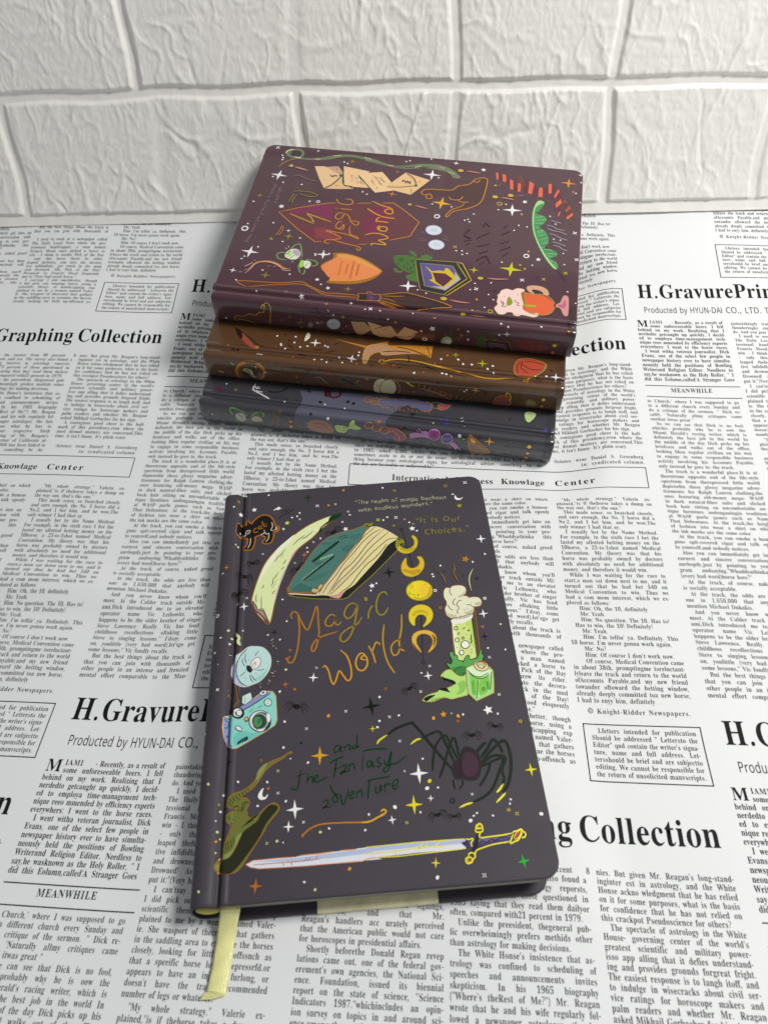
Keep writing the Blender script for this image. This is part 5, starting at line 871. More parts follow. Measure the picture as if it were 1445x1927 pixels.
[9,26,27,467,0,3036,2026,3012,2010,3049,2011,3025,1995,3061,1996,3038,1980,3074,1982,3051,1966,3087,1967,3063,1951,3100,1952,3076,1936,3113,1937,3089,1921,3126,1922,3102,1906,3139,1907,3115,1891,3152,1892,3128,1876,3165,1877,3141,1861,3178,1862,3154,1846,3191,1847,3167,1831,3205,1832,3180,1816,3218,1817,3193,1801,3231,1801,3207,1786,3244,1786,3220,1770,3258,1771,3233,1755,3271,1756,3246,1740,3284,1740,3260,1724,3298,1725,3273,1709,3311,1709,3286,1694,3324,1694,3300,1678],
[9,27,28,321,0,3294,1843,3271,1829,3300,1827,3277,1812,3306,1810,3284,1796,3313,1794,3290,1779,3319,1777,3297,1763,3326,1761,3303,1746,3332,1744,3309,1730,3339,1728,3316,1713,3345,1711,3322,1697],
[2,28,29,612,0,2889,1930,2915,1912,2900,1867,2932,1858,2958,1839,2950,1817,2907,1826,2867,1868,2866,1913,2889,1930],
[0,29,30,2889,1930,2915,1912,2900,1867,2932,1858,2958,1839,2950,1817,2907,1826,2867,1868,2866,1913],
[1,0,31,2963,2184,2950,2161,2922,2156,2896,2169,2897,2183],
[2,13,32,843,0,3687,1366,3714,1325,3705,1297,3720,1257,3691,1279,3688,1312],
[2,13,32,837,0,3626,1321,3661,1295],
[2,30,33,762,0,2874,2165,2860,2074,2833,1913,2830,1823,2818,1752],
[2,0,34,458,0,2886,2183,2871,2048,2856,1886,2928,1821],
[0,31,8,3197,2042,3178,2039,3160,2050,3156,2068,3166,2082,3186,2084,3204,2074,3208,2056],
[2,31,8,356,1,3177,2068,3193,2126,3141,2144],
[2,31,8,356,1,3177,2068,3166,2125,3102,2144],
[2,31,8,356,1,3177,2068,3146,2109,3082,2120],
[2,31,8,356,1,3177,2068,3139,2089,3074,2082],
[2,31,8,357,1,3187,2056,3257,2043,3255,1996],
[2,31,8,357,1,3187,2056,3244,2024,3239,1967],
[2,31,8,357,1,3187,2056,3219,2014,3205,1961],
[2,31,8,357,1,3187,2056,3194,2018,3159,1971],
[0,31,8,3653,1662,3631,1662,3614,1675,3611,1694,3624,1707,3646,1708,3663,1695,3666,1676],
[2,31,8,377,1,3634,1691,3657,1750,3604,1774],
[2,31,8,377,1,3634,1691,3629,1751,3563,1778],
[2,31,8,377,1,3634,1691,3605,1737,3539,1756],
[2,31,8,377,1,3634,1691,3596,1717,3526,1717],
[2,31,8,377,1,3643,1678,3716,1658,3709,1609],
[2,31,8,377,1,3643,1678,3700,1639,3688,1580],
[2,31,8,377,1,3643,1678,3672,1632,3651,1578],
[2,31,8,377,1,3643,1678,3646,1638,3604,1592],
[2,32,1,417,0,3587,946,3402,921,3128,884,2947,865,2754,848,2536,849,2295,864,1982,885],
[2,32,2,418,0,3598,931,3589,934,3583,939,3580,946,3581,953,3585,960,3592,964,3601,965,3609,962,3616,957,3619,950,3618,943,3614,936,3606,932,3598,931],
[2,32,3,340,0,1967,867,1959,869,1953,874,1951,881,1951,888,1955,894,1962,898,1970,898,1977,896,1983,891,1986,884,1985,877,1981,871,1975,868,1967,867],
[2,13,4,742,0,3489,1007,3403,1026,3329,1011,3288,973,3275,930,3284,877,3335,823,3408,798,3466,805,3502,831,3492,847,3430,826,3374,837,3335,880,3333,936,3370,984,3429,1003,3489,1007],
[0,33,5,3489,1007,3403,1026,3329,1011,3288,973,3275,930,3284,877,3335,823,3408,798,3466,805,3502,831,3492,847,3430,826,3374,837,3335,880,3333,936,3370,984,3429,1003],
[0,34,6,3487,1009,3456,989,3461,946,3414,947,3407,978,3354,1009,3402,1023],
[2,13,7,718,0,3211,938,3142,983,3058,995,2996,966,2968,899,2996,824,3066,771,3143,757,3206,777,3213,817,3160,796,3103,814,3072,860,3080,911,3130,940,3211,938],
[0,35,8,3211,938,3142,983,3058,995,2996,966,2968,899,2996,824,3066,771,3143,757,3206,777,3213,817,3160,796,3103,814,3072,860,3080,911,3130,940],
[0,36,9,2775,706,2723,724,2684,766,2666,821,2672,879,2700,929,2746,962,2800,970,2853,952,2892,911,2911,856,2905,796,2876,745,2829,713],
[2,13,10,492,0,2775,706,2723,724,2684,766,2666,821,2672,879,2700,929,2746,962,2800,970,2853,952,2892,911,2911,856,2905,796,2876,745,2829,713,2775,706],
[0,37,11,2785,724,2752,734,2726,752,2713,776,2716,801,2733,822,2762,835,2796,837,2830,828,2856,810,2869,785,2866,760,2849,739,2820,726],
[2,13,12,647,0,2377,927,2424,964,2506,970,2577,936,2613,869,2603,800,2556,749,2484,737,2414,765,2373,815,2360,846,2410,811,2462,800,2498,832,2498,881,2452,917,2377,927],
[0,38,13,2377,927,2424,964,2506,970,2577,936,2613,869,2603,800,2556,749,2484,737,2414,765,2373,815,2360,846,2410,811,2462,800,2498,832,2498,881,2452,917],
[2,0,14,622,0,2077,889,2131,944,2218,967,2283,943,2315,878,2308,797,2260,741,2189,734,2122,761,2068,826,2132,786,2204,768,2264,802,2280,868,2245,918,2173,926,2077,889],
[0,39,15,2077,889,2131,944,2218,967,2283,943,2315,878,2308,797,2260,741,2189,734,2122,761,2068,826,2132,786,2204,768,2264,802,2280,868,2245,918,2173,926],
[2,40,16,325,0,3353,982,3320,978],
[2,40,17,324,0,3347,962,3309,958],
[2,40,18,324,0,3343,942,3298,938],
[2,40,19,324,0,3337,921,3288,918],
[2,40,20,324,0,3337,900,3290,897],
[2,40,21,324,0,3337,880,3297,876],
[2,40,22,324,0,3339,859,3304,854],
[2,40,23,324,0,3340,838,3312,833],
[2,40,24,314,0,3067,977,3039,968],
[2,40,25,313,0,3063,959,3026,950],
[2,40,26,313,0,3060,940,3016,932],
[2,40,27,313,0,3056,922,3003,915],
[2,40,28,313,0,3051,903,2993,897],
[2,40,29,313,0,3049,884,2980,879],
[2,40,30,313,0,3049,866,2989,860],
[2,40,31,313,0,3050,846,2996,840],
[2,40,32,313,0,3050,828,3005,820],
[2,40,33,313,0,3050,809,3012,801],
[2,41,34,266,0,2809,742,2817,714],
[2,41,35,265,0,2795,739,2798,712],
[2,41,36,265,0,2781,739,2779,711],
[2,41,37,265,0,2768,742,2762,714],
[2,41,38,264,0,2755,746,2743,719],
[2,41,39,264,0,2742,753,2727,728],
[2,41,40,263,0,2730,761,2711,739],
[2,41,41,263,0,2721,772,2699,754],
[2,41,42,263,0,2712,785,2689,770],
[2,41,43,262,0,2707,798,2680,787],
[2,41,44,262,0,2701,813,2674,806],
[2,41,45,262,0,2699,828,2670,826],
[2,41,46,262,0,2699,844,2671,845],
[2,41,47,262,0,2701,859,2674,865],
[2,41,48,262,0,2705,873,2679,884],
[2,41,49,263,0,2712,888,2686,902],
[2,41,50,292,0,2490,919,2505,936],
[2,41,51,292,0,2502,908,2525,921],
[2,41,52,293,0,2514,894,2541,904],
[2,41,53,293,0,2521,878,2551,884],
[2,41,54,293,0,2522,862,2555,861],
[2,41,55,293,0,2522,844,2555,839],
[2,41,56,293,0,2517,827,2548,819],
[2,41,57,292,0,2508,813,2534,799],
[2,41,58,292,0,2497,800,2517,784],
[2,41,59,291,0,2481,792,2496,773],
[2,41,60,305,0,2848,932,2881,910],
[2,41,60,304,0,2813,925,2853,893],
[2,41,60,302,0,2752,919,2732,886],
[2,41,60,303,0,2781,945,2742,934],
[2,41,60,305,0,2851,781,2859,773],
[2,41,60,301,0,2735,864,2729,854,2740,843],
[2,41,60,283,0,2262,768,2206,751,2146,767],
[2,0,61,350,1,2186,956,2122,931,2084,895],
[2,0,61,354,1,2253,749,2189,740,2115,771],
[9,0,1,724,0,2427,557,2545,317,2063,338,1967,380,1986,583,2427,557],
[1,42,2,2427,557,2545,317,2063,338,1967,380,1986,583],
[1,43,3,2475,347,2509,323,2055,343,1991,373],
[1,44,4,2387,559,2375,471,2405,365,2246,369,1979,378,1950,463,1960,572,2170,570],
[1,45,5,2378,559,2367,533,2166,530,2007,540,2018,571,2170,568],
[1,46,6,2375,433,2405,365,2212,370,2058,374,2130,415,2248,391],
[0,47,7,2414,556,2432,464,2462,354,2409,360,2367,442,2360,504,2374,558],
[2,0,8,725,0,2437,570,2477,603,2518,607,2558,601,2589,583,2635,582,2674,596,2721,598,2767,587,2793,560,2785,526,2806,500,2812,460,2807,413,2785,380,2746,372,2710,383,2675,411,2677,384,2655,348,2655,309,2646,263,2616,241,2575,242,2549,263,2544,302,2545,321,2496,332,2458,357,2435,402,2423,465,2422,526,2437,570],
[0,48,9,2437,570,2477,603,2518,607,2558,601,2589,583,2635,582,2674,596,2721,598,2767,587,2793,560,2785,526,2806,500,2812,460,2807,413,2785,380,2746,372,2710,383,2675,411,2677,384,2655,348,2655,309,2646,263,2616,241,2575,242,2549,263,2544,302,2545,321,2496,332,2458,357,2435,402,2423,465,2422,526],
[0,49,10,2679,461,2707,411,2747,378,2701,392,2671,424,2665,456],
[0,49,11,2581,312,2595,256,2566,248,2551,285],
[0,49,12,2483,426,2496,378,2519,333,2475,351,2457,391],
[0,50,13,2500,608,2482,564,2446,515,2430,540,2452,583],
[2,51,14,379,0,2780,528,2734,536,2696,518],
[2,51,14,373,0,2659,487,2629,515,2602,522,2577,502],
[2,51,14,372,0,2629,425,2623,461,2580,486,2541,468,2507,492,2470,485],
[2,51,14,373,0,2651,364,2653,336],
[2,51,14,369,0,2571,391,2567,353,2532,323],
[2,51,14,367,0,2527,420,2500,416],
[2,51,14,367,0,2533,381,2511,391],
[2,51,14,370,0,2588,574,2540,557,2520,529],
[2,51,14,366,0,2518,606,2481,603],
[2,51,14,370,0,2598,337,2584,339],
[2,51,14,364,0,2476,550,2448,538],
[2,51,14,364,0,2473,519,2441,508],
[2,51,14,363,0,2450,461,2429,479],
[2,51,14,363,0,2455,422,2437,417],
[2,51,14,364,0,2466,352,2439,447,2428,563],
[2,52,15,392,0,2309,511,2301,514,2295,520,2292,528,2293,536,2297,542,2304,546,2313,547,2321,544,2327,538,2330,531,2329,523,2325,516,2318,512,2309,511],
[2,52,16,350,0,2178,515,2168,518,2161,524,2158,533,2158,542,2163,549,2172,554,2181,554,2191,551,2198,545,2201,536,2201,527,2196,520,2187,515,2178,515],
[0,53,17,2118,427,2100,433,2087,446,2080,462,2082,479,2091,493,2107,502,2125,503,2143,497,2157,484,2164,468,2162,451,2152,436,2137,428],
[2,52,18,417,0,2118,425,2100,432,2087,445,2080,462,2082,479,2091,494,2107,503,2125,504,2143,498,2157,485,2164,468,2162,450,2152,436,2137,427,2118,425],
[2,52,19,378,0,2037,491,2026,494,2018,501,2014,510,2015,520,2020,528,2030,532,2041,533,2052,529,2060,522,2065,513,2064,504,2058,496,2048,491,2037,491],
[0,53,20,2037,494,2028,497,2021,503,2018,511,2018,518,2023,525,2031,529,2041,529,2050,526,2057,520,2060,513,2060,505,2055,499,2047,495],
[0,52,21,2274,402,2269,404,2266,407,2264,411,2265,415,2267,418,2271,420,2275,420,2280,419,2283,416,2285,412,2284,408,2282,404,2278,403],
[2,52,22,351,0,2195,466,2189,468,2185,471,2183,475,2183,479,2186,483,2191,485,2196,485,2202,483,2206,480,2208,476,2208,472,2205,468,2200,466,2195,466],
[2,54,23,283,0,2250,501,2245,503,2242,506,2240,509,2241,513,2243,517,2247,519,2251,519,2256,517,2259,515,2261,511,2261,507,2258,503,2254,501,2250,501],
[2,52,24,424,0,2231,397,2205,393,2176,405,2162,396,2138,408,2133,402],
[2,52,24,428,0,2315,449,2292,471],
[2,52,24,428,0,2315,433,2291,454],
[2,52,24,416,0,2104,547,2091,547],
[2,52,24,415,0,2070,413,2058,412],
[2,52,24,413,0,2041,417,2024,417],
[2,52,24,423,0,2227,441,2235,434],
[2,55,25,688,0,2048,623,2049,593,2011,587,2013,561,1958,557,1952,529,1933,509,1973,486,2000,463,1994,446,1957,448,1963,381,1990,355,2046,331,2040,318,2003,325,1990,311,1938,330,1906,345,1879,408,1843,457,1805,484,1794,536,1810,577,1841,609,1875,634,1919,661,1939,662,1924,627,1963,608,2006,621,2048,623],
[0,56,26,2048,623,2049,593,2011,587,2013,561,1958,557,1952,529,1933,509,1973,486,2000,463,1994,446,1957,448,1963,381,1990,355,2046,331,2040,318,2003,325,1990,311,1938,330,1906,345,1879,408,1843,457,1805,484,1794,536,1810,577,1841,609,1875,634,1919,661,1939,662,1924,627,1963,608,2006,621],
[0,57,27,1857,614,1894,566,1896,507,1852,470,1806,491,1799,549,1815,591],
[2,55,28,371,0,1890,621,1849,615],
[2,55,28,371,0,1889,603,1840,598],
[2,55,28,371,0,1887,585,1854,582],
[2,55,28,371,0,1890,566,1868,558],
[2,55,28,371,0,1888,552,1875,541],
[2,55,28,367,0,1812,555,1826,539],
[2,55,28,366,0,1802,542,1824,517],
[2,55,28,366,0,1797,528,1827,502],
[2,58,29,602,0,1834,718,1860,686,1868,645,1850,622,1824,604,1792,565,1789,522,1806,491,1618,510,1591,549,1580,607,1570,665,1585,706,1588,734,1574,792,1559,843,1570,919,1589,924,1621,886,1639,834,1650,783,1672,766,1681,694,1700,641,1721,610,1746,621,1774,668,1786,710,1808,736,1834,718],
[0,59,30,1834,718,1860,686,1868,645,1850,622,1824,604,1792,565,1789,522,1806,491,1618,510,1591,549,1580,607,1570,665,1585,706,1588,734,1574,792,1559,843,1570,919,1589,924,1621,886,1639,834,1650,783,1672,766,1681,694,1700,641,1721,610,1746,621,1774,668,1786,710,1808,736],
[0,60,31,1719,589,1745,528,1681,515,1622,559,1612,617,1663,582],
[0,61,32,1811,728,1793,709,1774,668,1754,627,1728,606,1714,618,1745,657,1765,698,1783,721],
[0,61,33,1673,780,1686,743,1681,694,1657,683,1636,667,1647,705,1662,746],
[0,61,34,1585,921,1610,894,1622,857,1621,808,1588,861,1567,891],
[2,61,35,322,0,1565,863,1595,818],
[2,61,35,322,0,1563,843,1585,791],
[2,61,35,322,0,1572,813,1591,769],
[2,61,35,323,0,1580,777,1595,726],
[9,0,36,740,0,1870,490,1903,404,1867,279,1824,249,1737,256,1597,276,1531,445,1610,504,1711,504,1870,490],
[1,62,37,1870,490,1903,404,1867,279,1824,249,1737,256,1597,276,1531,445,1610,504,1711,504],
[1,63,38,1866,486,1893,420,1821,257,1779,285,1769,352,1785,436],
[1,64,39,1803,466,1759,411,1752,340,1780,293,1662,301,1610,334,1577,396,1596,435,1607,476],
[1,65,40,1733,393,1671,410,1550,435,1615,305,1817,258,1756,296],
[0,66,41,1725,387,1765,302,1662,301,1603,342,1586,409],
[2,67,42,334,0,1812,468,1777,437,1753,398,1752,340,1788,291],
[2,67,42,335,0,1837,479,1784,429,1767,374,1803,289],
[2,67,42,330,0,1734,400,1641,418,1543,443],
[2,67,42,334,0,1817,265,1692,289,1623,307],
[2,61,43,428,0,1708,465,1737,436],
[2,61,44,426,0,1689,466,1713,437],
[2,61,45,425,0,1670,466,1690,439],
[2,61,46,424,0,1651,467,1666,440],
[2,61,47,423,0,1633,467,1643,441],
[2,61,48,422,0,1614,468,1620,442],
[2,61,49,421,0,1596,469,1597,444],
[2,61,50,362,0,1719,331,1694,306],
[2,61,51,362,0,1702,331,1680,309],
[2,61,52,361,0,1685,331,1666,311],
[2,61,53,360,0,1667,330,1652,313],
[2,61,54,359,0,1650,330,1638,315],
[2,67,55,293,0,1641,352,1635,354,1631,358,1628,363,1629,368,1632,372,1637,374,1643,374,1649,372,1654,368,1656,363,1655,358,1652,354,1647,352,1641,352],
[0,68,56,1857,288,1838,301,1827,324,1827,352,1836,380,1854,401,1876,413,1899,412,1918,399,1929,376,1930,347,1920,319,1902,298,1880,286],
[2,0,57,437,0,1857,288,1838,301,1827,324,1827,352,1836,380,1854,401,1876,413,1899,412,1918,399,1929,376,1930,347,1920,319,1902,298,1880,286,1857,288],
[0,69,58,1877,305,1866,314,1859,329,1858,348,1864,366,1875,382,1889,390,1903,390,1914,382,1921,367,1922,348,1916,329,1905,314,1891,305],
[2,70,59,337,0,1877,305,1866,314,1859,329,1858,348,1864,366,1875,382,1889,390,1903,390,1914,382,1921,367,1922,348,1916,329,1905,314,1891,305,1877,305],
[0,68,60,1870,324,1863,329,1858,339,1858,351,1862,363,1868,373,1877,378,1886,379,1894,373,1898,364,1898,352,1895,339,1888,329,1879,324],
[2,70,61,302,0,1862,322,1855,327,1851,337,1851,349,1855,361,1861,371,1870,377,1878,377,1885,372,1888,362,1888,350,1885,338,1878,328,1870,322,1862,322],
[2,71,62,394,1,3108,675,3046,654,2982,605,2930,579,2841,562],
[2,72,63,621,1,2982,605,2920,577,2841,562],
[2,72,64,630,1,3096,454,3016,449,2968,467,2898,448,2858,438],
[2,73,65,584,1,3002,262,2923,306,2847,324,2727,318],
[2,0,1,456,0,1914,2661,1857,2640,1789,2629,1750,2614,1717,2615,1697,2641,1657,2645],
[2,32,2,401,0,1872,2634,1803,2620,1742,2606],
[2,74,3,706,0,2289,2554,2292,2483,2271,2403,2205,2345,2139,2322,2052,2326,1977,2359,1909,2419,1878,2493,1861,2561,1887,2631,1964,2714,2025,2739,2104,2738,2183,2711,2231,2622,2289,2554],
[0,75,4,2289,2554,2292,2483,2271,2403,2205,2345,2139,2322,2052,2326,1977,2359,1909,2419,1878,2493,1861,2561,1887,2631,1964,2714,2025,2739,2104,2738,2183,2711,2231,2622],
[0,76,5,2271,2553,2221,2607,2145,2645,2043,2651,1963,2628,1898,2591,1870,2569,1890,2631,1963,2705,2035,2734,2106,2732,2160,2676,2226,2614],
[0,77,6,2276,2546,2232,2593,2152,2639,2102,2694,2090,2731,2155,2676,2222,2614],
[0,78,7,1934,2482,1989,2401,2054,2347,2109,2342,2000,2360,1921,2419],
[2,79,8,423,0,2271,2553,2213,2607,2144,2642,2043,2651,1963,2632,1907,2598,1867,2541],
[0,80,9,2088,2551,2077,2516,2036,2497,2007,2516,2033,2549,2065,2556],
[2,81,10,550,0,2077,2516,2124,2504,2160,2470,2157,2438,2120,2423,2070,2439,2043,2487,2077,2516],
[0,82,11,2077,2516,2124,2504,2160,2470,2157,2438,2120,2423,2070,2439,2043,2487],
[2,81,12,308,0,2061,2515,2106,2482,2089,2467],
[2,81,12,308,0,2052,2497,2096,2461],
[2,81,12,311,0,2121,2479,2100,2461],
[2,83,13,350,1,2226,2568,2170,2573,2105,2556],
[2,83,13,348,1,2172,2601,2116,2591,2074,2565],
[2,83,13,351,1,2238,2441,2208,2465,2184,2480],
[2,83,13,342,1,2041,2382,2025,2416,2033,2465],
[2,83,13,340,1,1992,2519,1945,2510,1896,2480],
[2,83,13,339,1,1990,2505,1942,2482,1913,2454],
[2,83,13,341,1,2030,2556,1998,2589,1973,2615],
[2,83,13,338,1,1966,2573,1944,2545],
[2,83,13,340,1,1999,2474,1978,2449],
[2,83,13,347,1,2158,2534,2134,2536],
[9,84,14,666,0,1586,2787,1626,2651,1658,2565,1777,2421,1803,2368,1789,2299,1742,2271,1609,2261,1508,2255,1460,2271,1398,2368,1321,2509,1271,2604,1271,2643,1325,2732,1386,2766,1479,2787,1586,2787],
[1,85,15,1586,2787,1626,2651,1658,2565,1777,2421,1803,2368,1789,2299,1742,2271,1609,2261,1508,2255,1460,2271,1398,2368,1321,2509,1271,2604,1271,2643,1325,2732,1386,2766,1479,2787],
[1,86,16,1586,2787,1569,2676,1535,2718,1411,2693,1274,2643,1328,2732,1386,2766,1480,2783],
[1,87,17,1622,2650,1686,2553,1750,2447,1800,2381,1786,2313,1737,2379,1678,2472,1634,2550,1606,2556,1590,2622],
[0,88,18,1393,2630,1428,2553,1399,2460,1419,2369,1362,2432,1317,2548,1297,2625],
[2,89,19,366,0,1583,2787,1568,2673,1535,2718,1416,2703,1275,2644],
[2,89,19,461,0,1568,2673,1634,2550,1678,2472,1776,2319],
[2,89,19,366,0,1567,2779,1535,2732,1489,2743,1483,2773],
[2,89,19,363,0,1396,2752,1408,2723,1301,2658],
[2,89,19,361,0,1359,2764,1325,2732],
[9,89,20,461,0,1769,2577,1800,2504,1739,2488,1718,2500,1682,2553,1703,2577,1769,2577],
[1,90,21,1769,2577,1800,2504,1739,2488,1718,2500,1682,2553,1703,2577],
[2,89,22,264,0,1771,2560,1686,2553],
[2,89,22,263,0,1744,2545,1733,2545],
[2,89,22,263,0,1750,2529,1739,2528],
[2,89,22,263,0,1756,2512,1745,2512],
[2,89,22,261,0,1714,2541,1703,2540],
[2,89,22,262,0,1720,2524,1711,2524],
[2,89,22,262,0,1729,2507,1720,2507],
[0,91,23,1796,2354,1785,2354,1774,2360,1765,2372,1761,2387,1761,2401,1766,2413,1775,2420,1786,2421,1797,2414,1806,2403,1811,2388,1810,2373,1805,2361],
[2,89,24,331,0,1796,2354,1785,2354,1774,2360,1765,2372,1761,2387,1761,2401,1766,2413,1775,2420,1786,2421,1797,2414,1806,2403,1811,2388,1810,2373,1805,2361,1796,2354],
[0,89,25,1792,2375,1788,2375,1784,2377,1780,2382,1779,2387,1779,2393,1781,2398,1784,2400,1788,2400,1792,2398,1795,2393,1797,2388,1797,2382,1795,2377],
[0,92,26,1598,2552,1574,2556,1556,2571,1547,2593,1550,2619,1563,2642,1585,2660,1616,2675,1635,2664,1651,2647,1660,2625,1658,2599,1645,2576,1623,2559],
[0,93,27,1604,2571,1586,2574,1572,2585,1566,2601,1567,2619,1577,2637,1593,2649,1612,2655,1630,2652,1643,2640,1649,2624,1648,2605,1638,2588,1622,2576],
[0,92,28,1601,2570,1587,2572,1577,2581,1571,2593,1573,2608,1580,2621,1592,2631,1607,2635,1621,2632,1632,2624,1638,2611,1636,2597,1629,2584,1616,2574],
[0,94,29,1602,2573,1591,2575,1583,2581,1579,2590,1580,2601,1586,2611,1595,2618,1606,2621,1616,2619,1624,2613,1628,2604,1627,2593,1622,2583,1613,2576],
[0,95,30,1635,2644,1648,2618,1639,2604,1616,2630],
[0,90,31,1682,2306,1666,2309,1655,2318,1649,2332,1650,2347,1658,2360,1672,2370,1688,2374,1704,2371,1716,2362,1722,2349,1720,2334,1712,2320,1698,2310],
[2,89,32,358,0,1682,2306,1666,2309,1655,2318,1649,2332,1650,2347,1658,2360,1672,2370,1688,2374,1704,2371,1716,2362,1722,2349,1720,2334,1712,2320,1698,2310,1682,2306],
[2,89,33,326,0,1694,2354,1701,2354],
[2,89,33,327,0,1703,2334,1691,2327],
[2,89,33,325,0,1675,2350,1670,2333],
[2,89,34,393,0,1622,2649,1611,2651,1604,2656,1603,2667,1621,2705,1631,2721,1640,2728,1650,2731,1661,2729,1670,2724,1672,2713,1654,2674,1643,2659,1633,2652,1622,2649],
[0,96,35,1534,2507,1522,2509,1513,2514,1509,2523,1509,2532,1515,2541,1525,2547,1537,2550,1549,2549,1558,2543,1562,2535,1562,2525,1556,2516,1546,2510],
[0,97,36,1538,2520,1533,2521,1529,2524,1526,2528,1527,2533,1530,2537,1534,2540,1540,2542,1546,2541,1550,2538,1552,2534,1552,2529,1549,2525,1544,2522],
[0,98,37,1498,2306,1455,2315,1423,2341,1407,2380,1411,2423,1434,2463,1471,2492,1515,2503,1559,2495,1592,2469,1608,2430,1604,2386,1581,2346,1543,2317],
[2,89,38,381,0,1498,2306,1455,2315,1423,2341,1407,2380,1411,2423,1434,2463,1471,2492,1515,2503,1559,2495,1592,2469,1608,2430,1604,2386,1581,2346,1543,2317,1498,2306],
[0,99,39,1495,2310,1456,2317,1427,2339,1412,2371,1416,2408,1436,2442,1469,2466,1509,2476,1548,2469,1578,2447,1593,2414,1590,2377,1569,2343,1535,2319],
[0,100,40,1498,2327,1465,2333,1439,2353,1426,2382,1429,2415,1447,2445,1476,2467,1512,2476,1546,2470,1572,2450,1585,2421,1582,2387,1564,2357,1534,2335],
[0,101,41,1498,2345,1468,2350,1445,2368,1434,2394,1436,2423,1452,2451,1478,2470,1510,2478,1540,2473,1563,2455,1575,2429,1572,2399,1556,2372,1529,2352],
[0,102,42,1497,2387,1473,2391,1455,2402,1446,2418,1447,2437,1460,2455,1480,2467,1504,2472,1528,2469,1546,2458,1556,2441,1554,2422,1542,2405,1521,2392],
[2,103,43,349,0,1496,2384,1472,2387,1454,2399,1444,2416,1446,2435,1458,2453,1479,2466,1504,2472,1528,2468,1547,2457,1557,2440,1555,2420,1542,2402,1521,2389,1496,2384],
[0,104,44,1573,2347,1556,2320,1513,2312,1486,2331,1523,2342],
[0,104,45,1425,2435,1427,2382,1439,2356,1413,2375,1409,2408],
[2,105,46,382,0,1529,2415,1507,2411,1487,2427],
[2,105,46,378,0,1455,2462,1437,2409],
[0,106,47,1434,2566,1428,2572,1428,2583,1433,2596,1441,2609,1452,2618,1463,2623,1472,2623,1477,2616,1478,2605,1473,2592,1464,2580,1453,2570,1442,2565],
[2,89,48,314,0,1434,2566,1428,2572,1428,2583,1433,2596,1441,2609,1452,2618,1463,2623,1472,2623,1477,2616,1478,2605,1473,2592,1464,2580,1453,2570,1442,2565,1434,2566],
[0,107,49,1298,2596,1334,2588,1370,2518,1355,2507,1335,2516,1313,2574],
[2,88,50,186,0,1337,2575,1317,2580],
[2,88,50,186,0,1342,2559,1319,2564],
[2,88,50,186,0,1351,2543,1328,2548],
[2,88,50,187,0,1360,2527,1340,2529],
[2,107,51,290,0,1603,2505,1615,2499],
[2,107,52,291,0,1635,2429,1646,2423],
[2,107,53,290,0,1609,2495,1622,2489],
[2,107,54,291,0,1640,2420,1652,2413],
[2,107,55,290,0,1616,2484,1628,2478],
[2,107,56,291,0,1646,2410,1658,2403],
[2,107,57,290,0,1622,2474,1634,2468],
[2,107,58,292,0,1652,2400,1663,2393],
[2,108,59,391,0,2336,2330,2353,2306],
[2,108,59,388,0,2267,2311,2278,2295],
[2,108,59,400,0,2224,2780,2228,2752],
[2,108,59,374,0,1989,2319,1975,2291],
[2,108,59,370,0,1914,2340,1893,2324],
[2,108,59,368,0,1882,2415,1873,2414],
[2,108,59,367,0,1852,2414,1837,2411],
[2,108,59,379,0,2102,2268,2096,2247],
[2,108,59,387,0,2244,2283,2245,2268],
[2,109,60,319,0,2301,2326,2317,2306],
[2,109,60,314,0,1841,2769,1859,2756],
[2,84,61,408,0,1998,2294,1988,2269],
[2,84,61,405,0,1951,2309,1943,2286],
[2,84,61,402,0,1884,2353,1866,2337],
[2,84,61,412,0,2072,2265,2077,2252],
[2,84,61,416,0,1777,2741,1798,2731],
[2,84,61,418,0,1785,2765,1815,2751],
[2,110,62,1308,1,2496,2710,2405,2642,2364,2647,2312,2619],
[2,110,62,669,1,2350,2659,2322,2637,2310,2615],
[0,31,8,1617,2052,1601,2062,1597,2082,1608,2101,1627,2108,1643,2098,1647,2078,1636,2059],
[2,31,8,291,1,1623,2088,1681,2134,1658,2182],
[2,31,8,291,1,1623,2088,1661,2148,1631,2204],
[2,31,8,291,1,1623,2088,1634,2146,1598,2194],
[2,31,8,291,1,1623,2088,1613,2131,1561,2163],
[2,31,8,291,1,1620,2072,1660,2018,1621,1976],
[2,31,8,291,1,1620,2072,1635,2008,1586,1958],
[2,31,8,291,1,1620,2072,1610,2014,1558,1973],
[2,31,8,291,1,1620,2072,1595,2032,1533,2008],
[2,0,1,607,0,1186,2112,1197,2137,1153,2204,1123,2300,1056,2377,948,2445,891,2526,863,2619,808,2658,757,2645,748,2606,726,2576,710,2631,675,2668,631,2640,599,2601,508,2641,423,2680,387,2705,323,2763,275,2761,245,2696,235,2582,272,2517,383,2444,528,2347,592,2313,699,2225,738,2231,761,2273,720,2342,668,2398,663,2456,721,2494,772,2470,814,2489,824,2534,800,2574,858,2518,900,2452,962,2398,1041,2350,1100,2279,1148,2185,1177,2159,1186,2112],
[0,111,2,1186,2112,1197,2137,1153,2204,1123,2300,1056,2377,948,2445,891,2526,863,2619,808,2658,757,2645,748,2606,726,2576,710,2631,675,2668,631,2640,599,2601,508,2641,423,2680,387,2705,323,2763,275,2761,245,2696,235,2582,272,2517,383,2444,528,2347,592,2313,699,2225,738,2231,761,2273,720,2342,668,2398,663,2456,721,2494,772,2470,814,2489,824,2534,800,2574,858,2518,900,2452,962,2398,1041,2350,1100,2279,1148,2185,1177,2159],
[0,112,3,735,2237,748,2296,677,2370,622,2402,542,2514,446,2554,359,2611,332,2722,271,2722,230,2620,262,2555,353,2476,486,2380,599,2321,700,2237],
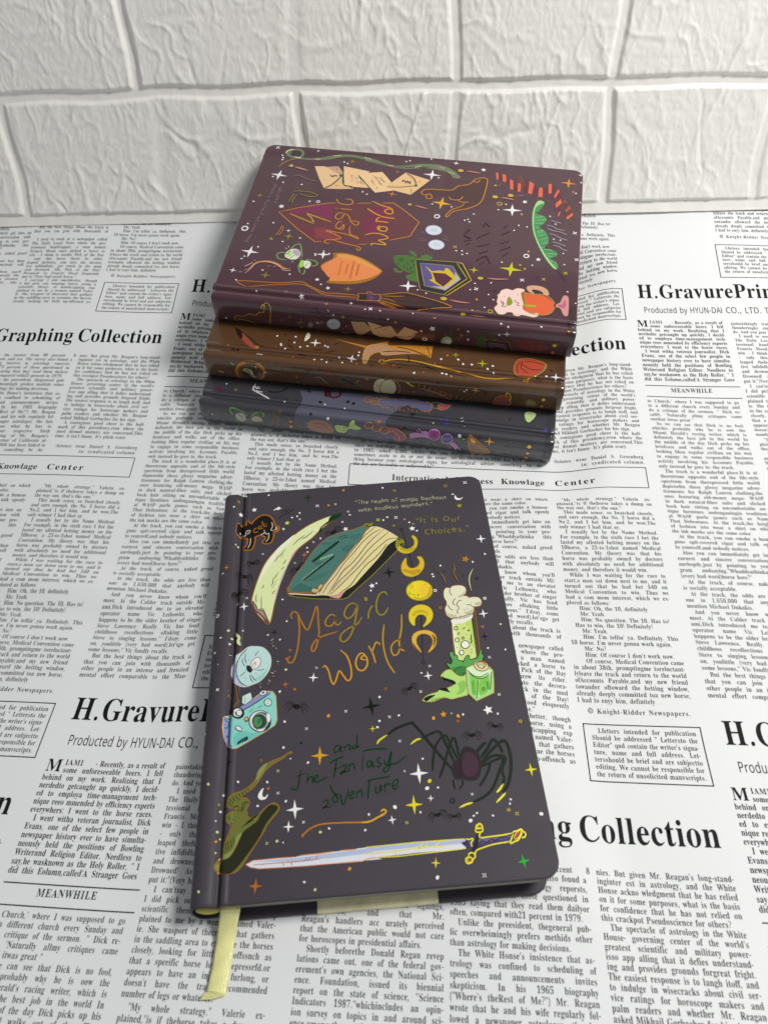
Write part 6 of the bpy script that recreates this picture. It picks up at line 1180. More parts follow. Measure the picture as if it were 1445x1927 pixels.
[0,113,4,307,2761,369,2679,411,2592,512,2564,537,2519,446,2560,354,2617,331,2715,269,2729],
[0,113,5,1060,2401,1116,2330,1032,2364,964,2422],
[2,114,6,517,0,827,2640,789,2603],
[2,114,6,515,0,804,2645,761,2619],
[2,114,6,518,0,839,2615,805,2592],
[2,114,6,519,0,849,2588,821,2572],
[2,114,6,520,0,865,2562,837,2546],
[2,114,6,521,0,878,2537,850,2521],
[2,114,6,523,0,893,2514,865,2501],
[2,114,6,524,0,907,2491,879,2480],
[2,114,6,530,0,701,2657,650,2595],
[2,114,6,525,0,672,2655,616,2604],
[2,114,6,506,0,687,2637,652,2629],
[2,114,6,509,0,717,2575,738,2553],
[2,114,6,508,0,709,2551,736,2530],
[2,114,6,509,0,713,2528,752,2509],
[2,114,6,512,0,758,2513,780,2497],
[2,114,6,499,0,587,2522,636,2432],
[2,114,6,500,0,602,2500,652,2421],
[2,114,6,501,0,618,2489,668,2410],
[2,114,6,502,0,628,2466,664,2421],
[2,114,6,543,0,446,2664,399,2648],
[2,114,6,490,0,464,2646,403,2631],
[2,114,6,491,0,485,2631,413,2615],
[2,114,6,491,0,494,2608,428,2599],
[2,114,6,493,0,509,2586,448,2583],
[2,114,7,342,0,772,2473,791,2497,776,2526,724,2529],
[2,114,7,338,0,686,2480,653,2433,678,2387],
[2,114,7,341,0,750,2554,763,2578,748,2606],
[2,115,1,807,0,2571,2124,2612,2141,2653,2113,2632,2074,2559,2047,2428,1978,2537,1932,2700,1879,2518,1867,2373,1863,2234,1889,2183,1919,2211,1938,2271,1918,2323,1870,2357,1781,2384,1678],
[2,115,2,814,0,2632,2071,2454,2054,2281,2064,2160,2086,2087,2117,2081,2149,2119,2167,2150,2140],
[2,116,3,771,0,2564,1696,2584,1741,2542,1784,2487,1799,2450,1769,2472,1723,2563,1686,2489,1702,2457,1675,2496,1637],
[2,117,4,783,0,2679,1476,2701,1527,2655,1582,2575,1609,2522,1574,2566,1516,2675,1469,2548,1492,2420,1519,2313,1564,2262,1620,2290,1657,2352,1642,2409,1571,2449,1487,2526,1435],
[2,118,5,781,0,2656,1323,2584,1361,2500,1374],
[0,118,6,2743,1368,2731,1367,2721,1369,2713,1375,2711,1382,2714,1390,2721,1396,2732,1401,2744,1402,2755,1400,2762,1394,2764,1387,2761,1379,2754,1373],
[2,119,7,792,0,2764,1162,2804,1192,2784,1243,2685,1281,2577,1282,2532,1246,2553,1203,2616,1167],
[2,120,8,784,0,2002,1835,2014,1808,1952,1776,1863,1759,1817,1734,1872,1706,1950,1678,1895,1640,1841,1603,1874,1569,1977,1567,2100,1599,2174,1661],
[2,121,9,795,0,2099,1423,2121,1465,2079,1504,2010,1519,1947,1497,1937,1450,1990,1412,2065,1412,2093,1442,2061,1468,2041,1416],
[2,122,10,770,0,2196,1390,2116,1355,2000,1332],
[2,122,10,764,0,2131,1354,2190,1333,2227,1308,2196,1275],
[2,123,11,794,0,2421,1222,2268,1246,2113,1240,1982,1210,1878,1159],
[2,123,11,805,0,2521,1042,2361,1057,2207,1092,2128,1081,2110,1044],
[2,123,11,775,0,2237,1079,2211,1139,2149,1175,2071,1157,2086,1113,2167,1082],
[2,12,12,611,0,1214,1695,1217,1725,1180,1747,1156,1737,1176,1702,1210,1683,1169,1690,1161,1670],
[2,12,12,610,0,1210,1652,1170,1657],
[2,12,12,609,0,1195,1652,1220,1621,1206,1605,1175,1610,1179,1590],
[2,12,12,611,0,1215,1559,1196,1581,1175,1573,1194,1544],
[2,12,12,619,0,1302,1541,1239,1543,1186,1546,1205,1514],
[2,12,13,593,0,1025,2033,957,2051,897,2056,863,2076,865,2110,884,2119],
[2,12,13,589,0,972,2084,995,1985],
[2,12,13,590,0,989,1973,905,1985],
[2,12,13,585,0,927,1984,961,1955,945,1936,901,1937],
[2,12,13,586,0,936,1917,953,1889,968,1895,956,1921,919,1922,912,1889,948,1809],
[2,12,14,657,0,1067,1787,1093,1735,1112,1664],
[2,12,14,659,0,1087,1729,1004,1742,934,1754],
[2,12,14,651,0,1002,1752,1025,1698],
[2,12,14,652,0,1015,1692,1040,1658,1018,1646,974,1672,963,1697,984,1678,976,1642,994,1622],
[2,12,14,655,0,1041,1622,979,1625],
[2,12,14,653,0,1016,1620,1046,1596,1032,1579,987,1576],
[2,12,14,663,0,1118,1497,982,1512],
[2,12,15,569,0,737,1848,749,1821,727,1809,695,1828,684,1854,694,1828,687,1799,708,1774],
[2,12,15,581,0,877,1789,837,1778,787,1744,748,1726,722,1752,754,1771,785,1750,791,1720],
[2,12,15,574,0,798,1708,698,1682,827,1629],
[2,12,15,571,0,765,1623,786,1591,805,1602,783,1624,746,1622,750,1584],
[2,12,15,575,0,808,1566,746,1567],
[2,12,15,573,0,778,1565,811,1535,790,1521,747,1522],
[2,12,16,635,0,1146,1500,1157,1436,1158,1350,1149,1280],
[2,12,16,627,0,1056,1424,1051,1454,1015,1466,1001,1445,1048,1418,1006,1421,1009,1400],
[2,12,16,630,0,1079,1343,1066,1375,1039,1370,1025,1347,1001,1361,999,1391],
[2,12,16,628,0,1057,1314,1014,1311,1025,1286,1127,1248],
[2,12,16,634,0,1122,1246,1025,1268,965,1285,948,1316,969,1329,1007,1276,1015,1215,1075,1117],
[2,12,17,612,0,887,1454,811,1465,729,1475],
[2,12,17,611,0,882,1478,897,1379,903,1277],
[2,12,17,607,0,832,1401,783,1408,778,1381,836,1360,776,1361],
[2,12,17,608,0,845,1329,773,1328],
[2,12,17,605,0,816,1328,845,1306,834,1280],
[2,12,17,605,0,815,1260,838,1221,868,1212,870,1238,830,1260,791,1250,819,1204],
[2,124,1,1438,0,919,743,1118,876,1349,1025,1369,1067,1333,1189,1278,1274],
[2,125,2,1056,0,919,743,1118,876,1349,1025,1369,1067,1333,1189,1278,1274],
[2,124,3,1273,0,978,717,1160,773,1264,810,1258,885,1219,979],
[2,125,4,888,0,978,717,1160,773,1264,810,1258,885,1219,979],
[2,124,5,1158,0,1000,684,1130,728,1230,765,1166,846,1055,889,919,913],
[2,125,6,772,0,1000,684,1130,728,1230,765,1166,846,1055,889,919,913],
[2,124,7,1160,0,1012,670,1139,678,1202,700,1095,757,961,810,856,861],
[2,125,8,774,0,1012,670,1139,678,1202,700,1095,757,961,810,856,861],
[2,124,9,1467,0,1049,519,1107,462,1136,421],
[2,125,10,1078,0,1049,519,1107,462,1136,421],
[2,124,11,1455,0,996,491,1078,417,1156,356,1094,311,1029,291],
[2,125,12,1069,0,996,491,1078,417,1156,356,1094,311,1029,291],
[2,124,13,1447,0,958,485,1062,383,1138,260,1024,231,901,241,759,290,691,347],
[2,125,14,1063,0,958,485,1062,383,1138,260,1024,231,901,241,759,290,691,347],
[2,124,15,1266,0,935,500,1006,392,1005,308,978,276,883,322,810,317,754,336],
[2,125,16,883,0,935,500,1006,392,1005,308,978,276,883,322,810,317,754,336],
[2,124,17,1263,0,922,490,973,361,979,294,884,340,735,424,669,505,629,607],
[2,125,18,881,0,922,490,973,361,979,294,884,340,735,424,669,505,629,607],
[2,124,19,1148,0,933,482,940,417,835,468,759,533],
[2,125,20,765,0,933,482,940,417,835,468,759,533],
[2,12,21,483,0,1107,609,1089,550,1035,503,959,489,874,509,823,541,815,602,837,670,834,706,857,733,919,743,979,721,1005,671,950,679,1060,649,1107,609],
[0,126,22,1107,609,1089,550,1035,503,959,489,874,509,823,541,815,602,837,670,834,706,857,733,919,743,979,721,1005,671,950,679,1060,649],
[0,127,23,1057,616,1038,545,961,514,889,531,845,585,862,643,960,653],
[2,128,24,356,0,987,674,913,672,855,703],
[2,128,24,354,0,959,635,946,625],
[2,128,24,360,0,1058,628,1032,613],
[2,31,25,579,0,834,748,786,746,750,738],
[2,31,25,579,0,825,672,786,671,745,706],
[2,129,26,864,1,1278,1274,1235,1345,1199,1372],
[2,129,27,857,1,1216,979,1210,1020,1172,1079],
[2,129,28,786,1,625,608,615,665,593,727],
[2,129,29,803,1,761,330,713,375,691,402],
[2,129,30,794,1,684,325,648,368,608,418],
[0,31,8,1719,1018,1705,1018,1693,1029,1692,1044,1700,1054,1715,1054,1726,1043,1728,1028],
[2,31,8,295,1,1707,1041,1723,1087,1687,1108],
[2,31,8,295,1,1707,1041,1704,1089,1660,1113],
[2,31,8,295,1,1707,1041,1688,1079,1644,1096],
[2,31,8,295,1,1707,1041,1682,1063,1634,1066],
[2,31,8,296,1,1713,1031,1761,1012,1756,974],
[2,31,8,296,1,1713,1031,1751,998,1743,952],
[2,31,8,296,1,1713,1031,1732,993,1718,952],
[2,31,8,296,1,1713,1031,1715,999,1686,965],
[0,31,8,1210,510,1196,518,1191,534,1196,549,1210,555,1223,547,1229,531,1224,516],
[2,31,8,276,1,1210,539,1247,576,1223,614],
[2,31,8,276,1,1210,539,1230,587,1199,631],
[2,31,8,276,1,1210,539,1210,585,1175,623],
[2,31,8,276,1,1210,539,1196,573,1152,598],
[2,31,8,276,1,1210,526,1248,484,1224,450],
[2,31,8,276,1,1210,526,1231,475,1200,435],
[2,31,8,276,1,1210,526,1210,480,1176,446],
[2,31,8,276,1,1210,526,1196,494,1152,474],
[0,31,8,1272,299,1262,308,1260,322,1268,334,1281,336,1291,327,1292,313,1285,301],
[2,31,8,279,1,1278,323,1318,346,1304,382],
[2,31,8,279,1,1278,323,1305,358,1287,401],
[2,31,8,279,1,1278,323,1287,361,1265,399],
[2,31,8,279,1,1278,323,1272,353,1239,384],
[2,31,8,279,1,1275,312,1299,270,1271,246],
[2,31,8,279,1,1275,312,1282,266,1248,239],
[2,31,8,279,1,1275,312,1266,274,1230,253],
[2,31,8,279,1,1275,312,1257,289,1215,281],
[0,31,8,553,891,541,895,533,909,536,924,546,932,559,928,566,914,564,899],
[2,31,8,249,1,549,918,575,959,548,989],
[2,31,8,249,1,549,918,559,966,525,1001],
[2,31,8,249,1,549,918,541,960,506,988],
[2,31,8,249,1,549,918,532,946,490,961],
[2,31,8,250,1,551,905,590,874,575,837],
[2,31,8,250,1,551,905,577,862,557,819],
[2,31,8,250,1,551,905,558,863,535,825],
[2,31,8,250,1,551,905,544,873,510,846],
[0,31,8,527,761,519,766,515,776,519,787,527,791,536,786,539,775,536,765],
[2,31,8,249,1,527,780,551,805,536,830],
[2,31,8,249,1,527,780,540,812,521,841],
[2,31,8,249,1,527,780,527,811,506,835],
[2,31,8,249,1,527,780,519,802,491,818],
[2,31,8,249,1,527,771,551,744,536,721],
[2,31,8,249,1,527,771,540,738,521,710],
[2,31,8,249,1,527,771,527,741,506,718],
[2,31,8,249,1,527,771,519,750,491,736],
[0,31,8,3303,2524,3289,2527,3281,2539,3285,2553,3299,2561,3313,2558,3321,2546,3316,2532],
[2,31,8,361,1,3300,2548,3335,2588,3306,2614],
[2,31,8,361,1,3300,2548,3316,2593,3280,2623],
[2,31,8,361,1,3300,2548,3295,2587,3257,2610],
[2,31,8,361,1,3300,2548,3283,2573,3235,2584],
[2,31,8,361,1,3302,2537,3344,2511,3323,2476],
[2,31,8,361,1,3302,2537,3328,2500,3300,2458],
[2,31,8,361,1,3302,2537,3306,2499,3275,2462],
[2,31,8,361,1,3302,2537,3291,2507,3248,2480],
[0,31,8,3127,2606,3113,2616,3113,2634,3128,2651,3149,2655,3161,2644,3161,2626,3146,2610],
[2,31,8,354,1,3140,2637,3236,2706,3214,2761],
[2,31,8,354,1,3140,2637,3227,2727,3181,2785],
[2,31,8,354,1,3140,2637,3199,2728,3149,2779],
[2,31,8,354,1,3140,2637,3175,2715,3120,2753],
[2,31,8,354,1,3134,2623,3162,2573,3117,2539],
[2,31,8,354,1,3134,2623,3137,2566,3080,2527],
[2,31,8,354,1,3134,2623,3113,2574,3055,2542],
[2,31,8,354,1,3134,2623,3102,2591,3038,2576],
[0,31,8,2931,2650,2914,2650,2903,2662,2936,2718,2947,2731,2964,2731,2979,2719,2947,2665],
[2,31,8,690,1,2953,2714,2959,2773,2909,2794],
[2,31,8,690,1,2953,2714,2936,2773,2875,2797],
[2,31,8,690,1,2953,2714,2921,2760,2861,2777],
[2,31,8,690,1,2953,2714,2920,2740,2863,2740],
[2,31,8,419,1,2930,2669,2982,2647,2971,2604],
[2,31,8,419,1,2930,2669,2967,2630,2952,2578],
[2,31,8,419,1,2930,2669,2943,2623,2921,2576],
[2,31,8,419,1,2930,2669,2923,2629,2884,2588],
[2,130,1,599,0,465,2015,477,2029,491,2009,529,1958,555,1866,553,1705,543,1509,563,1416,602,1361],
[2,131,2,663,0,540,1541,543,1471,569,1412,592,1353,616,1333,631,1350,617,1377],
[1,132,3,290,2479,320,2419,321,2217,318,2071,330,1768,343,1509,347,1379,341,709,266,720,269,1107,259,1443,244,1386,241,1771,240,1993,245,2216,249,2371,265,2439],
[1,133,4,306,2418,307,2071,321,1768,335,1509,342,1483,343,1099,339,710,307,714,311,1102,306,1440,294,1545,285,1769,280,2071],
[9,134,5,372,0,316,2071,319,2217,317,2419,290,2481,264,2439,248,2371,244,2216,239,1993,240,1771],
[9,135,6,368,0,240,1771,240,1548,256,1488,262,1331],
[9,135,7,400,0,324,2049,326,1881,332,1768],
[9,135,7,401,0,335,1723,335,1588],
[9,136,8,402,0,343,1514,344,1517,346,1325],
[9,134,9,317,0,282,2417,281,2216,278,2071,284,1881],
[9,134,9,319,0,303,1987,278,2004],
[9,134,9,319,0,306,1959,275,1976],
[9,134,9,319,0,317,1898,287,1920],
[9,134,9,317,0,276,2183,256,2166],
[9,134,9,317,0,276,2116,254,2105],
[9,129,10,402,0,342,1517,346,1325,349,1099,346,873,343,715],
[9,129,10,396,0,259,1443,253,1265,258,1108,264,883,270,716],
[9,129,10,398,0,294,1553,294,1329,303,1069,302,923,308,832],
[9,129,10,399,0,291,1284,257,1259],
[9,129,10,400,0,300,1092,340,1054],
[9,129,10,400,0,306,1041,340,1015],
[9,129,10,401,0,315,955,340,919],
[1,137,11,311,745,326,716,331,683,335,661,363,625,391,597,345,601,339,468,342,338,299,357,289,476,279,606,256,641,233,666,244,682,274,668,277,707,289,727],
[0,138,12,330,603,334,468,337,345,320,358,314,472,303,591],
[2,139,13,427,0,299,603,317,578,302,543,322,508,314,472,326,438,329,405,325,357],
[0,140,14,367,619,389,597,325,609,270,623,238,665,244,680,293,651],
[2,141,15,320,0,308,745,320,733,299,725,325,706,286,700],
[2,129,16,487,0,389,602,380,587,355,597,341,580,344,521,348,413,357,330],
[2,129,16,475,0,233,666,222,651,246,637,260,598,281,504,289,422,294,358],
[2,129,16,483,0,344,708,336,683,342,655,329,652,310,670,279,667],
[2,129,17,544,0,426,602,443,586,439,565,420,563,426,602],
[0,142,18,426,602,443,586,439,565,420,563],
[2,129,19,517,0,419,617,399,620,387,611,389,567,415,561,436,565,453,579,439,606,419,614,414,590,415,563],
[2,129,20,524,0,192,714,194,687,174,685,164,707,192,714],
[0,142,21,192,714,194,687,174,685,164,707],
[2,129,22,499,0,206,706,225,698,234,676,219,654,197,655,183,673,164,683,154,709,163,728,193,727,201,702,199,681],
[2,129,23,535,0,311,317,342,306,365,280,369,258,339,269,315,295,311,317],
[0,143,24,311,317,342,306,365,280,369,258,339,269,315,295],
[2,129,25,485,0,354,331,368,312,371,285,382,256,368,245,338,261,299,292,291,321,278,350,289,358,314,343,348,324],
[2,129,25,482,0,317,262,316,241,335,224,359,233,353,253],
[8,144,9,5304,12,"\"The realm of magic beckons",4018,1440,3991,418],
[8,144,9,5232,12,"with endless wonders.\"",3898,1405,3920,577],
[8,13,9,6919,4,"\"It is Our",3674,790,3661,306],
[8,13,9,7430,4,"Choices.\"",3505,710,3511,226],
[3,2,9,586,4261,2660],
[3,2,9,561,4253,2406],
[3,2,9,548,4120,2838],
[3,2,9,542,3951,2054],
[3,2,9,539,3905,2082],
[3,2,9,539,3892,2138],
[3,2,9,546,3559,2758],
[3,2,9,940,2830,2708],
[3,2,9,519,3566,1830],
[3,2,9,512,3452,1974],
[3,2,9,508,3393,1970],
[3,2,9,538,3867,1501],
[3,2,9,473,2811,2226],
[3,2,9,457,2549,2179],
[3,2,9,445,2343,2243],
[3,2,9,449,2407,2362],
[3,2,9,451,2418,2869],
[3,2,9,507,2258,2917],
[3,2,9,532,3773,1585],
[3,2,9,219,2126,2875],
[3,145,9,760,3737,2230],
[3,145,9,681,2414,2756],
[3,145,9,664,2350,2776],
[3,145,9,612,2009,2180],
[3,145,9,650,2498,2800],
[3,0,9,939,4199,2787],
[3,146,9,753,4031,1732],
[3,146,9,772,4241,1558],
[3,147,9,471,3582,2788],
[6,2,9,731,3414,2443],
[6,2,9,742,3523,1905],
[6,2,9,683,2863,2588],
[6,2,9,650,2477,2609],
[6,2,9,778,3916,1518],
[6,2,9,772,3861,2053],
[6,2,9,1164,4036,1858],
[6,2,9,878,1857,2860],
[6,148,9,891,4038,1654],
[6,148,9,812,3261,2103],
[6,2,9,692,2002,1892],
[6,149,9,754,3201,2902],
[5,2,9,1795,4020,2750],
[5,2,9,1712,4048,2561],
[5,2,9,1643,3669,1555],
[5,150,9,1535,3819,2191],
[3,2,9,1095,4041,2292],
[2,2,26,699,1,4012,2346,4039,2308,4037,2253],
[4,2,9,2346,2762,2612],
[4,2,9,2363,1902,1922],
[4,12,9,2781,4170,1962],
[4,151,9,1688,2432,2298],
[4,152,9,1884,3274,2869],
[4,152,9,1898,3359,2004],
[4,153,9,1824,1855,2183],
[4,154,9,1368,2216,2144],
[3,154,9,595,2127,2178],
[7,2,9,808,2684,2923],
[2,155,27,462,0,4086,2741,4043,2708,3971,2648,3948,2624],
[2,155,27,438,0,4041,2636,3978,2617],
[2,155,27,430,0,3883,2289,3921,2259,3947,2213,3996,2198,4034,2159],
[2,155,27,434,0,3961,2252,4000,2229,4017,2198],
[2,155,27,433,0,3935,2197,3992,2151,4008,2112],
[3,2,9,596,4231,1113],
[3,2,9,567,3791,1092],
[3,2,9,565,3754,1138],
[3,2,9,553,3567,787],
[3,2,9,561,3693,858],
[3,2,9,522,3078,590],
[3,2,9,523,3093,252],
[3,2,9,529,3184,110],
[3,2,9,515,2977,686],
[3,2,9,513,2947,679],
[3,2,9,459,2066,255],
[3,2,9,457,2034,94],
[3,2,9,445,1859,912],
[3,2,9,505,2835,1327],
[3,2,9,511,2919,1266],
[3,156,9,503,2318,91],
[7,2,9,650,2774,680],
[7,2,9,639,2632,198],
[3,146,9,592,3665,1029],
[3,146,9,598,3742,907],
[3,146,9,593,3667,819],
[7,157,9,910,4187,402],
[7,115,9,557,2306,270],
[7,115,9,575,2563,652],
[7,158,9,660,2883,241],
[6,2,9,1200,3777,998],
[6,2,9,1264,4215,177],
[6,159,9,1116,4177,983],
[6,2,9,793,1924,828],
[6,2,9,799,1966,257],
[6,160,9,1197,3763,1195],
[5,2,9,1830,3604,835],
[5,2,9,1676,2892,1313],
[5,161,9,2321,3137,321],
[5,162,9,1689,3877,286],
[4,2,9,2713,3388,120],
[4,2,9,2414,2453,239],
[4,2,9,2216,1824,853],
[4,163,9,3509,3044,1129],
[4,163,9,2059,2195,267],
[0,2,28,4010,323,4030,310,3995,299,3979,265,3996,231,3966,255,3957,291,3976,320],
[2,2,29,529,0,4043,351,4054,338,4040,324],
[2,164,30,346,0,2907,639,2881,638],
[2,164,30,348,0,2944,379,2909,380],
[2,164,30,348,0,2933,362,2916,360],
[2,164,30,351,0,3015,561,2988,557],
[2,164,30,341,0,2784,262,2763,262],
[3,2,9,526,1241,2191],
[3,2,9,515,1086,1976],
[3,2,9,545,1484,2184],
[3,2,9,568,1786,2234],
[3,2,9,504,967,2574],
[3,2,9,503,944,2325],
[3,2,9,490,768,2163],
[3,2,9,488,748,2399],
[3,2,9,479,601,1475],
[3,2,9,472,515,1806],
[3,2,9,470,478,1512],
[3,2,9,559,1649,1318],
[3,2,9,541,1416,1334],
[3,2,9,536,1358,1356],
[3,2,9,515,737,2753],
[3,2,9,443,122,2010],
[3,2,9,330,1134,2129],
[3,2,9,296,435,2181],
[3,2,9,316,657,2789],
[3,2,9,546,1443,2959],
[3,165,9,605,969,2875],
[3,165,9,556,492,1878],
[3,165,9,530,118,2883],
[3,165,9,519,59,1926],
[3,165,9,589,570,2769],
[3,165,9,552,450,2231],
[3,166,9,845,1505,1789],
[3,166,9,694,191,1652],
[3,167,9,544,888,2315],
[3,167,9,532,493,2775],
[3,167,9,621,1798,2095],
[3,165,9,396,405,2771],
[3,165,9,405,516,2741],
[3,168,9,420,793,2771],
[6,2,9,783,1399,1988],
[6,2,9,799,1536,1631],
[6,2,9,721,842,2231],
[6,2,9,746,879,2734],
[6,2,9,694,584,2015],
[6,158,9,817,1270,2035],
[6,169,9,706,1140,2383],
[6,170,9,742,1034,2235],
[6,170,9,678,439,2313],
[4,171,9,1615,1149,2663],
[4,172,9,4009,1140,1873],
[4,2,9,3747,693,2087],
[4,2,9,2265,556,2139],
[4,173,9,2817,122,2393],
[4,163,9,4519,1564,1398],
[0,2,31,894,2354,876,2377,836,2399,804,2389,794,2356,807,2327,841,2314,816,2339,821,2357,851,2364],
[3,2,9,495,1454,1157],
[3,2,9,492,1393,274],
[3,2,9,448,775,883],
[3,2,9,466,1036,985],
[3,2,9,433,539,588],
[3,2,9,431,508,461],
[3,2,9,432,519,618],
[3,2,9,493,1412,583],
[3,2,9,439,627,294],
[3,2,9,437,592,306],
[3,2,9,772,483,649],
[3,2,9,775,489,66],
[3,2,9,723,72,968],
[3,2,9,790,643,1256],
[3,2,9,807,777,974],
[3,176,9,786,1400,850],
[3,176,9,787,1401,629],
[3,177,9,814,837,947],
[7,159,9,583,1304,87],
[7,159,9,520,543,325],
[3,178,9,445,1432,685],
[3,2,9,435,584,1050],
[6,2,9,817,1670,937],
[6,2,9,808,1577,230],
[6,2,9,791,1447,1242],
[6,2,9,765,1212,1169],
[6,2,9,710,696,605],
[6,179,9,822,1727,1255],
[6,179,9,782,1353,636],
[6,180,9,774,509,1169],
[6,181,9,906,507,263],
[6,182,9,1003,59,602],
[5,2,9,2351,1436,354],
[5,183,9,1604,1429,758],
[7,31,9,881,657,776],
[4,2,9,4115,909,1030],
[4,2,9,1438,691,953],
[4,184,9,3736,649,1097],
[4,2,9,1836,541,1287],
[4,185,9,2734,862,78],
[4,186,9,2542,137,278],
[4,187,9,1940,180,969],
[4,188,9,1582,1347,1400],
[4,2,9,689,939,1150]],
[[0,189,1,4026,160,4003,100,3929,61,3836,61,3776,102,3761,181,3779,232,3646,230,3510,195,3379,137,3244,95,3103,84,2957,104,2810,132,2674,193,2644,198,2550,237,2419,228,2292,194,2134,146,2030,141,2341,176,2042,141,1871,148,1731,218,1626,322,1602,371,1675,387,1758,310,1838,262,2049,232,2330,255,2518,266,2023,200,2228,263,2389,285,2568,266,2774,216,2901,189,2926,164,3083,137,3233,150,3365,208,3499,250,3638,269,3780,272,3905,265,3987,219],
[0,190,2,3978,145,3931,98,3851,88,3801,130,3805,203,3872,228,3940,197],
[2,191,3,943,0,4019,167,3996,107,3927,70],
[2,191,3,937,0,3882,229,3827,246,3789,233],
[2,191,3,932,0,3593,242,3522,237],
[2,191,3,936,0,3357,142,3259,121],
[2,191,3,932,0,2934,117,2839,144],
[2,192,4,1299,0,3976,129,3942,141,3967,168],
[2,192,4,1282,0,3486,216,3411,182],
[2,192,4,1284,0,3016,112,2953,128],
[2,192,4,1284,0,3764,254,3694,244],
[2,191,5,920,0,2595,235,2516,242],
[2,191,5,916,0,2231,237,2149,200],
[2,192,6,1148,0,2440,240,2360,255],
[2,192,6,1146,0,2095,193,2032,167],
[2,192,6,1154,0,2708,216,2651,225],
[2,191,7,686,0,1903,197,1836,203],
[2,191,7,681,0,1781,269,1684,300],
[2,193,8,563,0,1695,375,1711,397],
[2,193,8,562,0,1649,369,1628,386],
[2,194,9,692,1,4051,476,4016,407,3961,336,3890,287,3860,283],
[1,195,1,3569,393,3433,378,3309,444,3210,499,3184,581,3255,725,3354,830,3459,635],
[1,196,2,3344,829,3255,725,3183,589,3114,723,2976,762,2983,788,3172,817],
[1,197,3,3410,386,3249,353,3165,476,3155,560,3207,516,3306,461],
[1,198,4,3184,581,3151,551,3122,707,3179,665],
[2,199,5,1002,0,3354,830,3264,735,3180,572],
[2,199,5,1007,0,3115,714,3046,738,2986,768],
[0,200,6,3159,537,3160,549,3164,560,3173,567,3183,568,3194,564,3202,555,3207,543,3207,531,3202,520,3193,513,3183,512,3172,516,3164,525],
[2,201,7,682,0,3329,541,3294,579,3279,546],
[2,201,7,679,0,3282,586,3258,540,3232,562],
[2,201,7,679,0,3243,589,3229,545],
[2,201,7,689,0,3269,396,3253,420],
[2,201,7,677,0,3392,643,3384,656],
[2,201,7,670,0,3215,762,3187,741],
[1,202,8,3183,341,2820,404,2826,438,2946,501,2938,547,2764,741,2990,747,3104,718],
[2,203,9,805,0,3181,349,3119,707,2991,739],
[2,204,10,568,0,3061,505,3035,527],
[2,204,10,566,0,3047,554,3021,511],
[2,204,10,564,0,3034,594,3013,558],
[2,204,10,562,0,3030,644,3010,608],
[2,204,10,566,0,2989,537,2962,568],
[2,204,10,564,0,2975,586,2953,558],
[2,204,10,561,0,2960,643,2937,615],
[2,204,10,559,0,2942,682,2921,646],
[2,204,10,561,0,2913,628,2871,681],
[2,204,10,562,0,2905,610,2849,686],
[1,205,11,2958,496,2847,441,2647,392,2551,511,2496,588,2535,685,2429,745,2674,824],
[2,203,12,850,0,2955,502,2820,666,2691,822],
[2,204,13,623,0,2764,481,2690,530],
[2,204,13,621,0,2726,510,2671,578],
[2,204,13,619,0,2698,548,2605,653],
[2,204,13,621,0,2682,512,2592,601],
[2,204,13,621,0,2651,500,2581,600],
[2,204,13,618,0,2772,592,2731,645],
[2,204,13,619,0,2759,574,2719,618],
[2,204,13,615,0,2731,645,2700,666],
[2,204,13,617,0,2667,603,2618,675],
[2,204,13,609,0,2674,762,2657,702],
[1,206,14,2547,678,2451,531,2334,363,1993,477,2207,804,2445,747],
[0,207,15,2327,376,2213,448,2161,592,2220,517],
[2,208,16,723,0,2541,686,2355,668,2168,618],
[2,208,16,720,0,2218,683,2205,780],
[2,208,16,727,0,2152,541,2105,526],
[2,208,16,737,0,2321,378,2211,465,2159,608],
[0,200,17,2142,610,2143,620,2149,629,2157,634,2168,636,2178,633,2185,625,2189,616,2188,606,2183,597,2174,591,2164,590,2154,593,2146,600],
[2,209,18,839,0,2353,568,2343,525,2312,554],
[2,209,18,838,0,2312,588,2288,534,2270,582],
[2,209,18,839,0,2278,566,2248,546,2247,596],
[1,210,1,3842,1369,3591,1240,3227,1107,2844,1058,2405,993,2238,1121,2027,1316,2105,1591,2356,1700,2738,1827,3075,1884,3271,1849,3532,1651],
[0,211,2,3721,1337,3420,1194,3219,1144,3150,1424,3427,1307,3563,1371],
[0,212,3,2728,1387,2674,1181,2557,1075,2422,1079,2411,1343,2516,1423,2542,1620,2713,1558],
[0,213,4,3307,1598,3131,1595,2985,1746,3151,1790,3339,1731],
[0,214,5,3504,1647,3360,1627,3286,1702,3330,1772,3433,1701],
[9,193,6,598,0,3138,1094,3227,1107,3590,1245,3842,1369,3532,1651,3271,1849,3184,1843],
[9,193,6,598,0,2873,1062,2684,1032],
[9,193,6,597,0,2552,1014,2405,993,2238,1121,2027,1316,2105,1591,2355,1704],
[9,193,6,562,0,2731,1830,2599,1801],
[9,215,7,1020,0,3697,1378,3516,1453,3340,1527,3404,1415,3495,1339,3334,1394,3134,1465],
[2,193,8,718,0,3081,1854,3123,1860,3151,1828,3121,1796,3050,1786,2957,1742,3056,1681,3175,1633,3033,1646,2883,1668,2773,1716,2735,1721,2778,1685,2848,1663,2877,1581,2885,1496],
[2,193,8,721,0,3049,1792,2881,1836,2747,1859,2684,1892,2691,1930,2722,1922,2726,1898],
[2,193,9,741,0,2992,1435,3041,1452,3064,1521,3040,1572,2992,1554,2968,1486,2959,1571,3015,1590],
[2,193,9,749,0,2998,1281,3073,1281,3101,1351,3072,1402,3019,1373,2989,1291,2930,1327,2882,1430,2814,1482,2783,1449,2812,1410,2914,1417],
[2,193,9,755,0,3066,1202,2969,1199,2908,1202],
[2,193,9,756,0,3141,1196,3097,1195],
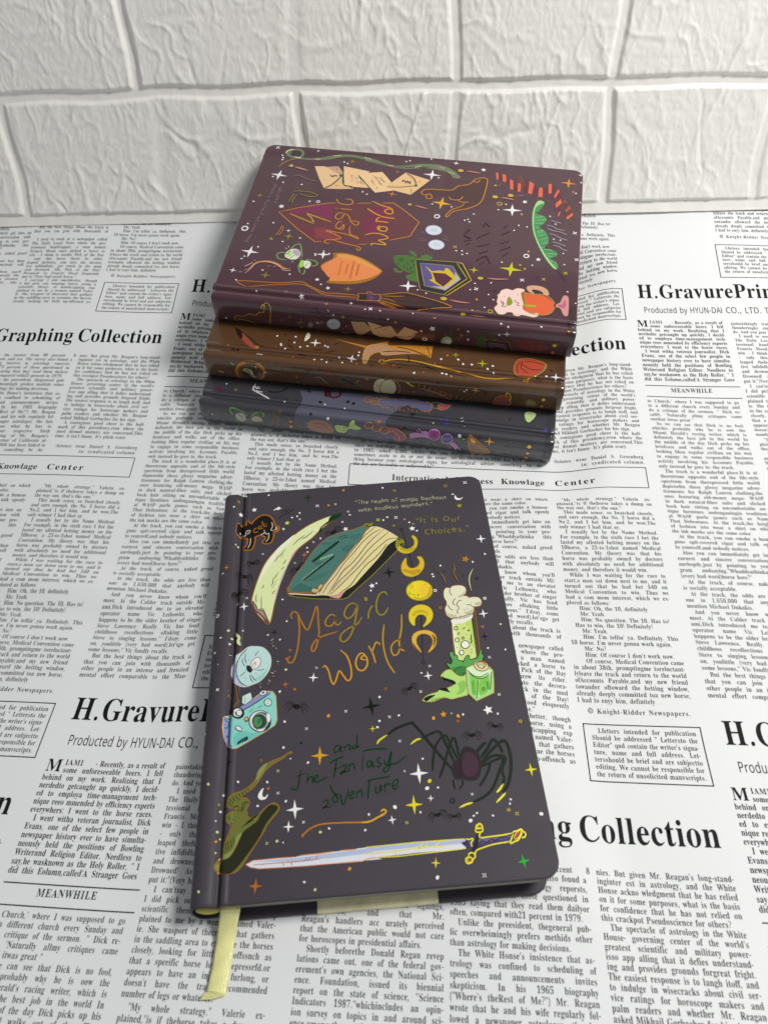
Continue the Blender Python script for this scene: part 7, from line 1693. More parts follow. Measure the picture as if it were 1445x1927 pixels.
[2,193,9,767,0,3154,1010,3110,1084,3031,1107,2943,1095,2931,1036,2976,997,3034,1005],
[2,216,10,881,0,2668,1648,2588,1605,2473,1600,2378,1650,2401,1685,2483,1718,2420,1751,2378,1787,2457,1787,2564,1792,2551,1828],
[2,216,10,893,0,2512,1444,2534,1491,2497,1539,2424,1540,2411,1484,2466,1459,2520,1489,2493,1517],
[2,216,10,898,0,2582,1378,2524,1370,2406,1375],
[2,216,10,898,0,2560,1375,2573,1344,2556,1309,2536,1299],
[2,216,10,916,0,2722,1143,2623,1218,2495,1278,2338,1289],
[2,216,10,914,0,2395,1109,2474,1131,2489,1178,2431,1214,2384,1185,2426,1102,2544,1062,2682,997],
[2,217,1,768,0,3494,1947,3447,1918,3412,1992,3366,2144],
[2,217,1,761,0,3587,2088,3666,2112,3684,2161,3644,2211,3550,2225],
[2,217,1,752,0,3313,2183,3208,2186,3157,2234,3178,2273,3227,2284],
[2,217,1,747,0,3388,2285,3356,2371,3333,2418],
[2,217,1,742,0,3290,2352,3283,2414,3308,2445],
[2,217,1,769,0,3485,1927,3524,1989,3542,2057],
[0,218,2,3585,2156,3571,2071,3517,2022,3452,2017,3405,2066,3400,2140,3439,2197,3516,2202],
[0,219,3,3510,2053,3444,2025,3405,2085,3423,2152],
[0,220,4,3582,2138,3548,2058,3521,2064,3546,2123],
[2,221,5,504,0,3549,2170,3500,2098,3446,2044],
[2,221,5,503,0,3518,2193,3458,2111,3411,2086],
[0,222,6,3375,2283,3371,2213,3335,2201,3310,2256,3328,2322,3359,2326],
[0,223,7,3321,2206,3262,2209,3233,2254,3250,2329,3295,2326,3319,2275],
[2,224,8,496,0,3299,2308,3273,2250,3243,2237],
[2,225,9,603,0,3394,2167,3367,2172,3323,2193],
[2,225,9,602,0,3401,2195,3398,2268],
[2,226,10,408,0,3611,2011,3579,2035],
[2,226,10,410,0,3581,1969,3566,2005],
[2,226,10,402,0,3386,2175,3364,2186],
[2,226,10,401,0,3483,2234,3454,2248],
[0,227,1,3001,2025,2882,2002,2723,2026,2557,2095,2413,2193,2351,2262,2420,2382,2554,2480,2734,2531,2978,2540,2959,2475,3013,2394,3082,2332,3109,2264,3076,2204,3000,2130,2986,2072],
[0,228,2,2940,2038,2827,2022,2663,2073,2507,2161,2371,2259,2460,2369,2622,2454,2805,2489,2954,2501,2956,2457,3002,2384,3072,2322,3092,2265,3062,2212,2986,2137,2944,2085],
[0,229,3,2940,2038,2800,2028,2623,2086,2409,2219,2371,2259,2539,2202,2745,2121,2919,2082],
[0,228,4,3099,2280,3081,2242,3060,2220,3033,2289,2960,2404,2978,2443,3044,2363],
[2,230,5,550,0,2858,2146,2878,2164],
[2,230,6,548,0,2857,2172,2877,2189],
[2,230,7,547,0,2858,2197,2878,2215],
[2,230,8,546,0,2857,2223,2877,2240],
[2,230,9,545,0,2857,2248,2877,2265],
[2,230,10,544,0,2856,2273,2876,2291],
[2,230,11,543,0,2857,2299,2876,2316],
[2,230,12,542,0,2856,2324,2875,2341],
[2,230,13,541,0,2856,2349,2876,2366],
[2,230,14,540,0,2855,2374,2875,2391],
[2,230,15,547,0,2776,2190,2796,2207],
[2,230,16,546,0,2776,2215,2796,2232],
[2,230,17,545,0,2776,2240,2795,2258],
[2,230,18,544,0,2776,2266,2796,2283],
[2,230,19,543,0,2775,2291,2795,2308],
[2,230,20,541,0,2776,2316,2795,2333],
[2,230,21,540,0,2775,2341,2795,2358],
[2,230,22,549,0,2708,2120,2728,2137],
[2,230,23,548,0,2707,2145,2727,2163],
[2,230,24,547,0,2708,2171,2727,2188],
[2,230,25,546,0,2707,2196,2727,2214],
[2,230,26,545,0,2707,2222,2727,2239],
[2,230,27,544,0,2707,2247,2727,2264],
[2,230,28,543,0,2707,2272,2727,2289],
[2,230,29,542,0,2707,2297,2726,2314],
[2,230,30,541,0,2707,2322,2727,2339],
[2,230,31,540,0,2707,2347,2726,2364],
[2,230,32,538,0,2707,2372,2727,2389],
[2,230,33,537,0,2706,2397,2726,2414],
[2,230,34,536,0,2707,2422,2727,2439],
[2,230,35,546,0,2638,2179,2658,2197],
[2,230,36,545,0,2639,2205,2659,2222],
[2,230,37,544,0,2638,2230,2658,2247],
[2,230,38,543,0,2639,2255,2659,2273],
[2,230,39,542,0,2638,2280,2658,2298],
[2,230,40,541,0,2639,2306,2659,2323],
[2,230,41,540,0,2639,2331,2658,2348],
[2,230,42,539,0,2639,2356,2659,2373],
[2,231,43,1282,1,3995,2524,3959,2465,3920,2359,3856,2305,3755,2291,3644,2321,3553,2380,3464,2377],
[2,232,44,493,0,3986,2510,3944,2444,3904,2348,3840,2290,3733,2275,3635,2305,3545,2361,3455,2388],
[2,233,45,398,0,4030,2411,3983,2368,3941,2326],
[2,233,45,398,0,3749,2372,3726,2359],
[2,233,45,396,0,3568,2401,3520,2412,3457,2407],
[2,233,45,395,0,4076,2512,4031,2509],
[2,233,45,398,0,3681,2359,3649,2358],
[2,233,45,401,0,3937,2292,3912,2289],
[2,233,45,396,0,4019,2482,3965,2438],
[1,234,1,4051,2656,3726,2628,3500,2614,3295,2567,3200,2597,2976,2705,2827,2704,2567,2695,2560,2732,2819,2743,2996,2734,3150,2652,3261,2606,3494,2642,3712,2687,3902,2740,3985,2717],
[2,193,2,484,0,3914,2742,3985,2717,4049,2656,3725,2633,3500,2614,3295,2565,3184,2613,2976,2705,2828,2698,2567,2695],
[2,193,2,484,0,3902,2740,3712,2687,3494,2642,3273,2608,3136,2658,2983,2737,2819,2743,2561,2728],
[0,235,3,2321,2669,2038,2581,1811,2614,1608,2670,1456,2724,1715,2794,1904,2851,2078,2822,2215,2794,2319,2754],
[0,236,4,2291,2699,2031,2628,1807,2647,1676,2713,1911,2780,2131,2778],
[2,237,5,567,1,2262,2729,2002,2658,1738,2705],
[2,237,5,560,1,2245,2760,1975,2756,1672,2746],
[2,237,5,568,1,2240,2709,1925,2681,1552,2729],
[1,238,6,2569,2670,2470,2665,2459,2765,2550,2778,2572,2722],
[1,239,7,2474,2639,2427,2624,2408,2664,2311,2651,2285,2741,2366,2769,2459,2765],
[2,240,8,762,0,2404,2655,2364,2709,2380,2763],
[2,240,8,762,0,2368,2645,2335,2697,2349,2762],
[2,240,8,760,0,2454,2688,2449,2755],
[9,193,9,429,0,2575,2671,2472,2653,2471,2622,2427,2624,2398,2654,2319,2643,2293,2691,2308,2749,2465,2766,2569,2773,2558,2728,2572,2667],
[2,193,10,523,0,2317,2651,2181,2612,2038,2577,1938,2584,1786,2619,1609,2662,1454,2724,1550,2754,1727,2794],
[2,241,11,741,0,2318,2762,2227,2801,2102,2829,1950,2872,1834,2821,1727,2794],
[2,193,12,475,1,2297,2666,2150,2653,2018,2630],
[2,193,12,474,1,2297,2700,2203,2712,2112,2742],
[2,193,12,473,1,2299,2726,2182,2768,1994,2807],
[2,193,12,472,1,2303,2743,2216,2788,2080,2804],
[0,242,1,2243,2039,2241,1974,2181,1942,2054,1938,1949,1961,1831,1981,1809,2248,1920,2264,2037,2236,2133,2186,2206,2115],
[0,243,2,1916,1919,1843,1894,1774,1936,1819,1979,1907,1982],
[0,243,3,2080,1859,2040,1853,1975,1909,1982,1947,2031,1917],
[0,243,4,2227,2191,2185,2176,2160,2217,2104,2209,2124,2248,2187,2248],
[0,243,5,2056,2283,1984,2255,1883,2258,1858,2352,1943,2373,2035,2342],
[0,244,6,2122,2022,2123,2039,2129,2054,2140,2063,2153,2065,2166,2059,2177,2047,2182,2030,2182,2012,2176,1998,2165,1988,2151,1986,2138,1992,2128,2005],
[0,245,7,2056,2067,2057,2075,2061,2082,2067,2086,2075,2087,2082,2085,2088,2079,2091,2072,2090,2064,2086,2057,2080,2053,2072,2051,2065,2054,2059,2059],
[0,245,8,1999,2022,1999,2030,2003,2037,2010,2042,2018,2043,2025,2040,2031,2035,2034,2027,2033,2019,2029,2012,2022,2008,2015,2007,2007,2009,2001,2015],
[0,245,9,2078,2134,2079,2141,2083,2148,2089,2153,2097,2154,2104,2151,2110,2146,2113,2138,2112,2131,2108,2124,2102,2119,2094,2118,2087,2121,2081,2126],
[0,245,10,1994,2149,1994,2157,1998,2163,2005,2168,2013,2169,2020,2166,2026,2161,2029,2154,2028,2146,2024,2139,2017,2134,2010,2133,2002,2136,1997,2141],
[0,245,11,1964,2090,1965,2098,1969,2105,1975,2110,1983,2111,1990,2108,1996,2103,1999,2095,1998,2087,1994,2080,1988,2076,1980,2075,1972,2077,1967,2083],
[0,245,12,2027,2180,2028,2188,2032,2195,2038,2199,2046,2201,2053,2198,2059,2193,2062,2185,2061,2177,2057,2171,2051,2166,2043,2165,2036,2168,2030,2173],
[0,245,13,1973,2209,1974,2216,1978,2223,1984,2228,1992,2229,1999,2226,2005,2221,2007,2213,2007,2206,2003,2199,1996,2194,1989,2193,1981,2196,1976,2201],
[0,245,14,2165,2101,2166,2108,2170,2115,2176,2120,2184,2121,2192,2118,2197,2113,2200,2105,2200,2097,2196,2091,2189,2086,2182,2085,2174,2088,2168,2093],
[0,245,15,1957,1998,1958,2006,1962,2013,1969,2018,1976,2019,1984,2016,1990,2011,1992,2003,1992,1995,1988,1988,1981,1984,1973,1983,1966,1985,1960,1991],
[9,246,16,699,0,1978,1998,1477,1977,1407,1985,1270,2260,1525,2548,1851,2499,1896,2349,1938,2177,1978,1998],
[1,247,17,1978,1998,1477,1977,1407,1985,1270,2260,1525,2548,1851,2499,1896,2349,1938,2177],
[9,246,18,596,0,1914,2051,1520,2050,1403,2261,1559,2467,1811,2428,1914,2051],
[1,248,19,1914,2051,1520,2050,1403,2261,1559,2467,1811,2428],
[1,249,20,1485,2140,1403,2261,1559,2467,1737,2422,1589,2419,1458,2269],
[1,250,21,1852,2096,1800,2130,1756,2173,1672,2148,1608,2152,1602,2097,1565,2097,1492,2185,1447,2259,1509,2364,1595,2425,1681,2380,1775,2323,1733,2308,1759,2205,1796,2157],
[9,246,22,490,0,1747,2195,1591,2191,1495,2266,1590,2414,1685,2345,1747,2195],
[1,251,23,1747,2195,1591,2191,1495,2266,1590,2414,1685,2345],
[9,246,24,546,0,1477,1982,1322,2241,1569,2542],
[9,246,24,545,0,1452,1982,1407,1988,1270,2260,1525,2544],
[0,252,1,2068,728,2012,663,1848,646,1684,632,1603,536,1478,490,1380,361,1291,328,1246,372,1242,558,1299,832,1431,960,1567,1034,1687,1167,1701,1120,1642,1009,1522,946,1504,860,1568,855,1705,776,1831,785,1962,770],
[2,193,2,660,0,1957,735,1989,773,2007,818,1970,849,1928,821,1955,755,2044,775,2072,728,2039,673,1940,653,1830,647,1684,632,1603,536,1478,490,1398,372,1309,331,1256,344,1242,414,1255,616,1295,831,1431,960,1568,1020,1635,1070,1687,1167,1707,1135,1641,1017,1527,938,1499,860],
[2,193,2,656,0,1714,769,1672,819,1573,814,1526,738],
[2,193,2,651,0,1589,836,1514,853,1443,843],
[2,193,2,670,0,1429,426,1373,432,1338,376],
[1,253,1,1145,242,1070,208,1008,223,941,295,853,395,800,276,739,267,651,383,547,440,448,418,392,331,307,430,251,578,258,778,267,899,294,963,325,922,341,789,362,640,440,573,518,615,618,598,701,562,786,480,801,560,861,569,925,515,974,395,1060,343,1130,353],
[1,254,2,238,646,189,646,146,747,112,878,100,936,176,1005,210,861],
[0,255,3,845,209,804,212,752,381,786,480,836,344],
[1,256,4,1149,194,1114,205,1101,317,1125,360],
[1,256,5,1060,214,1012,232,994,374,1042,373],
[1,256,6,956,305,907,338,894,526,935,516],
[1,256,7,844,370,802,395,797,544,836,558],
[1,256,8,696,317,632,364,649,586,701,562],
[1,256,9,563,426,515,435,508,613,567,622],
[1,256,10,446,347,402,333,398,521,436,549],
[1,256,11,317,432,295,468,348,622,365,578],
[1,256,12,274,620,256,701,330,810,339,728],
[1,256,13,279,856,268,892,289,969,304,964],
[1,256,14,112,870,109,922,185,1021,187,955],
[1,257,15,156,733,139,792,199,890,216,832],
[0,258,16,194,670,196,689,202,705,212,714,224,716,234,709,242,695,245,677,243,658,237,642,227,633,215,631,205,638,197,652],
[0,204,17,116,1041,118,1064,124,1083,133,1094,144,1095,154,1087,161,1070,164,1048,163,1025,157,1007,148,995,137,994,127,1003,119,1019],
[0,204,18,78,955,79,969,83,981,88,988,94,989,100,983,104,973,106,959,105,944,101,933,96,926,90,925,84,930,80,941],
[0,259,1,572,714,524,685,478,717,489,779,541,907,579,942,469,987,436,1042,471,1134,525,1200,445,1262,395,1384,399,1498,447,1575,352,1589,274,1648,290,1705,354,1742,276,1813,254,1891,280,1928,318,1907,399,1789,484,1608,550,1434,598,1269,624,1008,613,857],
[0,260,2,572,714,519,689,482,725,539,771,585,838,595,1004,581,1237,531,1431,455,1618,351,1810,271,1920,309,1912,409,1763,494,1581,557,1407,597,1240,614,1007,608,856],
[2,261,3,949,1,583,1032,478,988],
[2,261,4,946,1,581,1076,436,1049],
[2,261,5,942,1,572,1134,471,1120],
[2,261,6,936,1,563,1206,505,1205],
[2,261,7,930,1,539,1289,464,1250],
[2,261,8,925,1,521,1359,441,1333],
[2,261,9,919,1,493,1426,410,1386],
[2,261,10,914,1,461,1492,401,1470],
[2,261,11,906,1,437,1601,342,1602],
[2,261,12,901,1,405,1666,283,1663],
[2,261,13,898,1,394,1706,327,1724],
[2,261,14,891,1,352,1796,275,1833],
[2,261,15,887,1,321,1846,259,1878],
[2,261,16,969,1,559,759,491,749],
[2,261,17,928,1,538,1318,472,1280],
[2,261,18,908,1,494,1581,429,1558],
[2,262,19,743,1,579,942,533,876],
[2,262,19,730,1,570,1170,509,1140],
[2,262,19,717,1,504,1399,431,1346],
[2,262,19,707,1,467,1563,413,1500],
[2,262,19,702,1,425,1641,359,1632],
[2,262,19,726,1,551,1248,494,1232],
[2,262,19,691,1,323,1819,294,1829],
[2,263,20,489,1,280,1928,222,2007,152,2129],
[2,264,21,525,0,377,1055,318,1077,245,1089],
[2,264,21,522,0,431,1147,353,1169,293,1205,201,1225],
[2,264,21,519,0,423,1208,349,1241,253,1257,170,1298],
[2,264,21,515,0,385,1304,307,1329,248,1371,161,1397],
[2,264,21,509,0,345,1448,263,1472,176,1509],
[2,264,21,506,0,332,1510,260,1528,211,1570,154,1589],
[0,265,1,655,2382,541,2379,406,2372,331,2413,269,2493,265,2580,310,2661,379,2702,495,2700,595,2677,645,2597],
[0,266,2,659,2389,623,2390,605,2515,627,2594,597,2652,643,2634],
[0,267,3,442,2377,350,2403,292,2471,320,2449,404,2398],
[2,268,4,667,0,897,2377,836,2343,771,2359,719,2320,645,2322,634,2353,668,2384,654,2471,629,2569,634,2632,595,2677,513,2702,460,2689,449,2724,492,2755,564,2747,636,2738,670,2762,724,2757,745,2717,807,2720,840,2755,903,2758,953,2690,948,2652,924,2611,937,2562,929,2497,936,2460,916,2432,897,2377],
[0,269,5,897,2377,836,2343,771,2359,719,2320,645,2322,634,2353,668,2384,654,2471,629,2569,634,2632,595,2677,513,2702,460,2689,449,2724,492,2755,564,2747,636,2738,670,2762,724,2757,745,2717,807,2720,840,2755,903,2758,953,2690,948,2652,924,2611,937,2562,929,2497,936,2460,916,2432],
[0,270,6,822,2521,799,2466,758,2537,763,2588,815,2614],
[2,270,7,758,0,632,2391,614,2516,602,2565],
[2,270,7,745,0,645,2597,574,2586,484,2580],
[0,271,8,611,2573,485,2564,488,2593,591,2601],
[2,272,9,470,0,893,2543,881,2580,852,2601,874,2553],
[2,272,9,467,0,852,2601,877,2630,841,2637,820,2615],
[2,272,9,470,0,733,2508,721,2544,684,2552,700,2592,663,2599],
[2,272,9,472,0,862,2475,849,2467],
[2,272,9,474,0,807,2423,793,2425],
[2,272,9,474,0,713,2403,697,2433],
[2,272,9,470,0,679,2500,666,2488],
[2,268,10,573,0,606,2297,585,2262,504,2244,421,2258,364,2302,346,2377,406,2372,417,2335,482,2306,545,2315,514,2375,570,2357,606,2297],
[0,273,11,606,2297,585,2262,504,2244,421,2258,364,2302,346,2377,406,2372,417,2335,482,2306,545,2315,514,2375,570,2357],
[0,274,12,545,2321,482,2312,421,2342,415,2367,505,2373],
[2,268,13,652,0,263,2530,202,2483,170,2377,134,2366,114,2420,111,2645,131,2685,159,2664,198,2570,253,2553,263,2530],
[0,275,14,263,2530,202,2483,170,2377,134,2366,114,2420,111,2645,131,2685,159,2664,198,2570,253,2553],
[0,276,15,245,2521,183,2506,150,2425,137,2524,172,2567],
[0,277,16,255,2535,255,2549,257,2561,261,2567,265,2568,269,2562,271,2551,273,2537,273,2523,271,2511,268,2505,264,2504,260,2510,257,2521],
[2,268,17,474,0,659,2382,532,2390,405,2378,321,2424,264,2505],
[2,268,17,462,0,595,2677,495,2712,379,2708,301,2660,261,2567],
[0,278,18,1723,1440,1730,1480,1757,1511,1796,1529,1842,1530,1884,1513,1914,1481,1927,1442,1920,1403,1893,1371,1853,1353,1808,1352,1765,1370,1735,1401],
[2,279,19,467,0,1723,1440,1730,1480,1757,1511,1796,1529,1842,1530,1884,1513,1914,1481,1927,1442,1920,1403,1893,1371,1853,1353,1808,1352,1765,1370,1735,1401,1723,1440],
[0,278,20,1660,1700,1668,1738,1693,1769,1732,1787,1776,1787,1816,1771,1846,1741,1858,1703,1851,1664,1825,1633,1787,1615,1742,1615,1701,1631,1672,1662],
[2,279,21,458,0,1660,1700,1668,1738,1693,1769,1732,1787,1776,1787,1816,1771,1846,1741,1858,1703,1851,1664,1825,1633,1787,1615,1742,1615,1701,1631,1672,1662,1660,1700],
[2,279,22,521,0,1869,1424,1789,1426],
[2,279,22,520,0,1856,1456,1777,1456],
[2,279,22,510,0,1801,1687,1722,1691],
[2,279,22,509,0,1789,1716,1718,1721],
[2,280,23,415,0,1974,1504,1917,1535],
[2,280,23,416,0,1969,1477,1948,1500],
[2,280,23,410,0,1999,1650,1885,1647],
[2,280,23,412,0,1995,1611,1906,1619],
[2,280,23,413,0,1707,1519,1634,1548],
[2,280,23,410,0,1681,1593,1609,1609],
[2,280,23,411,0,1710,1571,1638,1587],
[0,281,24,2166,996,2168,1005,2174,1011,2184,1015,2195,1015,2206,1011,2213,1005,2217,997,2215,988,2208,982,2198,978,2187,978,2177,981,2169,988],
[0,281,25,1576,226,1579,239,1589,249,1604,254,1621,254,1636,249,1647,238,1651,226,1648,213,1638,203,1623,197,1607,197,1592,203,1581,213],
[0,281,26,1079,698,1082,710,1092,720,1106,725,1122,725,1137,720,1147,710,1151,698,1148,686,1138,676,1124,671,1108,671,1093,676,1083,686],
[0,281,27,884,643,887,655,897,665,912,670,928,670,942,665,952,655,956,643,953,631,943,622,929,616,912,616,898,621,888,631],
[0,281,28,1132,2211,1135,2221,1144,2229,1158,2234,1172,2234,1186,2230,1196,2222,1199,2212,1196,2201,1187,2193,1174,2188,1159,2188,1146,2192,1136,2200],
[0,281,29,1521,2609,1525,2621,1535,2631,1551,2637,1568,2637,1584,2632,1596,2623,1601,2611,1597,2599,1587,2589,1571,2584,1554,2583,1537,2588,1526,2598],
[0,281,30,1275,2813,1278,2820,1288,2828,1302,2847,1318,2849,1332,2830,1343,2821,1347,2814,1343,2806,1333,2799,1319,2795,1303,2795,1289,2798,1279,2805],
[0,281,31,1195,2752,1196,2756,1200,2760,1206,2762,1213,2762,1219,2760,1223,2757,1224,2752,1223,2748,1219,2744,1213,2742,1207,2742,1201,2744,1197,2747],
[0,281,32,1112,471,1114,477,1119,482,1126,485,1134,485,1142,482,1147,477,1149,471,1147,465,1142,460,1135,457,1127,457,1119,460,1114,465],
[2,282,33,1188,1,2122,1009,2037,1030,1953,1052],
[2,282,34,1248,1,1533,227,1448,233,1344,248],
[2,282,35,1197,1,1048,700,948,709,865,725],
[2,282,36,1199,1,870,653,755,621],
[2,282,37,1066,1,1083,2199,969,2200,828,2180],
[2,282,38,1036,1,1494,2619,1376,2639,1244,2639],
[2,282,39,929,1,1234,2815,1143,2819,1046,2818],
[2,282,40,1020,1,1167,2750,1118,2750],
[2,282,41,1220,1,1113,460,1058,458],
[0,283,42,3853,429,3854,441,3860,451,3871,458,3884,460,3897,456,3908,448,3913,437,3913,426,3907,415,3896,409,3882,407,3869,410,3859,418],
[2,284,43,1382,1,3831,450,3740,474,3637,504],
[2,285,44,568,0,3808,646,3747,617,3662,655,3580,688,3462,706],
[2,286,45,554,0,3740,954,3679,932,3645,913],
[2,286,45,554,0,3657,943,3548,928,3404,993,3528,1024,3649,984],
[2,286,45,553,0,3721,994,3740,1081,3749,1167],
[2,286,45,552,0,3682,1003,3706,1105,3708,1183],
[2,286,45,557,0,3688,890,3706,850],
[2,193,46,475,0,3740,1615,3746,1708,3775,1817],
[2,193,46,474,0,3719,1625,3713,1730,3748,1814],
[8,287,9,4429,14,"Even when life is wrong, it leaves",4096,1979,3985,830],
[8,287,9,4682,14,"or way right.",3905,1216,3911,863],
[2,288,47,1039,0,1372,1368,1413,1400,1431,1480,1356,1522],
[2,288,47,1023,0,1429,1584,1336,1545],
[2,288,47,1017,0,1395,1656,1357,1599],
[2,288,47,1026,0,1279,1511,1124,1386],
[2,288,47,1043,0,1220,1294,1192,1211,1133,1282],
[2,288,47,1014,0,1255,1662,1106,1590],
[2,288,47,1004,0,1227,1784,1112,1717],
[2,288,47,994,0,1249,1911,1137,1821,1076,1936],
[2,288,47,988,0,1191,1977,1147,1897],
[2,288,47,1029,0,981,1418,884,1326],
[2,288,47,1017,0,986,1573,870,1506],
[2,288,47,1040,0,957,1284,911,1198],
[2,288,47,1007,0,976,1698,845,1604],
[2,288,47,999,0,934,1793,872,1709],
[4,226,9,5337,4004,640],
[4,226,9,5362,4029,2141],
[4,226,9,4140,3118,2066],
[4,289,9,2373,4161,1083],
[4,289,9,2489,3082,228],
[4,286,9,3243,3612,1802],
[4,286,9,3071,3743,2517],
[4,290,9,3008,2450,820],
[4,286,9,2439,2709,2610],
[4,226,9,2323,4157,2490],
[5,226,9,2120,3831,1256],
[5,226,9,1946,3237,2801],
[5,226,9,1523,3105,2504],
[5,226,9,1504,2949,2627],
[4,226,9,1635,3639,1699],
[3,226,9,688,4052,220],
[3,226,9,685,4030,272],
[3,226,9,683,4032,315],
[3,226,9,666,4079,683],
[3,226,9,659,3916,783],
[3,226,9,657,3662,792],
[3,226,9,691,3587,64],
[3,226,9,640,3489,1111],
[3,226,9,679,3189,255],
[3,226,9,677,3138,278],
[3,226,9,647,2838,830],
[3,226,9,645,2775,870],
[3,226,9,621,3862,1581],
[3,226,9,604,3668,1906],
[3,226,9,606,3464,1813],
[3,226,9,600,3949,2043],
[3,226,9,592,4077,2231],
[3,226,9,590,4101,2277],
[3,226,9,591,3212,2092],
[3,226,9,592,3220,2068],
[3,226,9,592,3048,2041],
[3,226,9,481,3788,2791],
[3,226,9,576,3453,2461],
[3,226,9,580,3797,2437],
[3,226,9,573,4076,2646],
[3,226,9,642,4215,1209],
[3,226,9,567,3044,2577],
[3,226,9,704,2636,2818],
[3,286,9,1213,3822,1876],
[7,226,9,1890,4198,1734],
[7,226,9,1023,3378,1102],
[3,226,9,621,4181,1641],
[7,291,9,900,3432,2754],
[6,226,9,1625,4152,66],
[6,290,9,1333,2444,363],
[4,226,9,5521,1982,361],
[4,292,9,6131,1789,913],
[4,226,9,5839,878,925],
[4,293,9,6511,816,2003],
[4,226,9,4885,2007,2459],
[4,193,9,5198,186,293],
[4,294,9,2874,1256,2079],
[5,226,9,1998,1315,167],
[5,226,9,1899,729,742],
[5,226,9,1745,498,1789],
[6,226,9,1567,1199,2394],
[6,226,9,1584,670,2170],
[6,295,9,1520,163,1981],
[6,296,9,1509,418,2120],
[6,296,9,1585,1528,1707],
[6,226,9,1609,75,1250],
[6,226,9,1548,38,1729],
[4,226,9,2246,1692,76],
[4,226,9,1753,33,104],
[4,297,9,1710,122,461],
[3,226,9,632,2361,130],
[3,226,9,633,2313,106],
[3,226,9,634,2033,31],
[3,226,9,615,1890,410],
[3,226,9,591,1907,946],
[3,226,9,589,1654,964],
[3,226,9,582,1357,1067],
[3,226,9,576,1460,1200],
[3,226,9,577,1421,1176],
[3,226,9,575,1397,1223],
[3,226,9,585,1055,941],
[3,226,9,589,966,822],
[3,226,9,567,827,1305],
[3,226,9,571,775,1203],
[3,226,9,569,672,1218],
[3,226,9,552,1504,1772],
[3,226,9,551,1434,1765],
[3,226,9,549,1424,1829],
[3,226,9,549,1368,1803],
[3,226,9,526,1222,2305],
[3,226,9,522,1268,2415],
[3,226,9,527,1032,2268],
[3,226,9,518,1044,2467],
[3,226,9,514,981,2544],
[3,226,9,509,1073,2680],
[3,226,9,494,1888,2918],
[3,226,9,523,1886,2507],
[3,226,9,520,1778,2548],
[3,226,9,539,565,1899],
[3,226,9,542,933,1897],
[3,226,9,547,202,1640],
[3,226,9,538,182,1833],
[3,226,9,589,23,659],
[3,226,9,607,25,257],
[3,226,9,518,127,2291],
[3,226,9,510,26,2466],
[3,226,9,578,395,977],
[3,226,9,571,318,1116],
[3,226,9,559,328,1399],
[3,226,9,558,247,1406],
[3,226,9,597,85,484],
[3,298,9,785,625,1662],
[3,298,9,829,754,989],
[3,298,9,736,1175,2565],
[3,298,9,766,651,1975],
[3,298,9,770,711,1915],
[7,299,9,1517,1047,822],
[7,299,9,1302,1002,2736],
[7,226,9,1482,647,1747],
[7,226,9,1576,1817,1174],
[3,300,9,1116,977,2397],
[3,300,9,926,87,2797],
[3,300,9,1135,494,2097],
[3,226,9,603,860,2936],
[3,226,9,613,401,2920],
[3,226,9,541,776,2966],
[2,301,48,505,0,105,2939,88,2951,65,2940],
[2,301,48,481,0,1648,2950,1630,2958,1612,2945],
[2,302,1,552,0,3691,3062,3703,3053,3676,3005,3654,3017,3668,3060,3655,3069],
[2,302,1,551,0,3708,3054,3649,2989,3621,2979,3591,3010,3585,3081,3606,3190,3643,3356],
[2,302,1,553,0,3671,3081,3679,3114,3731,3123,3790,3179,3860,3164,3944,3221,4016,3213,4063,3261,4054,3305,4007,3339],
[2,302,1,684,0,4029,3276,3948,3285,3886,3297,3821,3343,3768,3354],
[3,226,9,729,4176,3287],
[3,226,9,530,3526,3373],
[2,303,2,654,1,3066,2992,3026,2980,3002,3027,2941,3076,2846,3093],
[0,304,3,2749,3190,2763,3229,2791,3262,2827,3279,2863,3278,2891,3256,2907,3222,2908,3182,2893,3146,2866,3119,2832,3105,2797,3106,2768,3123,2750,3153],
[2,305,4,450,0,2749,3190,2763,3229,2791,3262,2827,3279,2863,3278,2891,3256,2907,3222,2908,3182,2893,3146,2866,3119,2832,3105,2797,3106,2768,3123,2750,3153,2749,3190],
[2,306,5,502,0,2870,3204,2789,3199],
[2,306,5,500,0,2852,3178,2794,3163],
[0,307,6,2629,3369,2639,3390,2660,3402,2687,3394,2720,3397,2749,3391,2769,3382,2774,3362,2767,3357,2746,3346,2712,3321,2679,3319,2653,3339,2634,3348],
[2,226,7,406,0,2891,2979,2877,3009],
[2,226,7,499,0,2683,3187,2668,3208],
[4,308,9,1867,2917,2910],
[4,308,9,1768,2709,3056],
[4,286,9,1970,3228,3205],
[4,309,9,1857,3235,3319],
[3,226,9,516,2450,2930],
[3,226,9,514,2274,2930],
[3,226,9,519,2823,3042],
[3,226,9,588,3028,3194],
[6,226,9,1443,2389,2915],
[4,226,9,1633,3041,3364],
[3,303,9,565,2653,3055],
[3,303,9,541,2253,3028],
[3,226,9,404,3300,3381],
[1,310,8,2615,3113,2447,3100,2371,3209,2525,3376,2569,3293],
[1,311,9,2415,3086,2242,3134,2338,3192,2281,3340,2358,3282],
[1,312,10,2336,3195,2234,3145,2133,3115,2059,3253,2172,3376,2276,3385],
[1,313,11,2085,3285,1975,3109,1808,3163,1943,3383],
[2,314,12,622,0,2076,3289,1915,3269,1816,3164],
[2,314,12,592,0,1915,3269,1891,3309],
[2,314,12,546,0,2235,3204,2184,3172],
[2,314,12,577,0,2219,3253,2151,3204],
[2,314,12,732,0,2205,3309,2135,3266],
[2,314,12,624,0,2272,3291,2303,3215],
[0,315,13,2327,3356,2329,3366,2334,3372,2340,3369,2348,3372,2354,3363,2359,3361,2360,3352,2361,3359,2356,3353,2347,3339,2340,3336,2334,3345,2328,3348],
[5,226,9,2130,1643,3091],
[7,226,9,1318,1730,3286],
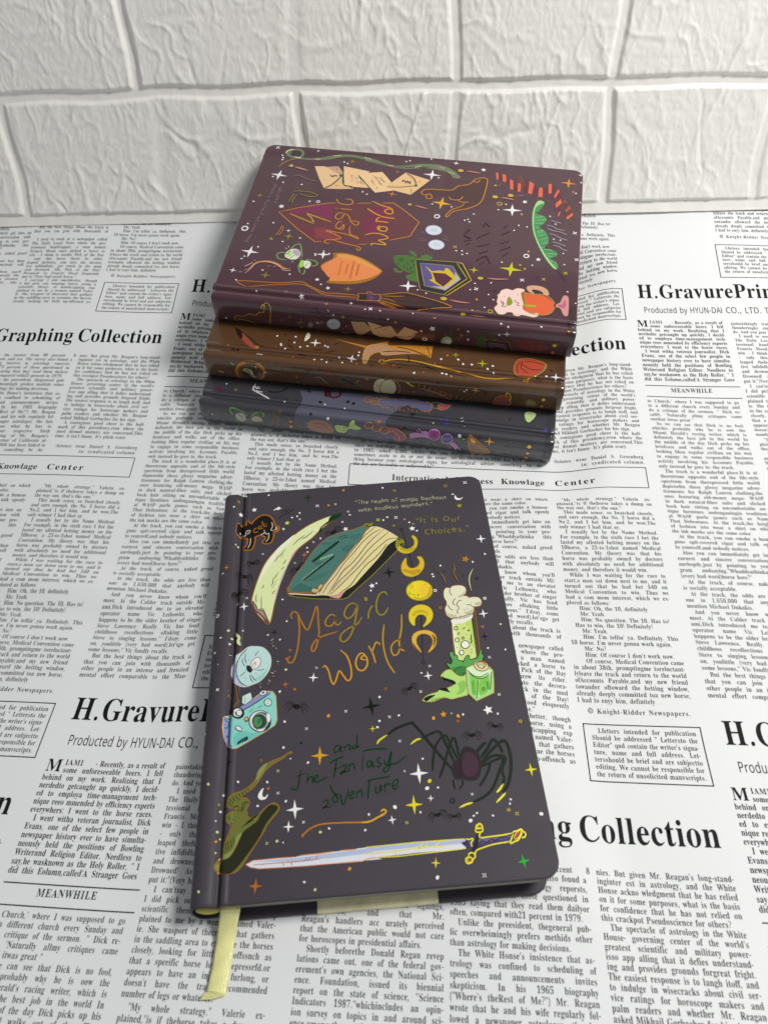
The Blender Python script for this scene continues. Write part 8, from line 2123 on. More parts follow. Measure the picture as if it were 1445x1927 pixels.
[6,290,9,1261,2081,3054],
[6,290,9,1304,1300,3141],
[3,193,9,624,1343,3062],
[3,226,9,659,1227,3077],
[3,226,9,726,1216,3207],
[3,226,9,655,864,3080],
[3,226,9,694,1773,3147],
[3,226,9,641,2171,3023],
[4,226,9,2060,778,3058],
[2,316,14,669,0,1536,3317,1514,3227,1449,3192,1405,3248,1427,3343,1486,3362,1536,3317],
[0,317,15,1536,3317,1514,3227,1449,3192,1405,3248,1427,3343,1486,3362],
[0,318,16,1495,3293,1447,3242,1411,3292,1452,3353],
[2,319,17,539,0,1449,3192,1438,3099,1399,3196,1377,3316],
[2,319,17,549,0,1548,3220,1517,3166],
[2,319,17,675,0,1410,3324,1360,3380,1301,3401],
[0,320,18,1385,3367,1318,3345,1284,3395,1326,3417],
[0,321,19,1126,3202,1090,3144,1010,3126,985,3300,1074,3345],
[2,321,20,832,0,1073,3147,1055,3089,1003,3114],
[2,321,20,813,0,1005,3093,932,3093,910,3145],
[9,322,21,582,0,1018,3173,743,3178,672,3375,758,3411,958,3401,1018,3173],
[1,323,22,1018,3173,743,3178,672,3375,758,3411,958,3401],
[9,324,23,500,0,981,3223,786,3227,716,3366,808,3404,933,3383,981,3223],
[1,325,24,981,3223,786,3227,716,3366,808,3404,933,3383],
[9,324,25,537,0,922,3272,797,3278,759,3352,841,3391,908,3377,922,3272],
[1,326,26,922,3272,797,3278,759,3352,841,3391,908,3377],
[4,327,9,2192,1351,3413],
[4,328,9,1537,1021,3387],
[8,329,9,2718,14,"MAGIC",452,3444,437,3107],
[8,329,9,2709,14,"SHOPS",370,3440,352,3103],
[1,330,27,244,3155,220,3120,185,3146,209,3183],
[1,331,28,243,3278,221,3238,188,3268,209,3311],
[1,332,29,247,3388,224,3363,201,3369,225,3395],
[8,329,9,2387,14,"FANTASY",3459,3405,3398,3058],
[8,329,9,2970,14,"ADVENTURE",3405,3429,3328,3019],
[1,309,30,3246,3206,3229,3188,3216,3202,3233,3220],
[1,333,31,3256,3326,3234,3298,3221,3318,3241,3345]],
[[0,334,1,4016,2489,3924,2521,3801,2658,3694,2763,3705,2792,3834,2727,3939,2633],
[0,335,2,3926,2548,3801,2658,3700,2770,3722,2786,3836,2717,3915,2629],
[2,336,3,774,1,3930,2533,3789,2635,3669,2727,3567,2746],
[0,337,4,3715,2744,3657,2747,3681,2790],
[0,338,5,4016,2489,3930,2533,3894,2648,3952,2612],
[3,339,9,755,4035,2774],
[3,339,9,920,3220,2874],
[3,340,9,1103,3972,2829],
[3,340,9,1036,3917,2824],
[3,340,9,676,3386,2518],
[3,340,9,671,3318,2607],
[3,340,9,770,2765,2870],
[3,340,9,641,2881,3025],
[2,226,6,773,0,3663,2887,3590,2889],
[2,341,7,1139,0,3321,2672,3245,2726],
[2,341,7,1022,0,3175,2797,3070,2808],
[2,341,7,1130,0,2995,2715,2892,2702],
[2,341,7,1126,0,2837,2737,2732,2692],
[2,341,7,1137,0,2772,2601,2704,2571],
[4,226,9,3341,2996,2604],
[4,226,9,3096,2519,2793],
[0,342,8,3119,2451,3081,2479,3085,2545,3132,2594,3133,2507],
[3,226,9,638,3478,2552],
[3,226,9,631,3406,2672],
[3,226,9,630,3398,2693],
[3,226,9,627,3340,2739],
[3,226,9,637,3251,2536],
[3,226,9,632,3248,2630],
[3,226,9,628,3165,2691],
[3,226,9,629,3081,2667],
[3,226,9,628,2869,2635],
[3,226,9,627,2833,2650],
[3,226,9,635,2959,2887],
[3,226,9,732,2874,2869],
[3,226,9,623,2807,2910],
[3,226,9,556,2672,2794],
[3,226,9,633,2621,2891],
[3,226,9,622,2446,2685],
[3,226,9,620,2448,2736],
[4,343,9,2606,3035,3051],
[4,343,9,2594,2268,2889],
[4,344,9,2414,2774,3055],
[3,345,9,743,2447,2887],
[4,346,9,1882,2314,3089],
[1,347,9,2815,2499,2646,2532,2380,2572,2129,2465,2115,2570,2358,2612,2593,2557],
[2,348,10,866,0,2366,2871,2391,2712,2363,2581,2257,2535,2120,2528,2103,2653,2208,2646,2296,2699,2331,2786,2366,2871],
[0,349,11,2366,2871,2391,2712,2363,2581,2257,2535,2120,2528,2103,2653,2208,2646,2296,2699,2331,2786],
[2,350,12,650,0,2187,2788,2154,2817,2083,2801],
[2,350,12,681,0,2194,2813,2174,2767,2109,2779],
[0,351,13,2175,2598,1977,2562,1755,2578,1649,2620,1866,2637,2161,2697],
[1,352,14,2133,2537,1849,2500,1581,2477,1585,2667,1681,2635,1873,2582,2077,2575],
[2,353,15,659,0,2013,2544,1841,2567,1612,2648],
[2,353,15,656,0,2169,2642,2004,2610,1835,2610],
[2,353,15,659,0,1646,2497,1596,2646],
[2,354,16,760,1,2147,2799,2054,2738,1853,2734,1647,2783,1390,2879,1140,2926],
[2,355,17,929,0,2147,2799,2052,2753,1921,2732,1735,2741,1515,2778,1245,2820,1011,2902,814,2911,588,2859],
[2,354,18,699,0,1863,2658,1838,2721,1849,2771],
[4,356,9,3230,975,2671],
[4,357,9,2543,1298,2581],
[2,358,19,736,0,579,2592,508,2539,376,2533,234,2591,255,2691,364,2788,491,2810,594,2756,579,2592],
[0,359,20,579,2592,508,2539,376,2533,234,2591,255,2691,364,2788,491,2810,594,2756],
[2,360,21,644,0,530,2585,567,2666,553,2772],
[2,360,21,644,0,506,2571,517,2681,431,2756],
[2,360,21,644,0,489,2580,374,2576,242,2603],
[2,360,21,642,0,528,2618,402,2688,271,2682],
[2,361,22,641,0,234,2580,255,2691,348,2787],
[2,362,23,829,0,409,2814,473,2913],
[2,362,23,955,0,426,2883,449,2921],
[2,362,23,925,0,490,2893,442,2870],
[7,363,9,2434,320,2856],
[4,226,9,3160,109,2772],
[3,226,9,723,1463,2666],
[3,226,9,717,1096,2704],
[3,226,9,715,849,2694],
[3,226,9,713,906,2747],
[3,226,9,642,832,2795],
[3,226,9,675,219,2770],
[3,226,9,731,1428,2905],
[3,226,9,715,1379,2912],
[3,226,9,670,1756,2940],
[3,226,9,722,1262,2647],
[3,226,9,718,1198,2709],
[3,364,9,1010,2009,2824],
[3,364,9,615,1650,2922],
[3,364,9,647,1527,2740],
[3,365,9,1023,1931,2870],
[3,365,9,851,164,2679],
[3,365,9,843,1469,3037],
[3,365,9,911,897,3119],
[3,366,9,605,1319,2937],
[3,366,9,654,1395,2598],
[2,367,1,1821,0,3577,3177,3616,3262,3686,3345,3761,3366,3835,3352,3903,3331,3926,3240,3919,3156,3883,3084,3822,3034,3748,3010,3672,3013,3610,3044,3576,3101,3577,3177],
[2,368,2,858,0,3605,3182,3638,3253,3696,3319,3761,3343,3832,3357,3877,3304,3898,3234,3893,3164,3862,3103,3811,3060,3748,3039,3684,3042,3632,3069,3604,3118,3605,3182],
[0,369,3,3662,3207,3687,3251,3726,3283,3772,3296,3812,3281,3842,3246,3854,3202,3848,3156,3825,3119,3789,3095,3745,3087,3704,3096,3672,3123,3657,3161],
[0,370,4,3842,3154,3809,3117,3755,3122,3722,3149,3716,3218,3699,3277,3750,3254,3784,3186],
[2,371,5,616,0,3823,3151,3769,3156,3761,3211,3721,3249],
[2,371,5,608,0,3801,3129,3748,3140],
[2,372,6,1041,0,3971,3043,3935,3077],
[2,372,6,1193,0,4158,3209,4094,3235],
[2,372,6,1063,0,3675,3081,3603,3007],
[2,372,6,1177,0,3583,3168,3542,3139],
[2,373,7,865,0,3973,3278,3872,3263],
[4,374,9,2079,3177,3172],
[4,374,9,1942,3180,3284],
[2,375,8,1205,0,2962,3147,2948,3248,2877,3337,2793,3352],
[2,376,9,569,0,2955,3158,2888,3137,2815,3225,2759,3322],
[2,377,10,502,0,2654,3149,2595,3095,2533,3155,2438,3189,2490,3237,2567,3185,2654,3149],
[0,378,11,2654,3149,2595,3095,2533,3155,2438,3189,2490,3237,2567,3185],
[2,377,12,529,0,2471,3195,2411,3114,2422,3187,2360,3243],
[0,379,13,2055,3192,2065,3267,2094,3349,2130,3359,2172,3379,2208,3354,2231,3301,2236,3221,2225,3151,2199,3098,2163,3068,2124,3062,2088,3083,2063,3128],
[2,380,14,730,0,2204,3164,2189,3201],
[2,380,14,722,0,2179,3161,2167,3192],
[2,381,15,472,0,2075,3078,2043,3152,2062,3292],
[0,379,16,1961,3189,1972,3263,2001,3336,2040,3372,2082,3367,2120,3345,2145,3298,2152,3220,2141,3151,2114,3098,2077,3068,2035,3062,1997,3082,1971,3126],
[2,381,17,630,0,1914,3195,1927,3276,1964,3360,2013,3381,2068,3383,2117,3359,2151,3325,2159,3235,2145,3160,2111,3102,2062,3069,2009,3061,1960,3082,1926,3128,1914,3195],
[0,382,18,1847,3074,1813,3069,1787,3100,1745,3118,1761,3145,1804,3114],
[2,383,19,1679,1,1702,3148,1567,3179,1414,3236,1275,3346,1123,3366,971,3381],
[2,384,20,591,0,1694,3142,1675,3069],
[2,385,21,625,0,1677,3169,1642,3235],
[2,384,22,617,0,1630,3162,1611,3087],
[2,385,23,627,0,1612,3192,1577,3257],
[2,384,24,626,0,1565,3184,1547,3106],
[2,385,25,631,0,1548,3214,1512,3279],
[2,384,26,627,0,1501,3206,1483,3125],
[2,385,27,666,0,1483,3237,1447,3305],
[2,384,28,656,0,1436,3228,1418,3145],
[2,385,29,676,0,1418,3262,1382,3342],
[2,384,30,667,0,1371,3253,1354,3165],
[2,385,31,728,0,1353,3288,1318,3350],
[2,384,32,717,0,1306,3278,1289,3187],
[2,385,33,764,0,1288,3318,1253,3358],
[2,384,34,902,0,1241,3307,1224,3209],
[2,385,35,478,0,1223,3353,1189,3366],
[2,384,36,490,0,1176,3329,1159,3232],
[2,385,37,477,0,1158,3369,1125,3374],
[2,384,38,493,0,1112,3345,1094,3256],
[2,385,39,493,0,1095,3360,1060,3407],
[2,384,40,475,0,1047,3362,1028,3282],
[2,385,41,496,0,1031,3376,996,3415],
[4,386,9,2628,1017,3095],
[3,226,9,610,1148,3132],
[3,226,9,608,1122,3101],
[3,387,9,609,1200,3108],
[3,387,9,697,1751,3237],
[2,388,42,770,0,786,3241,739,3146,641,3136,588,3235,602,3361,702,3392,770,3363,786,3241],
[0,389,43,786,3241,739,3146,641,3136,588,3235,602,3361,702,3392,770,3363],
[2,390,44,621,0,765,3209,768,3372],
[2,390,44,611,0,737,3163,727,3389],
[2,390,44,583,0,690,3144,659,3397],
[2,390,44,606,0,638,3161,611,3349],
[2,391,45,777,0,657,3139,649,3078,601,3130,598,3222],
[2,392,46,883,0,852,3254,788,3309],
[2,392,46,673,0,837,3333,769,3340],
[2,392,46,628,0,802,3380,770,3362],
[8,329,9,2722,14,"MAGIC",452,3405,438,3085],
[8,329,9,2712,14,"SHOPS",378,3404,357,3086],
[1,393,47,249,3137,224,3098,189,3127,213,3166],
[1,394,48,248,3262,227,3220,194,3251,215,3298],
[1,395,49,250,3378,226,3340,201,3351,225,3384],
[8,329,9,3016,14,"FANTASY",3414,3380,3349,3039],
[8,329,9,2221,14,"ADVENTURE",3343,3382,3268,3008]],
[[1,396,1,2039,2507,3123,2593,3064,2710,3064,2790,3091,2877,3114,3014,3127,3081,1971,3326],
[1,396,2,2195,2590,1825,2645,1883,2718,1957,2790,1994,2907,2067,2991,2134,3066],
[0,397,3,3300,2692,3204,2678,3148,2783,3180,2787,3241,2736],
[4,398,9,3715,4105,2727],
[4,399,9,1633,3906,2702],
[3,226,9,524,4043,2626],
[3,226,9,593,4167,3142],
[2,400,4,1045,0,3709,2662,3596,2715,3464,2778],
[2,400,4,1044,0,3673,2674,3568,2690],
[2,400,4,1046,0,3694,2656,3696,2614,3637,2647],
[2,400,4,1053,0,3690,2570,3689,2608],
[2,400,4,1049,0,3647,2606,3613,2644],
[2,128,5,1041,0,3506,2670,3407,2666,3331,2634,3277,2573],
[2,128,6,1135,0,3040,2591,2971,2602],
[2,128,6,1140,0,3026,2536,3004,2617],
[2,128,6,1138,0,3054,2562,2998,2553],
[0,401,7,2808,2630,2816,2548,2767,2540,2733,2630,2771,2646],
[2,402,8,1421,0,2755,2518,2733,2630,2665,2640,2617,2592,2622,2519],
[2,403,9,758,0,2796,2524,2769,2614],
[3,404,9,1093,2837,2738],
[3,404,9,1092,2504,2685],
[3,404,9,1089,2432,2699],
[3,404,9,966,2913,2954],
[3,226,9,532,2772,2766],
[3,226,9,490,2526,2787],
[3,226,9,510,3271,2793],
[3,226,9,582,4169,2175],
[3,405,9,951,2701,2986],
[2,406,10,560,0,2208,2604,2210,2625,2222,2642,2241,2654,2263,2657,2285,2652,2302,2638,2311,2619,2309,2599,2298,2581,2278,2569,2256,2566,2234,2572,2217,2585,2208,2604],
[0,407,11,2239,2609,2240,2617,2244,2625,2252,2630,2261,2631,2270,2629,2277,2623,2280,2615,2279,2606,2275,2598,2267,2593,2258,2592,2249,2595,2243,2601],
[2,406,12,559,0,2120,2622,2122,2644,2135,2663,2155,2675,2179,2679,2202,2673,2220,2658,2229,2638,2227,2617,2215,2598,2195,2585,2170,2582,2147,2588,2129,2602,2120,2622],
[0,407,13,2153,2627,2154,2636,2158,2644,2167,2649,2176,2651,2185,2648,2193,2642,2196,2633,2196,2624,2191,2616,2183,2611,2173,2609,2164,2612,2157,2618],
[2,406,14,557,0,2014,2637,2016,2661,2030,2682,2052,2696,2079,2700,2105,2693,2125,2677,2135,2655,2132,2631,2119,2610,2096,2596,2069,2592,2043,2599,2023,2615,2014,2637],
[0,407,15,2050,2643,2051,2653,2056,2662,2065,2668,2076,2669,2086,2666,2094,2659,2098,2650,2098,2639,2092,2631,2083,2625,2072,2623,2062,2626,2054,2633],
[2,406,16,541,0,2153,3003,2158,3021,2171,3039,2190,3050,2212,3054,2231,3048,2245,3035,2250,3017,2245,2999,2233,2984,2214,2975,2193,2973,2173,2977,2159,2988,2153,3003],
[0,407,17,2182,3007,2184,3015,2189,3022,2197,3027,2206,3028,2213,3026,2219,3020,2221,3012,2219,3005,2214,2998,2206,2994,2198,2993,2190,2995,2184,3000],
[2,406,18,567,0,2050,3027,2055,3050,2070,3072,2092,3086,2117,3090,2139,3083,2154,3067,2159,3045,2154,3022,2139,3004,2118,2993,2094,2989,2071,2995,2055,3007,2050,3027],
[0,407,19,2082,3033,2084,3042,2090,3051,2099,3057,2109,3058,2118,3055,2124,3048,2126,3039,2124,3030,2118,3021,2109,3016,2100,3014,2091,3017,2085,3024],
[2,406,20,582,0,1949,3043,1955,3069,1971,3092,1994,3108,2020,3113,2043,3105,2060,3087,2065,3062,2060,3038,2044,3017,2021,3004,1996,3001,1972,3006,1956,3021,1949,3043],
[0,407,21,1984,3049,1986,3060,1993,3070,2002,3076,2012,3078,2022,3075,2028,3067,2030,3056,2028,3046,2022,3037,2013,3031,2003,3029,1993,3032,1987,3039],
[2,406,22,557,0,1966,2622,1969,2655,1989,2685,2020,2704,2057,2709,2093,2700,2120,2678,2134,2647,2131,2613,2112,2584,2080,2565,2043,2559,2007,2568,1979,2591,1966,2622],
[0,407,23,2016,2629,2018,2644,2025,2656,2038,2664,2053,2666,2067,2662,2078,2653,2084,2639,2082,2625,2075,2613,2062,2604,2047,2602,2033,2606,2022,2616],
[2,406,24,557,0,1865,2607,1868,2634,1884,2657,1909,2673,1938,2677,1967,2670,1989,2652,2000,2627,1997,2600,1981,2577,1956,2561,1926,2557,1897,2564,1876,2582,1865,2607],
[0,407,25,1906,2613,1906,2625,1913,2634,1923,2641,1935,2643,1946,2639,1955,2632,1959,2621,1958,2610,1952,2600,1942,2593,1930,2591,1919,2595,1910,2602],
[2,406,26,557,0,1769,2582,1772,2608,1787,2630,1811,2644,1839,2649,1866,2642,1887,2625,1897,2601,1894,2576,1880,2553,1856,2538,1827,2534,1800,2541,1779,2559,1769,2582],
[0,407,27,1808,2588,1809,2599,1815,2608,1824,2614,1835,2616,1846,2613,1855,2605,1859,2595,1858,2584,1852,2575,1842,2569,1831,2567,1820,2570,1812,2578],
[2,406,28,556,0,1625,2583,1629,2611,1645,2635,1672,2651,1703,2656,1733,2648,1755,2629,1766,2603,1763,2575,1747,2551,1720,2534,1689,2530,1659,2538,1636,2557,1625,2583],
[0,407,29,1668,2589,1669,2601,1675,2611,1686,2618,1699,2620,1711,2617,1720,2608,1724,2597,1723,2585,1716,2575,1706,2568,1693,2566,1681,2570,1672,2578],
[2,406,30,554,0,1475,2614,1479,2646,1498,2674,1528,2692,1563,2698,1597,2689,1623,2668,1635,2638,1631,2606,1612,2578,1582,2559,1546,2554,1512,2563,1486,2585,1475,2614],
[0,407,31,1523,2621,1524,2635,1532,2647,1544,2655,1558,2657,1572,2653,1582,2644,1587,2631,1585,2617,1578,2605,1566,2598,1552,2595,1538,2599,1528,2609],
[0,408,32,2124,2602,1991,2571,1807,2538,1546,2560,1469,2635,1580,2694,1775,2637,2073,2703],
[2,406,33,601,0,2073,2707,2060,2744],
[3,406,9,436,2067,2637],
[2,406,34,600,0,2020,2714,2008,2751],
[3,406,9,435,2019,2634],
[2,406,35,599,0,1967,2724,1955,2760],
[3,406,9,435,1971,2634],
[2,406,36,600,0,1921,2693,1908,2730],
[3,406,9,435,1923,2631],
[2,406,37,599,0,1868,2703,1856,2739],
[3,406,9,435,1875,2630],
[2,406,38,598,0,1816,2712,1803,2749],
[3,406,9,434,1828,2628],
[2,406,39,599,0,1769,2681,1757,2718],
[3,406,9,434,1780,2627],
[2,406,40,598,0,1716,2691,1704,2728],
[3,406,9,434,1733,2624],
[2,406,41,597,0,1664,2698,1652,2735],
[3,406,9,433,1685,2624],
[2,406,42,598,0,1617,2670,1605,2707],
[3,406,9,433,1637,2621],
[2,406,43,597,0,1565,2679,1553,2716],
[3,406,9,433,1590,2621],
[2,406,44,597,0,1513,2687,1501,2723],
[3,406,9,433,1542,2618],
[2,409,45,555,0,1410,2562,1325,2560,1265,2566,1324,2635,1399,2646,1410,2562],
[0,410,46,1410,2562,1325,2560,1265,2566,1324,2635,1399,2646],
[2,411,47,554,0,1357,2575,1362,2597,1381,2616,1410,2629,1443,2634,1474,2630,1497,2617,1507,2598,1503,2576,1484,2557,1455,2543,1421,2539,1390,2543,1367,2556,1357,2575],
[3,412,9,1483,1698,2763],
[3,412,9,670,1767,2985],
[3,412,9,708,541,2659],
[3,412,9,661,867,2996],
[4,413,9,3499,1281,2817],
[3,413,9,645,1353,2787],
[2,414,48,636,0,1126,2744,1095,2725],
[2,414,48,579,0,1114,2783,1082,2765],
[2,414,48,754,0,1076,2868,1056,2870],
[3,226,9,600,1440,2867],
[2,415,49,456,0,373,2558,333,2521,249,2530,246,2582,307,2675,349,2661,373,2558],
[0,416,50,373,2558,333,2521,249,2530,246,2582,307,2675,349,2661],
[2,417,51,547,0,378,2559,375,2643,356,2683],
[4,418,9,2716,112,2767],
[2,419,1,1262,0,3706,3092,3764,3039,3834,3004,3889,2993,3918,3010,3916,3063,3896,3112],
[2,419,1,1257,0,3660,3091,3616,3040,3558,3014,3512,3012,3501,3046,3520,3087],
[2,419,1,1165,0,3919,3016,3928,3052],
[0,420,2,3870,3121,3833,3068,3776,3059,3737,3111,3750,3186,3805,3226,3858,3208],
[0,421,3,3872,3136,3845,3190,3804,3221,3852,3226,3894,3200],
[0,422,4,3672,3142,3622,3085,3557,3087,3530,3158,3599,3179,3654,3174],
[0,421,5,3670,3155,3618,3183,3552,3177,3603,3200,3666,3188],
[2,423,6,572,0,3827,3087,3788,3134,3789,3194],
[2,423,6,562,0,3805,3070,3759,3129],
[2,424,7,860,0,3740,3126,3696,3146,3665,3126],
[2,424,7,891,0,3904,3155,3884,3198],
[4,425,9,2073,3167,3100],
[4,426,9,1786,3173,3193],
[2,427,8,511,0,2946,3085,2885,3037,2754,3032,2675,3097,2654,3214,2771,3255,2901,3222,2953,3162,2946,3085],
[0,428,9,2946,3085,2885,3037,2754,3032,2675,3097,2654,3214,2771,3255,2901,3222,2953,3162],
[2,258,10,667,0,2888,3087,2773,3079,2712,3155],
[2,258,10,692,0,2860,3144,2778,3155],
[2,429,11,804,0,2617,3076,2526,3061,2453,3071,2436,3005,2382,2964,2363,3024,2291,3066,2349,3112,2447,3105,2501,3195,2599,3187,2617,3076],
[0,430,12,2617,3076,2526,3061,2453,3071,2436,3005,2382,2964,2363,3024,2291,3066,2349,3112,2447,3105,2501,3195,2599,3187],
[2,431,13,601,0,2454,3078,2528,3096],
[2,431,13,601,0,2445,3070,2379,3016],
[2,431,13,625,0,2462,3096,2515,3156],
[2,429,14,760,0,2619,3011,2609,3075],
[2,429,14,686,0,2429,2977,2420,3012],
[3,432,9,970,2084,2949],
[0,433,15,1998,3021,1863,3002,1759,3075,1749,3180,1844,3249,1929,3159],
[0,408,16,2032,3049,1946,3083,1912,3185,2033,3211],
[2,434,17,564,0,1998,3010,1880,3014,1776,3078,1749,3180],
[2,434,17,567,0,1930,3033,1844,3116,1826,3234],
[0,435,18,1690,3140,1700,3065,1642,3032,1575,3032,1527,2995,1475,3017,1470,3098,1538,3098,1622,3114],
[2,435,19,847,0,1604,2977,1551,3017],
[2,435,19,863,0,1577,2998,1526,3014],
[2,435,19,870,0,1628,2999,1592,3024],
[2,435,19,1043,0,1690,3127,1639,3131],
[0,436,20,1340,3024,1345,3063,1362,3098,1389,3123,1421,3129,1450,3115,1471,3085,1480,3046,1475,3009,1458,2982,1432,2967,1401,2963,1372,2972,1350,2992],
[2,435,21,655,0,1340,3024,1345,3063,1362,3098,1389,3123,1421,3129,1450,3115,1471,3085,1480,3046,1475,3009,1458,2982,1432,2967,1401,2963,1372,2972,1350,2992,1340,3024],
[0,437,22,1386,3040,1388,3052,1393,3064,1403,3071,1413,3073,1423,3069,1430,3060,1433,3048,1431,3036,1425,3026,1416,3019,1406,3017,1396,3021,1389,3029],
[0,438,23,1187,3061,1191,3098,1207,3133,1233,3156,1262,3161,1290,3149,1311,3121,1319,3084,1315,3047,1299,3018,1273,3001,1244,2998,1216,3006,1196,3028],
[2,435,24,687,0,1187,3061,1191,3098,1207,3133,1233,3156,1262,3161,1290,3149,1311,3121,1319,3084,1315,3047,1299,3018,1273,3001,1244,2998,1216,3006,1196,3028,1187,3061],
[2,439,25,542,0,1258,3005,1248,3150],
[2,439,25,592,0,1303,3081,1203,3064],
[2,439,25,561,0,1289,3032,1216,3117],
[2,439,25,622,0,1283,3130,1223,3021],
[0,435,26,1223,3145,1165,3120,1110,3195,1071,3268,1125,3229,1130,3284,1177,3209],
[3,226,9,1130,1108,3006],
[3,440,9,611,1055,3052],
[4,441,9,3102,752,3037],
[2,388,27,732,0,1000,3008,960,2993,850,3087,726,3234,848,3305,951,3293,1000,3008],
[0,442,28,1000,3008,960,2993,850,3087,726,3234,848,3305,951,3293],
[0,362,29,974,3014,920,3050,909,3085,959,3082],
[2,443,30,515,0,973,3110,879,3132,769,3227],
[8,329,9,2720,14,"MAGIC",502,3360,493,2996],
[8,329,9,3093,14,"SHOPS",436,3352,411,3000],
[1,444,31,312,3046,286,3010,251,3036,276,3074],
[1,394,32,310,3162,288,3123,256,3151,278,3193],
[1,445,33,311,3260,292,3218,263,3248,281,3295],
[1,446,34,309,3332,288,3300,262,3328,285,3347],
[8,329,9,4029,14,"FANTASY",3376,3189,3332,2989],
[8,329,9,4050,14,"ADVENTURE",3328,3211,3272,2944],
[1,447,35,3193,3099,3168,3072,3148,3091,3173,3120],
[1,426,36,3196,3202,3167,3165,3146,3192,3175,3228]]]
def art_mat(name, metal, rough, coat, spec=.4):
    m = mat(name, (.5, .5, .5), rough=rough, spec=spec, metal=metal, coat=coat, coat_rough=.16)
    a = m.node_tree.nodes.new('ShaderNodeAttribute'); a.attribute_name = 'ink'
    m.node_tree.links.new(a.outputs['Color'], m.node_tree.nodes['Principled BSDF'].inputs['Base Color'])
    return m
def catmull(P, closed, n=4):
    P = np.asarray(P, float)
    if len(P) < 3: return P
    if closed: Q = np.concatenate([P[-1:], P, P[:2]])
    else: Q = np.concatenate([2*P[:1]-P[1:2], P, 2*P[-1:]-P[-2:-1]])
    out = []
    for i in range(1, len(Q)-2):
        a, b, c, d = Q[i-1:i+3]
        for t in np.arange(n)/n:
            out.append(.5*(2*b+(c-a)*t+(2*a-5*b+4*c-d)*t*t+(3*b-3*c+d-a)*t**3))
    if not closed: out.append(P[-1])
    return np.array(out)
def clip_half(P, q0, keep_less):
    out = []; n = len(P)
    for i in range(n):
        a, b = P[i], P[(i+1) % n]
        ia, ib = (a[1] <= q0) == keep_less, (b[1] <= q0) == keep_less
        if ia: out.append(a)
        if ia != ib:
            t = (q0-a[1])/(b[1]-a[1]); out.append(a+(b-a)*t)
    return np.array(out) if out else np.zeros((0, 2))
class Press:
    def __init__(s, sf, L): s.sf = sf; s.L = L; s.b = {0: [[], [], [], 0], 1: [[], [], [], 0]}
    def put(s, V3, T, inkno):
        f = INKS[inkno]; b = s.b[f[0]]
        b[0].append(V3); b[1].append(np.asarray(T, np.int32)+b[3]); b[2].append(np.tile([f[1], f[2], f[3], 1.], (len(V3), 1))); b[3] += len(V3)
    def area(s, P, inkno, lay):
        P = np.array(P, float); P[:, 0] = np.clip(P[:, 0], .0007, s.L-.0007)
        qmin, qmax = P[:, 1].min(), P[:, 1].max(); K = s.sf.q
        if qmax <= .0006: return
        P[:, 1] = np.maximum(P[:, 1], .0007)
        lift = .00003+lay*.000007
        cuts = [q for q in K if qmin < q < qmax]
        rest = P
        for q in cuts+[None]:
            part = rest if q is None else clip_half(rest, q, True)
            if q is not None: rest = clip_half(rest, q, False)
            if len(part) < 3: continue
            d = np.linalg.norm(part-np.roll(part, 1, 0), axis=1); part = part[d > 1e-7]
            if len(part) < 3: continue
            try: T = tessellate_polygon([[Vector((a, b, 0)) for a, b in part]])
            except Exception: continue
            if T: s.put(s.sf.at(part[:, 0], part[:, 1], lift), T, inkno)
    def ribbon(s, C, wd, taper, inkno, lay, closed=False):
        C = np.asarray(C, float); C = C[np.concatenate([[True], np.linalg.norm(np.diff(C, axis=0), axis=1) > 1e-6])]
        if len(C) < 2: return
        d = np.gradient(C, axis=0); d /= np.maximum(np.linalg.norm(d, axis=1, keepdims=True), 1e-9)
        n = np.stack([-d[:, 1], d[:, 0]], 1); m = len(C); t = np.linspace(0, 1, m)
        h = wd/2*(np.minimum(1, .25+1.6*np.minimum(t, 1-t)*2) if taper else np.minimum(1, .55+6*np.minimum(t, 1-t)))
        A_, B_ = C+n*h[:, None], C-n*h[:, None]
        P = np.empty((2*m, 2)); P[0::2] = A_; P[1::2] = B_
        P[:, 0] = np.clip(P[:, 0], .0007, s.L-.0007); P[:, 1] = np.maximum(P[:, 1], .0007)
        T = [(2*i, 2*i+1, 2*i+2) for i in range(m-1)]+[(2*i+1, 2*i+3, 2*i+2) for i in range(m-1)]
        s.put(s.sf.at(P[:, 0], P[:, 1], .00003+lay*.000007), T, inkno)
    def star(s, c, r, k, inner, inkno, lay, rot=0., asp=1.):
        a = np.arange(2*k)*math.pi/k+rot; rr = np.where(np.arange(2*k) % 2 == 0, r, r*inner)
        if k == 4: rr = rr*np.where(np.arange(8) % 4 == 0, 1.1, 1)
        P = np.stack([c[0]+rr*np.cos(a), c[1]+rr*np.sin(a)*asp], 1)
        s.area(P, inkno, lay)
